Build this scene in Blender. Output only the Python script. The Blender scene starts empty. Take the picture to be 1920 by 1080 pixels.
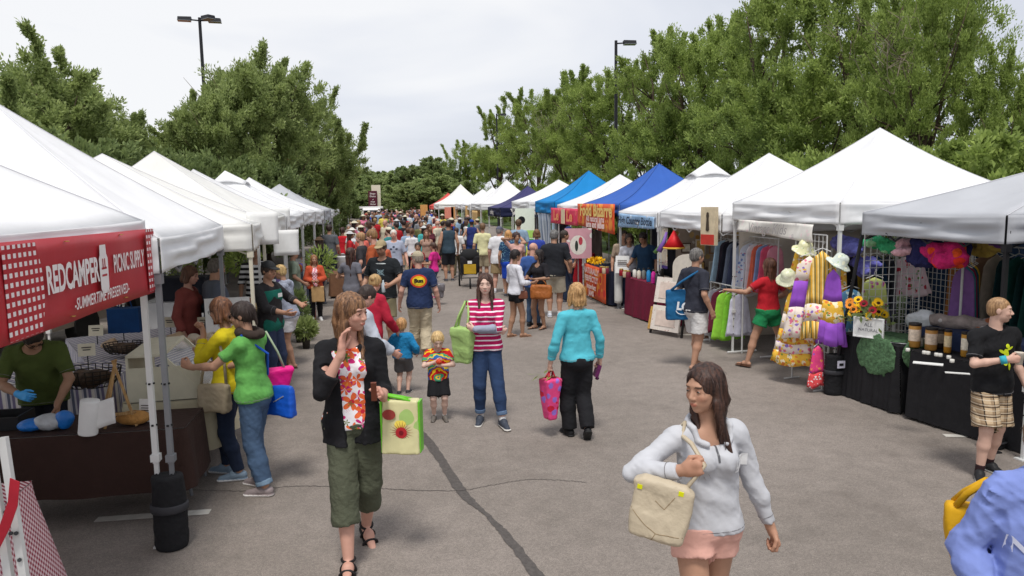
import bpy,math,random
import numpy as np
from mathutils import Vector,Matrix
from mathutils.bvhtree import BVHTree
R=math.radians
random.seed(7);RNG=np.random.default_rng(7)
S=bpy.context.scene
COL=S.collection
# ------------------------ camera
CAM_F,CAM_H,CAM_P,CAM_YAW,CAM_ROLL=1380.,2.45,R(6.9),R(9.0),R(0.9)
fw=np.array([math.sin(CAM_YAW)*math.cos(CAM_P),math.cos(CAM_YAW)*math.cos(CAM_P),-math.sin(CAM_P)])
r0=np.array([math.cos(CAM_YAW),-math.sin(CAM_YAW),0.]);u0=np.cross(r0,fw)
rt=math.cos(CAM_ROLL)*r0-math.sin(CAM_ROLL)*u0;up=math.cos(CAM_ROLL)*u0+math.sin(CAM_ROLL)*r0
cd=bpy.data.cameras.new('camera');cam=bpy.data.objects.new('camera',cd);COL.objects.link(cam)
cam.matrix_world=Matrix(((rt[0],up[0],-fw[0],0),(rt[1],up[1],-fw[1],0),(rt[2],up[2],-fw[2],CAM_H),(0,0,0,1)))
cd.sensor_width=36;cd.lens=36*CAM_F/1920.;cd.clip_end=5000;cd.clip_start=0.05
S.camera=cam
CP=np.array([0,0,CAM_H])
def ray(px,py):return fw*CAM_F+rt*(px-960)-up*(py-540)
def G(px,py,z=0.):
 d=ray(px,py); return CP+d*((z-CAM_H)/d[2])
def DX(px,py,x):d=ray(px,py); return CP+d*(x/d[0])
def DY(px,py,y):d=ray(px,py); return CP+d*(y/d[1])
def proj(p):
 v=np.array(p,float)-CP;w=v@fw
 return 960+CAM_F*(v@rt)/w,540-CAM_F*(v@up)/w
# ------------------------ world, sun, exposure
SUN_EL,SUN_AZ=R(66),R(192)
w=bpy.data.worlds.new('World');S.world=w;w.use_nodes=True
nt=w.node_tree;nt.nodes.clear()
def NN(t,ty,**kw):
 n=t.nodes.new(ty)
 for k,v in kw.items():
  if k.startswith('i_'):n.inputs[k[2:].replace('_',' ')].default_value=v
  else:setattr(n,k,v)
 return n
out=NN(nt,'ShaderNodeOutputWorld');bg=NN(nt,'ShaderNodeBackground');bg.inputs[1].default_value=0.12
sky=NN(nt,'ShaderNodeTexSky',sky_type='NISHITA',sun_disc=False,sun_elevation=SUN_EL,sun_rotation=SUN_AZ)
tc=NN(nt,'ShaderNodeTexCoord');mp=NN(nt,'ShaderNodeMapping');mp.inputs['Scale'].default_value=(1.0,1.6,4.6);mp.inputs['Location'].default_value=(3.1,0.4,1.2)
n1=NN(nt,'ShaderNodeTexNoise',noise_dimensions='3D');n1.inputs['Scale'].default_value=1.25;n1.inputs['Detail'].default_value=5;n1.inputs['Roughness'].default_value=.48;n1.inputs['Distortion'].default_value=.5
rp=NN(nt,'ShaderNodeValToRGB');e=rp.color_ramp
e.elements[0].position=.34;e.elements[0].color=(2.95,3.1,3.5,1)
e.elements[1].position=.62;e.elements[1].color=(4.28,4.31,4.4,1)
m_=e.elements.new(.5);m_.color=(3.62,3.74,4.05,1)
mx=NN(nt,'ShaderNodeMixRGB');mx.inputs[0].default_value=.97
nt.links.new(tc.outputs['Generated'],mp.inputs[0]);nt.links.new(mp.outputs[0],n1.inputs[0]);nt.links.new(n1.outputs['Fac'],rp.inputs[0])
nt.links.new(sky.outputs[0],mx.inputs[1]);nt.links.new(rp.outputs[0],mx.inputs[2]);nt.links.new(mx.outputs[0],bg.inputs[0]);nt.links.new(bg.outputs[0],out.inputs[0])
sl=bpy.data.lights.new('sun','SUN');sl.energy=1.5;sl.angle=R(14);sl.color=(1,.96,.9)
so=bpy.data.objects.new('sun',sl);COL.objects.link(so)
sd=Vector((math.sin(SUN_AZ)*math.cos(SUN_EL),math.cos(SUN_AZ)*math.cos(SUN_EL),math.sin(SUN_EL)))
so.rotation_euler=sd.to_track_quat('Z','Y').to_euler()
S.view_settings.view_transform='Standard';S.view_settings.look='None';S.view_settings.exposure=0.86;S.view_settings.gamma=1
S.view_settings.use_curve_mapping=False
S.cycles.max_bounces=6;S.cycles.transparent_max_bounces=12;S.cycles.diffuse_bounces=4;S.cycles.glossy_bounces=2;S.cycles.transmission_bounces=4
S.cycles.use_denoising=True
# ------------------------ materials
_mats={}
def srgb(r,g,b):
 f=lambda c:(c/255/12.92) if c<=10 else ((c/255+.055)/1.055)**2.4
 return (f(r),f(g),f(b))
def M(name,col,rough=.85,var=.10,vscale=12.,bump=0.,bscale=60.,metal=0.,trans=0.,spec=.3,kind=None,prm=None,sheen=0.,alpha=None,bdist=.02):
 """col is an 8-bit colour; cached. kind adds a pattern node group over the base colour."""
 key=(name,)
 if key in _mats:return _mats[key]
 m=bpy.data.materials.new(name);m.use_nodes=True ;t=m.node_tree;b=t.nodes['Principled BSDF']
 c=srgb(*col);L=t.links.new
 b.inputs['Roughness'].default_value=rough;b.inputs['Metallic'].default_value=metal;b.inputs['Specular IOR Level'].default_value=spec
 if sheen:b.inputs['Sheen Weight'].default_value=sheen
 tx=NN(t,'ShaderNodeTexCoord');src=tx.outputs['Object']
 base=NN(t,'ShaderNodeRGB');base.outputs[0].default_value=(*c,1);cur=base.outputs[0]
 if kind:cur=PAT[kind](t,src,cur,prm)
 if var:
  n=NN(t,'ShaderNodeTexNoise');n.inputs['Scale'].default_value=vscale;n.inputs['Detail'].default_value=3;L(src,n.inputs[0])
  mr=NN(t,'ShaderNodeMapRange');mr.inputs[1].default_value=.3;mr.inputs[2].default_value=.7;mr.inputs[3].default_value=1-var;mr.inputs[4].default_value=1+var;L(n.outputs['Fac'],mr.inputs[0])
  vm=NN(t,'ShaderNodeVectorMath',operation='MULTIPLY');L(cur,vm.inputs[0]);L(mr.outputs[0],vm.inputs[1]);cur=vm.outputs[0]
 L(cur,b.inputs['Base Color'])
 if bump:
  n2=NN(t,'ShaderNodeTexNoise');n2.inputs['Scale'].default_value=bscale;n2.inputs['Detail'].default_value=4;L(src,n2.inputs[0])
  bp=NN(t,'ShaderNodeBump');bp.inputs['Strength'].default_value=bump;bp.inputs['Distance'].default_value=bdist;L(n2.outputs['Fac'],bp.inputs['Height']);L(bp.outputs[0],b.inputs['Normal'])
 if trans:
  tr=NN(t,'ShaderNodeBsdfTranslucent');L(cur,tr.inputs[0]);ms=NN(t,'ShaderNodeMixShader');ms.inputs[0].default_value=trans
  o=t.nodes['Material Output'];L(b.outputs[0],ms.inputs[1]);L(tr.outputs[0],ms.inputs[2]);L(ms.outputs[0],o.inputs[0])
 if alpha is not None:b.inputs['Alpha'].default_value=alpha
 _mats[key]=m; return m
def _mix(t,fac,a,b_):
 m=NN(t,'ShaderNodeMixRGB');L=t.links.new
 if isinstance(fac,float):m.inputs[0].default_value=fac
 else:L(fac,m.inputs[0])
 for i,v in ((1,a),(2,b_)):
  if isinstance(v,tuple):m.inputs[i].default_value=(*srgb(*v),1)
  else:L(v,m.inputs[i])
 return m.outputs[0]
def _m(t,op,a,b_=None,c=None):
 n=NN(t,'ShaderNodeMath',operation=op)
 for i,v in enumerate((a,b_,c)):
  if v is None:continue
  if isinstance(v,(int,float)):n.inputs[i].default_value=v
  else:t.links.new(v,n.inputs[i])
 return n.outputs[0]
def _xyz(t,src):
 s=NN(t,'ShaderNodeSeparateXYZ');t.links.new(src,s.inputs[0]); return s.outputs[0],s.outputs[1],s.outputs[2]
def p_hstripe(t,src,cur,p):
 x,y,z=_xyz(t,src);v=_m(t,'FRACT',_m(t,'DIVIDE',z,p[1])); return _mix(t,_m(t,'LESS_THAN',v,p[2]),cur,p[0])
def p_vstripe(t,src,cur,p):
 x,y,z=_xyz(t,src);o=cur;s=_m(t,'ADD',x,y)
 for k,c2 in enumerate(p[0]):
  v=_m(t,'FRACT',_m(t,'ADD',_m(t,'DIVIDE',s,p[1]),k*.37));o=_mix(t,_m(t,'LESS_THAN',v,p[2]),o,c2)
 return o
def p_check(t,src,cur,p):
 x,y,z=_xyz(t,src);s=_m(t,'ADD',x,_m(t,'MULTIPLY',y,1.0))
 if len(p)>2:
  return _mix(t,_m(t,'MULTIPLY',_m(t,'LESS_THAN',_m(t,'FRACT',_m(t,'DIVIDE',s,p[1])),.55),_m(t,'LESS_THAN',_m(t,'FRACT',_m(t,'DIVIDE',z,p[2])),.5)),cur,p[0])
 a=_m(t,'LESS_THAN',_m(t,'FRACT',_m(t,'DIVIDE',_m(t,'ADD',s,z),p[1])),.5);b_=_m(t,'LESS_THAN',_m(t,'FRACT',_m(t,'DIVIDE',_m(t,'SUBTRACT',s,z),p[1])),.5)
 f=_m(t,'MULTIPLY',_m(t,'ADD',a,b_),.5); return _mix(t,f,cur,p[0])
def p_plaid(t,src,cur,p):
 x,y,z=_xyz(t,src);o=cur;xx=x
 for v,per,w_,c2,al in ((xx,.075,.4,(120,95,70),.6),(z,.08,.4,(120,95,70),.6),(xx,.075,.10,(40,32,28),.85),(z,.08,.10,(40,32,28),.85),(z,.041,.12,(225,215,195),.7)):
  f=_m(t,'MULTIPLY',_m(t,'LESS_THAN',_m(t,'FRACT',_m(t,'DIVIDE',v,per)),w_),al);o=_mix(t,f,o,c2)
 return o
def p_spots(t,src,cur,p):
 o=cur
 for k,(c2,sc,th) in enumerate(p):
  mp=NN(t,'ShaderNodeMapping');mp.inputs['Location'].default_value=(k*3.7,k*1.9,k*5.3);t.links.new(src,mp.inputs[0])
  ds=NN(t,'ShaderNodeTexNoise');ds.inputs['Scale'].default_value=sc*1.6;t.links.new(mp.outputs[0],ds.inputs[0])
  ad=NN(t,'ShaderNodeMixRGB',blend_type='ADD');ad.inputs[0].default_value=.055;t.links.new(mp.outputs[0],ad.inputs[1]);t.links.new(ds.outputs['Color'],ad.inputs[2])
  v=NN(t,'ShaderNodeTexVoronoi');v.inputs['Scale'].default_value=sc;t.links.new(ad.outputs[0],v.inputs[0])
  o=_mix(t,_m(t,'LESS_THAN',v.outputs['Distance'],th),o,c2)
 return o
def p_floral(t,src,cur,p):
 o=cur
 for k,(c2,c3,sc,th) in enumerate(p):
  mp=NN(t,'ShaderNodeMapping');mp.inputs['Location'].default_value=(k*2.7+.4,k*1.3,k*4.1);mp.inputs['Scale'].default_value=(1,.35,1);t.links.new(src,mp.inputs[0])
  v=NN(t,'ShaderNodeTexVoronoi');v.inputs['Scale'].default_value=sc;t.links.new(mp.outputs[0],v.inputs[0])
  sb=NN(t,'ShaderNodeVectorMath',operation='SUBTRACT');t.links.new(mp.outputs[0],sb.inputs[0]);t.links.new(v.outputs['Position'],sb.inputs[1])
  x,y,z=_xyz(t,sb.outputs[0]);an=_m(t,'ARCTAN2',z,x)
  w_=_m(t,'ADD',_m(t,'MULTIPLY',_m(t,'ABSOLUTE',_m(t,'SINE',_m(t,'MULTIPLY',an,2.5))),.75),.25)
  d=v.outputs['Distance'];o=_mix(t,_m(t,'LESS_THAN',d,_m(t,'MULTIPLY',w_,th)),o,c2)
  o=_mix(t,_m(t,'LESS_THAN',d,th*.28),o,c3)
 return o
def p_tiedye(t,src,cur,p):
 x,y,z=_xyz(t,src);dx=x;dz=_m(t,'SUBTRACT',z,p[0]);r=_m(t,'SQRT',_m(t,'ADD',_m(t,'MULTIPLY',dx,dx),_m(t,'MULTIPLY',dz,dz)))
 n=NN(t,'ShaderNodeTexNoise');n.inputs['Scale'].default_value=14;t.links.new(src,n.inputs[0])
 v=_m(t,'FRACT',_m(t,'ADD',_m(t,'MULTIPLY',r,p[1]),_m(t,'MULTIPLY',n.outputs['Fac'],.9)))
 rr=NN(t,'ShaderNodeValToRGB');e=rr.color_ramp;e.interpolation='CONSTANT'
 cs=[(200,25,35),(235,190,30),(190,30,40),(40,110,180),(235,205,60),(60,160,120),(200,30,30)]
 e.elements[0].color=(*srgb(*cs[0]),1);e.elements[0].position=0;e.elements[1].position=1/7;e.elements[1].color=(*srgb(*cs[1]),1)
 for i in range(2,7):q=e.elements.new(i/7);q.color=(*srgb(*cs[i]),1)
 t.links.new(v,rr.inputs[0]); return rr.outputs[0]
def p_marks(t,src,cur,p):
 x,y,z=_xyz(t,src);o=cur
 for sd_,cx,cz,rx,rz,c2 in p:
  a=_m(t,'DIVIDE',_m(t,'SUBTRACT',x,cx),rx);b_=_m(t,'DIVIDE',_m(t,'SUBTRACT',z,cz),rz)
  f=_m(t,'LESS_THAN',_m(t,'ADD',_m(t,'MULTIPLY',a,a),_m(t,'MULTIPLY',b_,b_)),1.)
  f=_m(t,'MULTIPLY',f,_m(t,'GREATER_THAN',_m(t,'MULTIPLY',y,sd_),0.));o=_mix(t,f,o,c2)
 return o
def p_strands(t,src,cur,p):
 mp=NN(t,'ShaderNodeMapping');mp.inputs['Scale'].default_value=(1,1,.10);t.links.new(src,mp.inputs[0])
 n=NN(t,'ShaderNodeTexNoise');n.inputs['Scale'].default_value=p[1];n.inputs['Detail'].default_value=4;t.links.new(mp.outputs[0],n.inputs[0])
 f=NN(t,'ShaderNodeMapRange');f.inputs[1].default_value=.35;f.inputs[2].default_value=.68;t.links.new(n.outputs['Fac'],f.inputs[0])
 return _mix(t,f.outputs[0],cur,p[0])
def p_rings(t,src,cur,p):
 mp=NN(t,'ShaderNodeMapping');mp.inputs['Scale'].default_value=p[1];t.links.new(src,mp.inputs[0])
 n=NN(t,'ShaderNodeTexNoise');n.inputs['Scale'].default_value=8;n.inputs['Detail'].default_value=4;t.links.new(mp.outputs[0],n.inputs[0])
 f=NN(t,'ShaderNodeMapRange');f.inputs[1].default_value=.4;f.inputs[2].default_value=.6;t.links.new(n.outputs['Fac'],f.inputs[0]); return _mix(t,f.outputs[0],cur,p[0])
def p_attr(t,src,cur,p):
 a=NN(t,'ShaderNodeAttribute',attribute_name='Col'); return a.outputs['Color']
PAT=dict(hstripe=p_hstripe,vstripe=p_vstripe,check=p_check,plaid=p_plaid,spots=p_spots,floral=p_floral,tiedye=p_tiedye,marks=p_marks,strands=p_strands,rings=p_rings,attr=p_attr)
# ------------------------ object helpers
def raw_mesh(name,v,f,smooth=False):
 me=bpy.data.meshes.new(name)
 v=np.asarray(v,np.float32).reshape(-1,3)
 if isinstance(f,np.ndarray):
  k=f.shape[1];n=len(f);me.vertices.add(len(v));me.vertices.foreach_set('co',v.ravel());me.loops.add(n*k);me.loops.foreach_set('vertex_index',f.astype(np.int32).ravel())
  me.polygons.add(n);me.polygons.foreach_set('loop_start',np.arange(0,n*k,k,dtype=np.int32));me.polygons.foreach_set('loop_total',np.full(n,k,np.int32))
  me.update(calc_edges=True)
 else:
  me.from_pydata([tuple(map(float,q)) for q in v],[],f)
 if smooth:me.polygons.foreach_set('use_smooth',np.ones(len(me.polygons),bool))
 me.update(); return me
def link(name,me,mat,parent=None):
 o=bpy.data.objects.new(name,me);COL.objects.link(o)
 for m in (mat if isinstance(mat,(list,tuple)) else [mat]):
  me.materials.append(m)
 if parent is not None:o.parent=parent
 return o
def tag(o,label=None,cat=None,group=None,kind=None):
 if label:o['label']=label
 if cat:o['category']=cat
 if group:o['group']=group
 if kind:o['kind']=kind
 return o
def thing(name,label,cat,loc=(0,0,0),rz=0.,group=None):
 o=bpy.data.objects.new(name,None);COL.objects.link(o);o.location=tuple(map(float,loc));o.rotation_euler=(0,0,rz);o.empty_display_size=.1
 return tag(o,label,cat,group)
def copy_tree(o,parent=None,**kw):
 c=o.copy();COL.objects.link(c)
 if parent is not None:c.parent=parent
 for ch in list(o.children):copy_tree(ch,c)
 return c
class MB:
 def __init__(s):s.v=[];s.f=[];s.mi=[];s.cm=0
 def add(s,v,f):
  b=len(s.v);s.v+=[tuple(map(float,q)) for q in v];s.f+=[tuple(i+b for i in q) for q in f];s.mi+=[s.cm]*len(f); return s
 def box(s,lo,hi,M4=None):
  x0,y0,z0=lo;x1,y1,z1=hi
  v=[(x0,y0,z0),(x1,y0,z0),(x1,y1,z0),(x0,y1,z0),(x0,y0,z1),(x1,y0,z1),(x1,y1,z1),(x0,y1,z1)]
  if M4 is not None:v=[tuple(M4@Vector(q)) for q in v]
  return s.add(v,[(3,2,1,0),(4,5,6,7),(0,1,5,4),(1,2,6,5),(2,3,7,6),(3,0,4,7)])
 def cbox(s,c,d,rz=0.,rx=0.,ry=0.):
  M4=Matrix.Translation(Vector(c))@Matrix.Rotation(rz,4,'Z')@Matrix.Rotation(ry,4,'Y')@Matrix.Rotation(rx,4,'X')
  return s.box([-q/2 for q in d],[q/2 for q in d],M4)
 def tube(s,pts,rad,n=8,cap=True):
  pts=[Vector(p) for p in pts];k=len(pts);rad=rad if isinstance(rad,(list,tuple)) else [rad]*k
  v=[];f=[];ref=None
  for i,p in enumerate(pts):
   d=(pts[min(i+1,k-1)]-pts[max(i-1,0)]).normalized()
   if ref is None:ref=Vector((1,0,0)) if abs(d.x)<.9 else Vector((0,1,0))
   a=d.cross(ref).normalized();b=d.cross(a).normalized();ref=-d.cross(a) if False else ref
   for j in range(n):
    an=2*math.pi*j/n+(math.pi/4 if n==4 else 0);v.append(p+(a*math.cos(an)+b*math.sin(an))*rad[i])
  for i in range(k-1):
   for j in range(n):f.append((i*n+j,i*n+(j+1)%n,(i+1)*n+(j+1)%n,(i+1)*n+j))
  if cap:f.append(tuple(range(n-1,-1,-1)));f.append(tuple((k-1)*n+j for j in range(n)))
  return s.add(v,f)
 def lathe(s,prof,c=(0,0,0),n=16):
  v=[];f=[]
  for r_,z in prof:
   for j in range(n):a=2*math.pi*j/n;v.append((c[0]+r_*math.cos(a),c[1]+r_*math.sin(a),c[2]+z))
  for i in range(len(prof)-1):
   for j in range(n):f.append((i*n+j,i*n+(j+1)%n,(i+1)*n+(j+1)%n,(i+1)*n+j))
  f.append(tuple(range(n-1,-1,-1)));f.append(tuple((len(prof)-1)*n+j for j in range(n)))
  return s.add(v,f)
 def grid(s,fn,nu,nv):
  v=[fn(i/nu,j/nv) for j in range(nv+1) for i in range(nu+1)]
  return s.add(v,[(j*(nu+1)+i,j*(nu+1)+i+1,(j+1)*(nu+1)+i+1,(j+1)*(nu+1)+i) for j in range(nv) for i in range(nu)])
 def build(s,name,mat,parent=None,smooth=False):
  me=raw_mesh(name,s.v,s.f,smooth);o=link(name,me,mat,parent)
  if isinstance(mat,(list,tuple)) and len(mat)>1:me.polygons.foreach_set('material_index',np.array(s.mi,np.int32))
  return o
def solid(o,th=.004):
 m=o.modifiers.new('thickness','SOLIDIFY');m.thickness=th;m.offset=0; return o
def text_mesh(body,size,bold=0.,align='CENTER',shear=0.,ext=.0,sx=1.):
 c=bpy.data.curves.new('lettering','FONT');c.body=body;c.size=size;c.align_x=align;c.align_y='CENTER';c.offset=bold;c.shear=shear;c.extrude=ext;c.resolution_u=3
 o=bpy.data.objects.new('tmp',c);COL.objects.link(o);bpy.context.view_layer.update()
 me=bpy.data.meshes.new_from_object(o.evaluated_get(bpy.context.evaluated_depsgraph_get()));bpy.data.objects.remove(o);bpy.data.curves.remove(c)
 if sx!=1.:
  for v in me.vertices:v.co.x*=sx
 return me
def lettering(body,size,mat,parent,origin,u,n,bold=0.,shear=0.,sx=1.,name='lettering',off=.004):
 """text lying in the plane through origin with direction u along the line and normal n"""
 me=text_mesh(body,size,bold,shear=shear,sx=sx);me.materials.clear()
 u=Vector(u).normalized();n=Vector(n).normalized();v=n.cross(u)
 o=link(name,me,mat,parent);T=Matrix((u,v,n)).transposed().to_4x4();T.translation=Vector(origin)+n*off;o.matrix_local=T; return o
# ------------------------ implicit surfaces (bodies, clothes, bags)
class SDF:
 def __init__(s,lo,hi,h,fine=()):
  def axis(a,b,bands):
   out=[a];
   while out[-1]<b:
    x=out[-1];hh=h
    for c0,c1,hf in bands:
     if c0-1e-6<=x<=c1:hh=min(hh,hf)
    out.append(x+hh)
   return np.array(out,np.float32)
  s.ax=[axis(lo[i],hi[i],[(c[i]-r_[i] if hasattr(r_,'__len__') else c[i]-r_,c[i]+r_[i] if hasattr(r_,'__len__') else c[i]+r_,hf) for c,r_,hf in fine]) for i in range(3)]
  s.D=np.full([len(a) for a in s.ax],1.,np.float32);s.h=h
 def _sub(s,lo,hi):
  sl=[]
  for i in range(3):
   a=s.ax[i];i0=max(int(np.searchsorted(a,lo[i]))-1,0);i1=min(int(np.searchsorted(a,hi[i]))+1,len(a));sl.append(slice(i0,max(i1,i0+1)))
  sl=tuple(sl); return sl,s.ax[0][sl[0]][:,None,None],s.ax[1][sl[1]][None,:,None],s.ax[2][sl[2]][None,None,:]
 def _comb(s,sl,d,k,sub):
  A=s.D[sl]
  if sub:
   d=-d
   if k>0:h_=np.clip(.5-.5*(A-d)/k,0,1);s.D[sl]=A*(1-h_)+d*h_+k*h_*(1-h_)
   else:s.D[sl]=np.maximum(A,d)
  else:
   if k>0:h_=np.clip(.5+.5*(A-d)/k,0,1);s.D[sl]=A*(1-h_)+d*h_-k*h_*(1-h_)
   else:s.D[sl]=np.minimum(A,d)
 def cap(s,a,b,ra,rb=None,k=.02,fl=None,sub=False):
  rb=ra if rb is None else rb;a=np.array(a,float);b=np.array(b,float);m=max(ra,rb)+k+s.h*2.5
  sl,X,Y,Z=s._sub(np.minimum(a,b)-m,np.maximum(a,b)+m)
  ab=b-a;L=max(ab@ab,1e-9);px,py,pz=X-a[0],Y-a[1],Z-a[2]
  t=np.clip((px*ab[0]+py*ab[1]+pz*ab[2])/L,0,1);dx,dy,dz=px-t*ab[0],py-t*ab[1],pz-t*ab[2]
  if fl is not None:
   n,f=fl;c=(dx*n[0]+dy*n[1]+dz*n[2])*(f-1);dx=dx+c*n[0];dy=dy+c*n[1];dz=dz+c*n[2]
  d=np.sqrt(dx*dx+dy*dy+dz*dz)-(ra+(rb-ra)*t);s._comb(sl,d,k,sub)
 def ell(s,c,r_,k=.02,Rm=None,sub=False):
  c=np.array(c,float);m=max(r_)+k+s.h*2.5;sl,X,Y,Z=s._sub(c-m,c+m);x,y,z=X-c[0],Y-c[1],Z-c[2]
  if Rm is not None:x,y,z=(x*Rm[0,0]+y*Rm[1,0]+z*Rm[2,0]),(x*Rm[0,1]+y*Rm[1,1]+z*Rm[2,1]),(x*Rm[0,2]+y*Rm[1,2]+z*Rm[2,2])
  q=np.sqrt((x/r_[0])**2+(y/r_[1])**2+(z/r_[2])**2);d=(q-1)*min(r_)*np.clip(q,.5,1)**0;q2=np.sqrt((x/r_[0]**2)**2+(y/r_[1]**2)**2+(z/r_[2]**2)**2);d=q*(q-1)/np.maximum(q2,1e-6)
  s._comb(sl,d,k,sub)
 def plane(s,p,n,k=0.):
  p=np.array(p,float);n=np.array(n,float);n=n/np.linalg.norm(n)
  X,Y,Z=s.ax[0][:,None,None],s.ax[1][None,:,None],s.ax[2][None,None,:]
  d=(X-p[0])*n[0]+(Y-p[1])*n[1]+(Z-p[2])*n[2]
  if k>0:h_=np.clip(.5-.5*(s.D-d)/k,0,1);s.D=s.D*(1-h_)+d*h_+k*h_*(1-h_)
  else:s.D=np.maximum(s.D,d)
 def ripple(s,fn):
  X,Y,Z=s.ax[0][:,None,None],s.ax[1][None,:,None],s.ax[2][None,None,:];s.D=s.D+fn(X,Y,Z).astype(np.float32)
 def mesh(s):
  D=s.D.copy();D[0],D[-1]=1,1;D[:,0],D[:,-1]=1,1;D[:,:,0],D[:,:,-1]=1,1
  I=D<0;nx,ny,nz=D.shape;c=np.zeros((nx-1,ny-1,nz-1),np.int8)
  cs=[(i,j,k) for i in (0,1) for j in (0,1) for k in (0,1)]
  for i,j,k in cs:c+=I[i:nx-1+i,j:ny-1+j,k:nz-1+k]
  act=np.argwhere((c>0)&(c<8));
  if len(act)==0:return np.zeros((0,3)),np.zeros((0,4),int)
  idx=np.full(c.shape,-1,np.int64);idx[act[:,0],act[:,1],act[:,2]]=np.arange(len(act))
  acc=np.zeros((len(act),3));cnt=np.zeros(len(act))
  P=lambda a,o:np.stack([s.ax[0][a[:,0]+o[0]],s.ax[1][a[:,1]+o[1]],s.ax[2][a[:,2]+o[2]]],1)
  V=lambda a,o:D[a[:,0]+o[0],a[:,1]+o[1],a[:,2]+o[2]]
  for o0 in cs:
   for axx in range(3):
    if o0[axx]:continue
    o1=list(o0);o1[axx]=1;a,b=V(act,o0),V(act,o1);m=(a<0)!=(b<0);am=act[m];t=(a[m]/(a[m]-b[m]))[:,None]
    acc[m]+=P(am,o0)*(1-t)+P(am,o1)*t;cnt[m]+=1
  v=acc/cnt[:,None];F=[]
  for axx in range(3):
   u_,w_=[(1,2),(2,0),(0,1)][axx];sa=[slice(None)]*3;sb=[slice(None)]*3;sa[axx]=slice(0,-1);sb[axx]=slice(1,None)
   A,B=I[tuple(sa)],I[tuple(sb)];e=np.argwhere(A!=B);e=e[(e[:,u_]>0)&(e[:,w_]>0)&(e[:,u_]<D.shape[u_]-1)&(e[:,w_]<D.shape[w_]-1)]
   if not len(e):continue
   q=[]
   for du,dw in ((0,0),(-1,0),(-1,-1),(0,-1)):
    k=e.copy();k[:,u_]+=du;k[:,w_]+=dw;q.append(idx[k[:,0],k[:,1],k[:,2]])
   q=np.stack(q,1);flip=~A[e[:,0],e[:,1],e[:,2]];q[flip]=q[flip][:,::-1];F.append(q)
  F=np.concatenate(F);F=F[(F>=0).all(1)]; return v,F
 def build(s,name,mat,parent=None,colfn=None,flat=False):
  v,f=s.mesh();me=raw_mesh(name,v,f,not flat)
  if colfn is not None and len(v):
   c=colfn(v);a=me.color_attributes.new('Col','FLOAT_COLOR','POINT');a.data.foreach_set('color',np.concatenate([c,np.ones((len(v),1))],1).astype(np.float32).ravel())
  return link(name,me,mat,parent)
# ------------------------ people
def rot(ax,a):
 return np.array(Matrix.Rotation(a,3,ax))
def unit(v):v=np.array(v,float); return v/max(np.linalg.norm(v),1e-9)
def ik(a,t,l1,l2,hint):
 a=np.array(a,float);t=np.array(t,float);d=t-a;L=np.linalg.norm(d);u=d/max(L,1e-9);L=min(L,(l1+l2)*.999);t=a+u*L
 c=(l1*l1+L*L-l2*l2)/(2*l1*L);c=max(-1,min(1,c));s_=math.sqrt(1-c*c);h_=np.array(hint,float);h_=h_-u*(h_@u);h_=unit(h_)
 return a+u*l1*c+h_*l1*s_,t
SEAM=M('seam_thread',(120,118,120),rough=.9,var=0)
SKINS=dict(fair=(204,166,148),pale=(214,180,164),tan=(178,136,112),olive=(160,122,98),brown=(130,92,72),ruddy=(196,150,132))
def hairmat(c,c2=None):
 c2=c2 or tuple(min(255,int(q*1.15+6)) for q in c);c=tuple(int(q*.85) for q in c)
 return M('hair_%d_%d_%d'%c,c,rough=.55,var=.12,vscale=30,spec=.4,kind='strands',prm=(c2,70.),bump=.25,bscale=90)
def cloth(c,name='cloth',**kw):
 k=dict(rough=.9,var=.10,vscale=9,bump=.30,bscale=13,bdist=.03);k.update(kw);g=sum(c)/3
 return M('%s_%d_%d_%d'%(name,*c),tuple((q*.94+g*.06)*.95 for q in c),**k)
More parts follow.
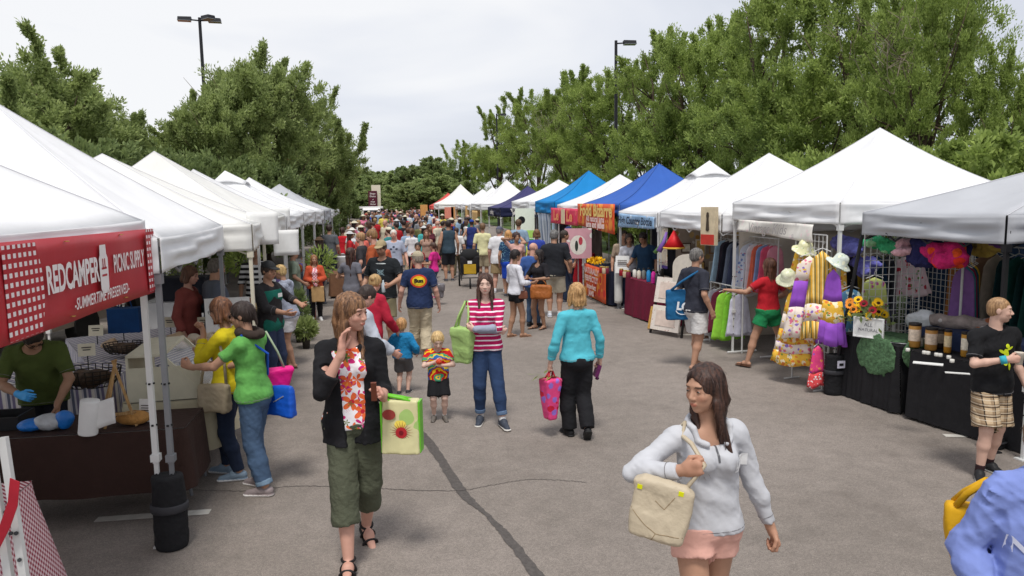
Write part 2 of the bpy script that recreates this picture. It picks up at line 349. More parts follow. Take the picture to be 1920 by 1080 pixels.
def skeleton(H,pose,b=1.,fem=False,child=False):
 J={};P=pose;hw=.043*b;sw=(.090 if fem else.104)*(.9+.1*b)*(1 if not child else.95);dz=P.get('dz',0)
 hs=1.0 if not child else 1.35
 pel=np.array([P.get('hx',0.),P.get('hy',0.),.515+dz-(.03 if child else 0)]);Rl=rot('X',-R(P.get('lean',0)))@rot('Y',R(P.get('side',0)))@rot('Z',-R(P.get('twist',0)))
 Rl=rot('Z',-R(P.get('turn',0)))@Rl
 J['Rt']=Rl;J['pel']=pel;tl=.315 if not child else.27
 J['waist']=pel+Rl@np.array([0,.0,.105]);J['chest']=pel+Rl@np.array([0,.005,.215 if not child else.19]);J['nb']=pel+Rl@np.array([0,-.008,tl])
 hd=P.get('head',(0,0,0));Rh=Rl@rot('Z',-R(hd[0]))@rot('X',-R(hd[1]))@rot('Y',R(hd[2]))
 if P.get('headw') is not None:hd=P['headw'];Rh=rot('Z',-R(hd[0]))@rot('X',-R(hd[1]))@rot('Y',R(hd[2]))
 J['Rh']=Rh;HH=.132*hs;J['HH']=HH
 nk=J['nb']+Rl@np.array([0,.004,.016]);J['head']=nk+unit(Rh@np.array([0,.10,1])*.75+(Rl@np.array([0,.15,1]))*.25)*(1-nk[2]*0-0)*(.088 if not child else.095)
 for sd_,n in ((1,'r'),(-1,'l')):
  sh=J['nb']+Rl@np.array([sd_*sw,-.004,-.036]);sh=sh+np.array([0,0,P.get(n+'sh',0)]);J[n+'s']=sh
  t=P.get(n+'a',(.055,.03,-.30));al=1 if not child else.92
  if len(t)==4:tgt=np.array(t[:3])
  else:tgt=sh+rot('Z',-R(P.get('turn',0)))@np.array([sd_*t[0],t[1],t[2]])
  hi=P.get(n+'e',(.35,-1,-.15));hi=rot('Z',-R(P.get('turn',0)))@np.array([sd_*hi[0],hi[1],hi[2]])
  J[n+'el'],J[n+'w']=ik(sh,tgt,.168*al,.150*al,hi)
  hp=pel+rot('Z',-R(P.get('turn',0)*.6))@np.array([sd_*hw,0,-.01]);J[n+'h']=hp
  f=P.get(n+'f',(.055,0,0));an=np.array([sd_*f[0],f[1],.045+f[2]])
  J[n+'k'],J[n+'an']=ik(hp,an,.238,.230,P.get(n+'kh',(sd_*.12,1,0)))
  J[n+'foot']=R(P.get(n+'ft',sd_*10));J[n+'pit']=R(P.get(n+'fp',0))
 out={}
 for k,v in J.items():
  out[k]=v*H if isinstance(v,np.ndarray) and v.ndim==1 else v
 out['H']=H;out['HH']=HH*H;out['b']=b;out['fem']=fem;out['child']=child
 return out
def hand(s,J,n,pose,fine):
 H=J['H']*(1.0 if not J['child'] else.92);sd_=1 if n=='r' else -1;w=J[n+'w'];f=unit(w-J[n+'el']);hp=pose.get(n+'h',{})
 d=unit(np.array(hp['d'],float)) if 'd' in hp else f;t=np.array(hp.get('t',(0,1,.05)),float);t=unit(t-d*(t@d));nrm=np.cross(t,d)*sd_;curl=hp.get('curl',.35)
 J[n+'pc']=w+d*.05*H;J[n+'hd']=d;J[n+'hn']=nrm;pl=.056*H;k=.008
 J[n+'grip']=w+d*.062*H+nrm*.016*H
 s.cap(w-d*.01*H,w+d*.02*H,.0135*H,.017*H,.02,fl=(nrm,1.25))
 s.cap(w+d*.018*H+t*.006*H,w+d*.050*H+t*.008*H,.0155*H,.014*H,.012,fl=(nrm,1.5));s.cap(w+d*.018*H-t*.006*H,w+d*.048*H-t*.009*H,.0145*H,.0125*H,.012,fl=(nrm,1.5))
 if not fine:
  a=w+d*.05*H;m1=a+(d*math.cos(curl*1.1)+nrm*math.sin(curl*1.1))*.025*H;m2=m1+(d*math.cos(curl*2.6)+nrm*math.sin(curl*2.6))*.022*H
  s.cap(a,m1,.0135*H,.0125*H,.01,fl=(nrm,1.5));s.cap(m1,m2,.012*H,.010*H,.01,fl=(nrm,1.5))
 else:
  for q,(off,L) in enumerate(((.0175,.040),(.006,.0445),(-.006,.041),(-.0172,.032))):
   cu=curl*(1+.12*q)+.04*((q*7)%3-1);sp=(off/.0175)*.06*(1-curl);a=w+d*(.054-.002*abs(q-1))*H+t*off*H
   dd=unit(d+t*sp);a1=cu*.9;p1=a+(dd*math.cos(a1)+nrm*math.sin(a1))*L*.46*H;a2=cu*2.2;p2=p1+(dd*math.cos(a2)+nrm*math.sin(a2))*L*.32*H;a3=cu*3.1;p3=p2+(dd*math.cos(a3)+nrm*math.sin(a3))*L*.24*H
   rr=(.0052,.0053,.0051,.0045)[q]*H;s.cap(a-d*.008*H,p1,rr*1.12,rr,.0035);s.cap(p1,p2,rr,rr*.93,.003);s.cap(p2,p3,rr*.93,rr*.78,.003)
 tb=w+d*.016*H+t*.012*H;tc_=hp.get('th',curl*.7);ta=tb+unit(t*.75+d*.7+nrm*.25)*.024*H;tb2=ta+unit(d*.9+t*(.45-.7*tc_)+nrm*(.2+.9*tc_))*.018*H;tb3=tb2+unit(d*.9+t*(.2-.8*tc_)+nrm*(.2+1.1*tc_))*.014*H
 s.cap(tb,ta,.009*H,.0066*H,.010);s.cap(ta,tb2,.0064*H,.0057*H,.003);s.cap(tb2,tb3,.0057*H,.0045*H,.003)
def headsdf(s,J,k=1.):
 c,Rh,HH=J['head'],J['Rh'],J['HH'];W=lambda p:c+Rh@(np.array(p)*HH);r=lambda *q:[a*HH for a in q]
 fem=J['fem'] or J['child'];ch=J['child']
 s.ell(W((0,-.05,.12)),r(.335,.41,.37),.02*HH,Rh)
 s.ell(W((0,.12,-.06)),r(.275,.285,.34),.10*HH,Rh)
 s.ell(W((0,.15,-.24)),r(.23 if fem else.25,.24,.22),.10*HH,Rh)
 s.ell(W((0,.275,-.40)),r(.10,.09,.07),.08*HH,Rh)
 s.ell(W((0,.33,.135)),r(.22,.06,.045),.06*HH,Rh)
 for q in (1,-1):
  s.ell(W((q*.165,.28,-.10)),r(.09,.08,.08),.08*HH,Rh)
  s.ell(W((q*.145,.43,.03)),r(.085,.085,.055),.05*HH,Rh,sub=True)
  s.ell(W((q*.142,.315,.03)),r(.075,.07,.06),.015*HH,Rh)
  s.ell(W((q*.335,-.03,-.03)),r(.035,.085,.13),.02*HH,Rh)
 s.cap(W((0,.37,.06)),W((0,.455 if fem else.47,-.10)),.028*HH,.048*HH,.03*HH);s.ell(W((0,.415,-.125)),r(.085,.06,.04),.03*HH,Rh)
 s.ell(W((0,.40,-.235)),r(.10,.04,.022),.015*HH,Rh);s.ell(W((0,.395,-.275)),r(.085,.04,.026),.015*HH,Rh)
 s.cap(W((-.08,.445,-.254)),W((.08,.445,-.254)),.008*HH,.008*HH,.01*HH,sub=True)
def torso(s,J,o=0.,k=.04,fem=None,b=None):
 H=J['H'];Rt=J['Rt'];b=b or J['b'];fw_=Rt@np.array([0,1,0]);fem=J['fem'];P=J['pel'];L=lambda p:P+Rt@(np.array(p)*H);ch=J['child'];tk=.315 if not ch else.27
 hipr=(.062 if fem else.056)*b*H+o;s.cap(J['lh']+np.array([0,0,.018*H]),J['rh']+np.array([0,0,.018*H]),hipr,None,k,fl=(fw_,1.0 if fem else 1.0))
 s.ell(P+np.array([0,-.026*H,-.015*H]),(.073*b*H+o,.052*b*H+o,.055*H+o),k)
 wr=(.052 if fem else.058)*b*H+o;wx=(.016 if fem else.022)*b
 s.cap(L((-wx,0,.06)),L((wx,0,.06)),wr*1.05,None,k,fl=(fw_,1.2));s.cap(L((-wx,0,.12)),L((wx,0,.12)),wr,None,k,fl=(fw_,1.22))
 cx=.030*b if fem else.038*b;cr=(.056 if fem else.060)*b*H+o;zc=tk-.10
 s.cap(L((-cx,0,zc)),L((cx,0,zc)),cr,None,k,fl=(fw_,1.12));s.cap(L((-cx*.9,-.004,zc+.045)),L((cx*.9,-.004,zc+.045)),cr*.92,None,k,fl=(fw_,1.15))
 if fem and not ch:
  for q in (1,-1):s.ell(L((q*.036,.044*b,zc+.004)),[.030*H*b+o,.030*H*b+o,.032*H*b+o],.03,Rt)
 for n in 'rl':s.cap(L((0,-.006,tk-.022)),J[n+'s']+np.array([0,0,-.004*H]),.029*b*H+o,.026*H+o,k)
def leg(s,J,n,o=0.,k=.02,r=(1.,1.,1.,1.),flare=0.):
 H=J['H'];b=J['b'];hp,kn,an=J[n+'h'],J[n+'k'],J[n+'an'];q=1 if n=='r' else -1;m=kn*.62+an*.38
 s.cap(hp+np.array([q*.004*H,0,-.02*H]),kn,.048*b*H*r[0]+o,.034*H*b**.5*r[1]+o,k);s.cap(kn,m,.032*H*b**.5*r[1]+o,.0335*H*b**.5*r[2]+o+flare*.5,k);s.cap(m+np.array([0,-.004*H,0]),an,.031*H*b**.5*r[2]+o+flare*.5,.0195*H*r[3]+o+flare,k)
def arm(s,J,n,o=0.,k=.015,frac=1.):
 H=J['H'];b=J['b']**.7*(1. if not J['fem'] else.93);sh,el,wr=J[n+'s'],J[n+'el'],J[n+'w']
 f1=min(1,frac/.52);e1=sh+(el-sh)*f1;s.cap(sh,e1,.0285*H*b+o,(.0285-.006*f1)*H*b+o,k)
 if frac>.52:f2=(frac-.52)/.48;m=el+(wr-el)*min(f2,.35);s.cap(el,m,.0225*H*b+o,.0225*H*b+o,k);s.cap(m,el+(wr-el)*f2,.0225*H*b+o,(.0225-.0085*max(0,(f2-.35)/.65))*H*b+o,k)
def bounds(J,pad=.16):
 ps=np.array([v for v in J.values() if isinstance(v,np.ndarray) and v.ndim==1 and len(v)==3]);lo=ps.min(0)-pad*J['H']/1.0*.75;hi=ps.max(0)+pad*J['H']*.75;lo[2]=min(lo[2],0)-.01
 return lo,hi
def folds(H,amp,seed=0,ax=1.):
 rg=np.random.default_rng(seed);Q=[(rg.normal(size=3)*np.array([1,1,.9]),rg.uniform(14,46),rg.uniform(0,6.3),rg.uniform(.5,1)) for _ in range(6)]
 def fn(X,Y,Z):
  o=0
  for d,fr,ph,a in Q:
   d=d/np.linalg.norm(d);u=fr*(d[0]*X+d[1]*Y+d[2]*Z)+ph;o=o+a*np.sin(u+.8*np.sin(u*.37+ph))
  o=1.3*np.tanh(o/1.3);c=0
  for d,fr,ph,a in Q[:4]:
   d=d[::-1]/np.linalg.norm(d);u=fr*1.9*(d[0]*X+d[1]*Y+d[2]*Z*1.3)+ph*2+1.2*o;c=c+(1-np.abs(np.sin(u)))**2*a
  return (o*.62-c*.42+.3)*amp
 return fn
def person(label,hd,H,pos,pose=None,skin='fair',fem=False,child=False,b=1.,hair=('short',(70,50,35)),top=None,bot=None,shoes=None,hat=None,lod=1,group=None,name='person',extra=None,face=True,glasses=None,cat=None,vis=None):
 """lod 0 close, 1 middle, 2 far. pos is the ground point, hd the heading in degrees clockwise from +Y."""
 pose=pose or {};J=skeleton(H,pose,b,fem,child);J['pose']=pose
 root=thing(name,label,cat or 'person',(pos[0],pos[1],pos[2] if len(pos)>2 else 0),-R(hd),group)
 h=(.010,.017,.030)[lod];fine=[]
 if lod==0:fine=[(J['head'],J['HH']*.72,.0048)]+[(J[n+'w']+unit(J[n+'w']-J[n+'el'])*.05*H,.07*H,.0046) for n in 'rl']
 elif lod==1:fine=[(J['head'],J['HH']*.70,.0085)]+[(J[n+'w']+unit(J[n+'w']-J[n+'el'])*.05*H,.06*H,.0075) for n in 'rl']
 else:fine=[(J['head'],J['HH']*.70,.016)]
 if vis:fine=[q for i,q in enumerate(fine) if i in vis]
 lo,hi=bounds(J);Hc=J['head'];Rh=J['Rh'];HH=J['HH'];W=lambda p:Hc+Rh@(np.array(p,float)*HH)
# ---- skin
 s=SDF(lo,hi,h,fine)
 torso(s,J,-.006 if top else 0.,.03)
 s.cap(J['nb']-J['Rt']@np.array([0,0,.02*H]),W((0,-.06,-.22)),(.034 if not fem else.029)*H,(.031 if not fem else.027)*H,.025)
 for n in 'rl':
  arm(s,J,n,0.,.012);leg(s,J,n,0.,.02);hand(s,J,n,pose,lod<2)
  an=J[n+'an'];a=J[n+'foot'];pt=J[n+'pit'];ftd=np.array([math.sin(a)*math.cos(pt),math.cos(a)*math.cos(pt),-math.sin(pt)]);hl=an-ftd*.018*H+np.array([0,0,-.022*H]);toe=an+ftd*.085*H+np.array([0,0,-.032*H])
  J[n+'hl'],J[n+'toe'],J[n+'fd']=hl,toe,ftd;s.cap(hl,hl+(toe-hl)*.5+np.array([0,0,.008*H]),.019*H,.021*H,.02,fl=((0,0,1),1.1));s.cap(hl+(toe-hl)*.5,toe+ftd*.012*H,.020*H,.012*H,.02,fl=((0,0,1),1.6))
 headsdf(s,J)
 sk=np.array(srgb(*SKINS[skin]));browc=np.array(srgb(*[int(q*.55) for q in hair[1]])) if hair else sk*.4
 def colfn(v):
  c=np.repeat(sk[None],len(v),0);q=(v-Hc)@Rh/HH
  def blend(mask,col):c[:]=c*(1-mask[:,None])+np.array(col)[None]*mask[:,None]
  inh=(np.abs(q)<.62).all(1)
  g=lambda x0,y0,z0,a,b_,cc:np.clip(1.6-1.6*np.sqrt(((np.abs(q[:,0])-x0)/a)**2+((q[:,1]-y0)/b_)**2+((q[:,2]-z0)/cc)**2),0,1)*inh
  if lod<2 or True:
   blend(g(.17,.32,-.12,.13,.2,.10)*.28,sk*np.array([1.12,.72,.70]))
   blend((g(0,.43,-.255,.115,.13,.05)>.25)*.75,sk*np.array([.95,.50,.50]))
   blend((g(.145,.36,.125,.105,.16,.026)>.2)*.8,browc)
   if lod>0:blend((g(.142,.38,.03,.07,.12,.035)>.2)*.85,(.03,.022,.02))
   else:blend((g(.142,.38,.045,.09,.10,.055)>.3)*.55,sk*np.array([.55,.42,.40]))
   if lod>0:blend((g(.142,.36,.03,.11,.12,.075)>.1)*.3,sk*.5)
  if pose.get('stubble'):blend(((q[:,2]<-.2)&(q[:,1]>0)&inh&(q[:,2]>-.52))*.45,browc)
  for n in 'rl':
   d=np.linalg.norm(v-J[n+'pc'],axis=1);blend(np.clip(1.4-d/(.05*H),0,1)*.22,sk*np.array([1.08,.78,.75]))
  if pose.get('gloves'):
   for n in pose['gloves']:blend((np.linalg.norm(v-J[n+'pc'],axis=1)<.072*H)*1.,srgb(70,160,225))
  return c
 s.build('body',M('skin',(220,180,160),rough=.55,var=.05,vscale=20,spec=.35,kind='attr',bump=.05,bscale=200),root,colfn)
 if lod==0 and face:
  for q in (1,-1):
   m=MB();m.lathe([(.001,.066),(.02,.063),(.042,.051),(.06,.02),(.06,-.02)],n=14);e_=m.build('eye',M('eye_white',(225,218,210),rough=.2,var=0),root,True)
   T=Matrix(Rh.tolist()).to_4x4()@Matrix.Rotation(-R(90),4,'X');T.translation=Vector(W((q*.142,.322,.032)));e_.matrix_local=T@Matrix.Diagonal((HH*.92,HH*.58,HH,1)) if True else T
   m=MB();m.lathe([(.001,.0735),(.018,.0712),(.036,.0625),(.037,.055)],n=14);e2=m.build('iris',M('iris',(50,36,26),rough=.12,var=0,spec=.6),e_,True)
# ---- hair
 if hair and hair[0]!='bald':
  st,hc=hair[0],hair[1];fi=[(Hc,HH*1.0,(.0055,.009,.018)[lod])];e_=[HH*a for a in (1,1,1)]
  s=SDF(Hc-np.array([.9,1.,2.6])*HH,Hc+np.array([.9,.9,.9])*HH,(.0085,.015,.028)[lod],fi);th=dict(buzz=.012,short=.045,neat=.035).get(st,.05)
  s.ell(W((0,-.065,.135)),[HH*(.335+th),HH*(.41+th),HH*(.375+th)],.02*HH,Rh)
  if st in ('short','buzz','neat'):s.ell(W((0,-.17,-.08)),[HH*(.27+th),HH*(.27+th),HH*.25],.06*HH,Rh)
  s.ell(W((0,.52,-.13)),[HH*.29,HH*.36,HH*(.41 if st!='fringe' else.33)*(1.16 if st=='longfront' else 1)],.03*HH,Rh,sub=True);s.ell(W((0,.30,-.60)),[HH*.4,HH*.36,HH*.42],.02*HH,Rh,sub=True)
  if st in ('longfront','long'):s.ell(W((.06,.50,.14)),[HH*.17,HH*.26,HH*.27],.04*HH,Rh,sub=True)
  if st in ('short','buzz','neat'):
   for q in (1,-1):s.ell(W((q*.38,.10,-.22)),[HH*.16,HH*.22,HH*.20],.02*HH,Rh,sub=True)
   s.plane(W((0,-.2,-.30)),Rh@np.array([0,.25,-1]),.02*HH)
  k=.05*HH
  if st in ('long','fringe','longfront','bob','pony','half'):
   Ld=dict(long=1.05,fringe=1.0,longfront=1.15,bob=.50,pony=.12,half=1.)[st]*(hair[2] if len(hair)>2 else 1)
   dn=np.array([0,0,-1.]);
   for q in (1,-1):
    if st=='pony':continue
    a=W((q*.30,-.02,.05));m_=W((q*.33,-.02,-.32));en=m_*.7+Hc*.3;en=W((q*.31,-.07,-.35))+dn*HH*max(Ld-.35,.05)+J['Rt']@np.array([q*.08,-.02,0])*HH
    bw=.05 if st=='bob' else 0;s.cap(a,W((q*.33,-.03,-.33)),(.10+bw)*HH,(.11+bw)*HH,k);s.cap(W((q*.33,-.03,-.33)),en,.11*HH,.085*HH,k)
    if st in ('longfront','fringe'):
     f=J['Rt']@np.array([q*.30,.32,0]);en2=J['nb']+f*HH+dn*HH*(.55+.35*(q>0))+J['Rt']@np.array([0,.18,0])*HH;s.cap(W((q*.32,.05,-.25)),en2,.10*HH,.05*HH,k)
   if st!='pony':
    for x in (-.17,0,.17):
     en=W((x,-.26,-.3))+dn*HH*max(Ld-.3,.1)+J['Rt']@np.array([0,-.10,0])*HH;s.cap(W((x,-.24,.0)),W((x,-.30,-.3)),.2*HH,.17*HH,k);s.cap(W((x,-.30,-.3)),en,.17*HH,.085*HH,k)
   else:
    a=W((0,-.48,.12));s.cap(W((0,-.40,.10)),a,.10*HH,.07*HH,.03*HH);s.cap(a,a+np.array([0,0,-.55*HH])+Rh@np.array([0,-.10,0])*HH,.10*HH,.045*HH,.03*HH)
    s.ell(W((0,-.17,-.08)),[HH*.30,HH*.27,HH*.25],.06*HH,Rh)
  if st=='bun':s.ell(W((0,-.47,.1)),[HH*.16]*3,.02*HH);s.ell(W((0,-.17,-.08)),[HH*.30,HH*.27,HH*.25],.06*HH,Rh)
  if st=='curly':
   s.ell(W((0,-.10,.12)),[HH*.46,HH*.50,HH*.46],.02*HH,Rh);s.ell(W((0,.52,-.13)),[HH*.29,HH*.36,HH*.37],.03*HH,Rh,sub=True)
  if lod<2:
   rg=np.random.default_rng(int(abs(pos[0]*91+pos[1]*37))+3);phs=rg.uniform(0,6,4);am={'buzz':.0006,'neat':.0012,'curly':.006}.get(st,.0020)*HH/.23
   s.ripple(lambda X,Y,Z:am*(np.sin((X-Hc[0])*210+np.sin(Z*21+phs[0])*1.6+phs[1])*.6+np.sin((Y-Hc[1])*170+np.sin(Z*17+phs[2])*1.8+phs[3])*.7+.8*np.sin(X*95+Y*80+Z*12)))
  ho=s.build('hair',hairmat(hc,hair[3] if len(hair)>3 else None),root)
  if lod==0 and st not in ('buzz','neat'):
   rg=np.random.default_rng(9);vs=ho.data.vertices;m=MB();low=min(v.co.z for v in vs);lg=st!='short'
   for _ in range(420):
    v=vs[int(rg.integers(len(vs)))];p=np.array(v.co);nr=np.array(v.normal)
    if (p-Hc)@Rh[:,1]>.30*HH and not lg:continue
    dn=np.array([0,0,-1.]) if lg else unit(np.cross(np.cross(nr,(0,0,1)),nr))*-1
    dn=unit(dn-nr*(dn@nr)*.9+rg.normal(size=3)*.14);L_=rg.uniform(.03,.075 if lg else.03);q0=p-nr*.001;q1=p+dn*L_*.5+nr*.0035;q2=p+dn*L_+nr*.004+rg.normal(size=3)*.004*(1+lg);sd2=unit(np.cross(dn,nr))*rg.uniform(.0008,.002)
    m.add([q0-sd2,q0+sd2,q1+sd2,q1-sd2,q2],[(0,1,2,3),(3,2,4)])
   m.build('strands',hairmat(hc,hair[3] if len(hair)>3 else None),ho)
 if hat:make_hat(hat,root,J,W,lod)
# ---- clothes
 if bot:
  o=bot.get('off',.008)*(H/1.7)**.5;L=bot.get('len',1.);fr=bot.get('flare',0.);hs_=(.009,.015,.028)[lod]
  s=SDF(lo,hi,hs_);wz=J['pel'][2]+bot.get('waist',.055)*H
  tps=(top if isinstance(top,list) else [top]) if top else []
  if tps and not bot.get('tuck'):wz=min(wz,J['pel'][2]+(tps[0].get('hem',0)+.022)*H)
  P=J['pel'];hipr=(.062 if fem else.056)*b*H+o;fy=(0,1,0)
  s.cap(J['lh']+np.array([0,0,.02*H]),J['rh']+np.array([0,0,.02*H]),hipr,None,.03,fl=(fy,1.02 if fem else 1.06));s.ell(P+np.array([0,-.028*H,-.015*H]),(.074*b*H+o,.054*b*H+o,.057*H+o),.03)
  s.cap(P+np.array([-.02*H,0,.05*H]),P+np.array([.02*H,0,.05*H]),(.056 if fem else.060)*b*H+o,None,.04,fl=(fy,1.05))
  if bot.get('skirt'):
   zb=wz-bot['skirt']*H;cx=(J['lk']+J['rk'])/2;s.cap(P,np.array([P[0]*.4+cx[0]*.6,P[1]*.4+cx[1]*.6,zb]),.085*b*H+o,(.11+fr)*H,.03,fl=(fy,1.15));s.plane((0,0,zb),(0,0,-1));s.plane((0,0,wz),(0,0,1))
   s.ripple(lambda X,Y,Z:.008*np.sin(np.arctan2(Y-P[1],X-P[0])*13)*np.clip((wz-Z)/(.3*H),0,1))
  else:
   for n in 'rl':
    lh,kn,an=J[n+'h'],J[n+'k'],J[n+'an'];J2=dict(J);t=L
    th0=.050*b*H+o+.004;fl_=fr*H
    if t<=.5:
     e_=lh+(kn-lh)*(t/.5);s.cap(lh+np.array([0,0,-.015*H]),e_,th0,(.050-.013*(t/.5))*b*H+o+fl_,.02)
     nrm=unit(kn-lh);s2=SDF;
     sl,X,Y,Z=s._sub(e_-.14*H,e_+.14*H);dd=(X-e_[0])*nrm[0]+(Y-e_[1])*nrm[1]+(Z-e_[2])*nrm[2];rad=(X-e_[0])**2+(Y-e_[1])**2;
     near=np.sqrt((X-e_[0])**2+(Y-e_[1])**2+(Z-e_[2])**2)<.13*H;ln='l' if n=='r' else 'r';oth=J[ln+'h']+(J[ln+'k']-J[ln+'h'])*(t/.5);clo=((X-e_[0])**2+(Y-e_[1])**2)<((X-oth[0])**2+(Y-oth[1])**2)
     s.D[sl]=np.where(near&clo,np.maximum(s.D[sl],dd),s.D[sl])
    else:
     f2=(t-.5)/.5;s.cap(lh+np.array([0,0,-.015*H]),kn,th0,.038*b**.5*H+o+fl_*.4,.02);e_=kn+(an-kn)*f2;r2=((.036-.010*f2)*b**.5*H+o+fl_);md=kn+(an-kn)*min(f2,.4);s.cap(kn,md,.037*b**.5*H+o+fl_*.4,.036*b**.5*H+o+fl_*.6,.02);s.cap(md,e_,.036*b**.5*H+o+fl_*.6,r2,.02)
     nrm=unit(an-kn);sl,X,Y,Z=s._sub(e_-.08*H,e_+.08*H);dd=(X-e_[0])*nrm[0]+(Y-e_[1])*nrm[1]+(Z-e_[2])*nrm[2];near=np.sqrt((X-e_[0])**2+(Y-e_[1])**2+(Z-e_[2])**2)<.07*H;s.D[sl]=np.where(near,np.maximum(s.D[sl],dd),s.D[sl])
   s.plane((0,0,wz),(0,0,1))
  s.ripple(folds(H,bot.get('fold',.0035),int(abs(pos[0])*100)%97))
  g=s.build(bot.get('name','trousers' if L>.5 else 'shorts'),bot['mat'],root)
  if bot.get('cuff'):
   for n in 'rl':
    kn,an=J[n+'k'],J[n+'an'];f2=(L-.5)/.5;e_=kn+(an-kn)*f2;u=unit(kn-an);s=SDF(e_-.09*H,e_+.09*H,.007 if lod==0 else.012);s.cap(e_,e_+u*.001,.001,.001,0)
    r_=(.036-.010*f2)*b**.5*H+o+fr*H+.006;s.cap(e_-u*.02*H,e_+u*.05*H,r_,r_,.0);s.plane(e_+u*.022*H,u);s.plane(e_-u*.006*H,-u);s.build('cuff',bot['cuff'],root)
 if top:
  for ti,tp in enumerate(top if isinstance(top,list) else [top]):
   o=tp.get('off',.012)*(H/1.7)**.5;s=SDF(lo,hi,(.009,.015,.028)[lod]);sl_=tp.get('sl',.3);torso(s,J,o,.035,b=b*tp.get('wide',1.))
   hem=J['pel'][2]+tp.get('hem',0.)*H
   if tp.get('hem',0)<-.02 or tp.get('skirt'):
    s.cap(J['pel'],J['pel']*np.array([1,1,0])+np.array([0,0,hem]),.082*b*H+o,(.088+tp.get('flare',.0))*b*H+o,.03,fl=((0,1,0),1.15))
   if tp.get('drape',1):
    dr=(.060 if fem else.068)*b*H+o;cz=J['chest']+J['Rt']@np.array([0,0,-.02*H]);he=J['pel']*1.;he[2]=hem
    for q in (-1,1):s.cap(cz+J['Rt']@np.array([q*.022*b,0,0])*H,he+np.array([q*.032*b*H,0,0]),dr*.92,dr*(1.0 if not fem else 1.04),.03,fl=((0,1,0),1.12))
   nb=J['nb'];Rt=J['Rt'];nk=tp.get('neck',.045);s.ell(nb+Rt@np.array([0,.02+nk*.35,.035])*H,(.042*H+nk*.3*H,.05*H+nk*.35*H,nk*H+.012*H),.008,Rt,sub=True)
   if tp.get('open'):
    w_=tp['open']*H;c=J['chest'];s.ell(c+Rt@np.array([0,.15*H,-.03*H]),(w_,.14*H,.34*H),.01,Rt,sub=True)
   if sl_==0:
    for n in 'rl':
     q=1 if n=='r' else -1;s.ell(J[n+'s']+Rt@np.array([q*.035*H,0,-.0*H]),(.036*H,.06*H,.055*H),.008,Rt,sub=True)
   A=SDF(lo,hi,(.009,.015,.028)[lod]) if sl_>0 else None
   s.plane((0,0,hem),(0,0,-1))
   if A is not None:
    for n in 'rl':
     if tp.get('only') and n not in tp['only']:continue
     so_=tp.get('soff',o*.75+.004);arm(A,J,n,so_,.015,sl_);H_=J['H']
     if sl_<=.52:e_=J[n+'s']+(J[n+'el']-J[n+'s'])*min(1,sl_/.52);nrm=unit(J[n+'el']-J[n+'s'])
     else:e_=J[n+'el']+(J[n+'w']-J[n+'el'])*((sl_-.52)/.48);nrm=unit(J[n+'w']-J[n+'el'])
     sl,X,Y,Z=A._sub(e_-.06*H,e_+.06*H);dd=(X-e_[0])*nrm[0]+(Y-e_[1])*nrm[1]+(Z-e_[2])*nrm[2];near=np.sqrt((X-e_[0])**2+(Y-e_[1])**2+(Z-e_[2])**2)<.055*H;A.D[sl]=np.where(near,np.maximum(A.D[sl],dd),A.D[sl])
     s2_=A.D
    kk=.02;h_=np.clip(.5+.5*(s.D-A.D)/kk,0,1);s.D=s.D*(1-h_)+A.D*h_-kk*h_*(1-h_)
   s.ripple(folds(H,tp.get('fold',.0045),int(abs(pos[1])*100)%89+ti))
   he_=hem+.012;sl,X,Y,Z=s._sub(J['pel']-.45,J['pel']+.45)
   mk=(np.abs(X-J['pel'][0])<.15*H)&(np.abs(Y-J['pel'][1])<.14*H)&(Z<J['pel'][2]+.3)
   s.D[sl]=np.where(mk,np.maximum(s.D[sl],hem-Z),s.D[sl])
   g=s.build(tp.get('name','shirt'),tp['mat'],root);J['shirt%d'%ti]=g
   if lod==0 and not tp.get('open') and sl_>0:
    bv=BVHTree.FromPolygons([v.co.copy() for v in g.data.vertices],[tuple(p.vertices) for p in g.data.polygons]);m=MB()
    def ring(c,ax,r_):
     ax=unit(ax);e1=unit(np.cross(ax,(0,1,.1)));e2=np.cross(ax,e1);pts=[]
     for k in range(33):
      a=2*math.pi*k/32;d=e1*math.cos(a)+e2*math.sin(a);h_=bv.ray_cast(Vector(c+d*r_),Vector(-d),r_)[0]
      if h_ is not None and (not pts or np.linalg.norm(np.array(h_)-pts[-1])<.05):pts.append(np.array(h_)+d*.0006)
      elif len(pts)>3:m.tube(pts,.0021,3,False);pts=[]
      else:pts=[]
     if len(pts)>3:m.tube(pts,.0021,3,False)
    ring(J['pel']*np.array([1,1,0])+np.array([0,0,hem+.022*H/1.7]),(0,0,1),.19*H)
    for n in 'rl':
     e0,e3=(J[n+'s'],J[n+'el']) if sl_<=.52 else (J[n+'el'],J[n+'w']);f_=min(1,sl_/.52) if sl_<=.52 else (sl_-.52)/.48;u_=unit(e3-e0);ring(e0+(e3-e0)*f_-u_*(.02 if sl_<.6 else.045),u_,.05*H)
    if m.v:m.build('seam',M('seam_%s'%tp['mat'].name,(90,90,96),rough=.9,var=0) if False else SEAM,g)
   if tp.get('hood'):
    s=SDF(J['nb']-.14*H,J['nb']+.14*H,(.008,.014,.026)[lod]);c=J['nb']
    for x in (-.05,-.025,0,.025,.05):s.ell(c+Rt@np.array([x*1.1,-.045+abs(x)*.7,-.005-abs(x)*.1])*H,(.03*H,.028*H,.032*H),.02,Rt)
    for q in (1,-1):s.cap(c+Rt@np.array([q*.05,.0,.012])*H,c+Rt@np.array([q*.028,.055,-.03])*H,.016*H,.012*H,.015)
    s.ripple(folds(H,.004,5));s.build('hood',tp['mat'],root)
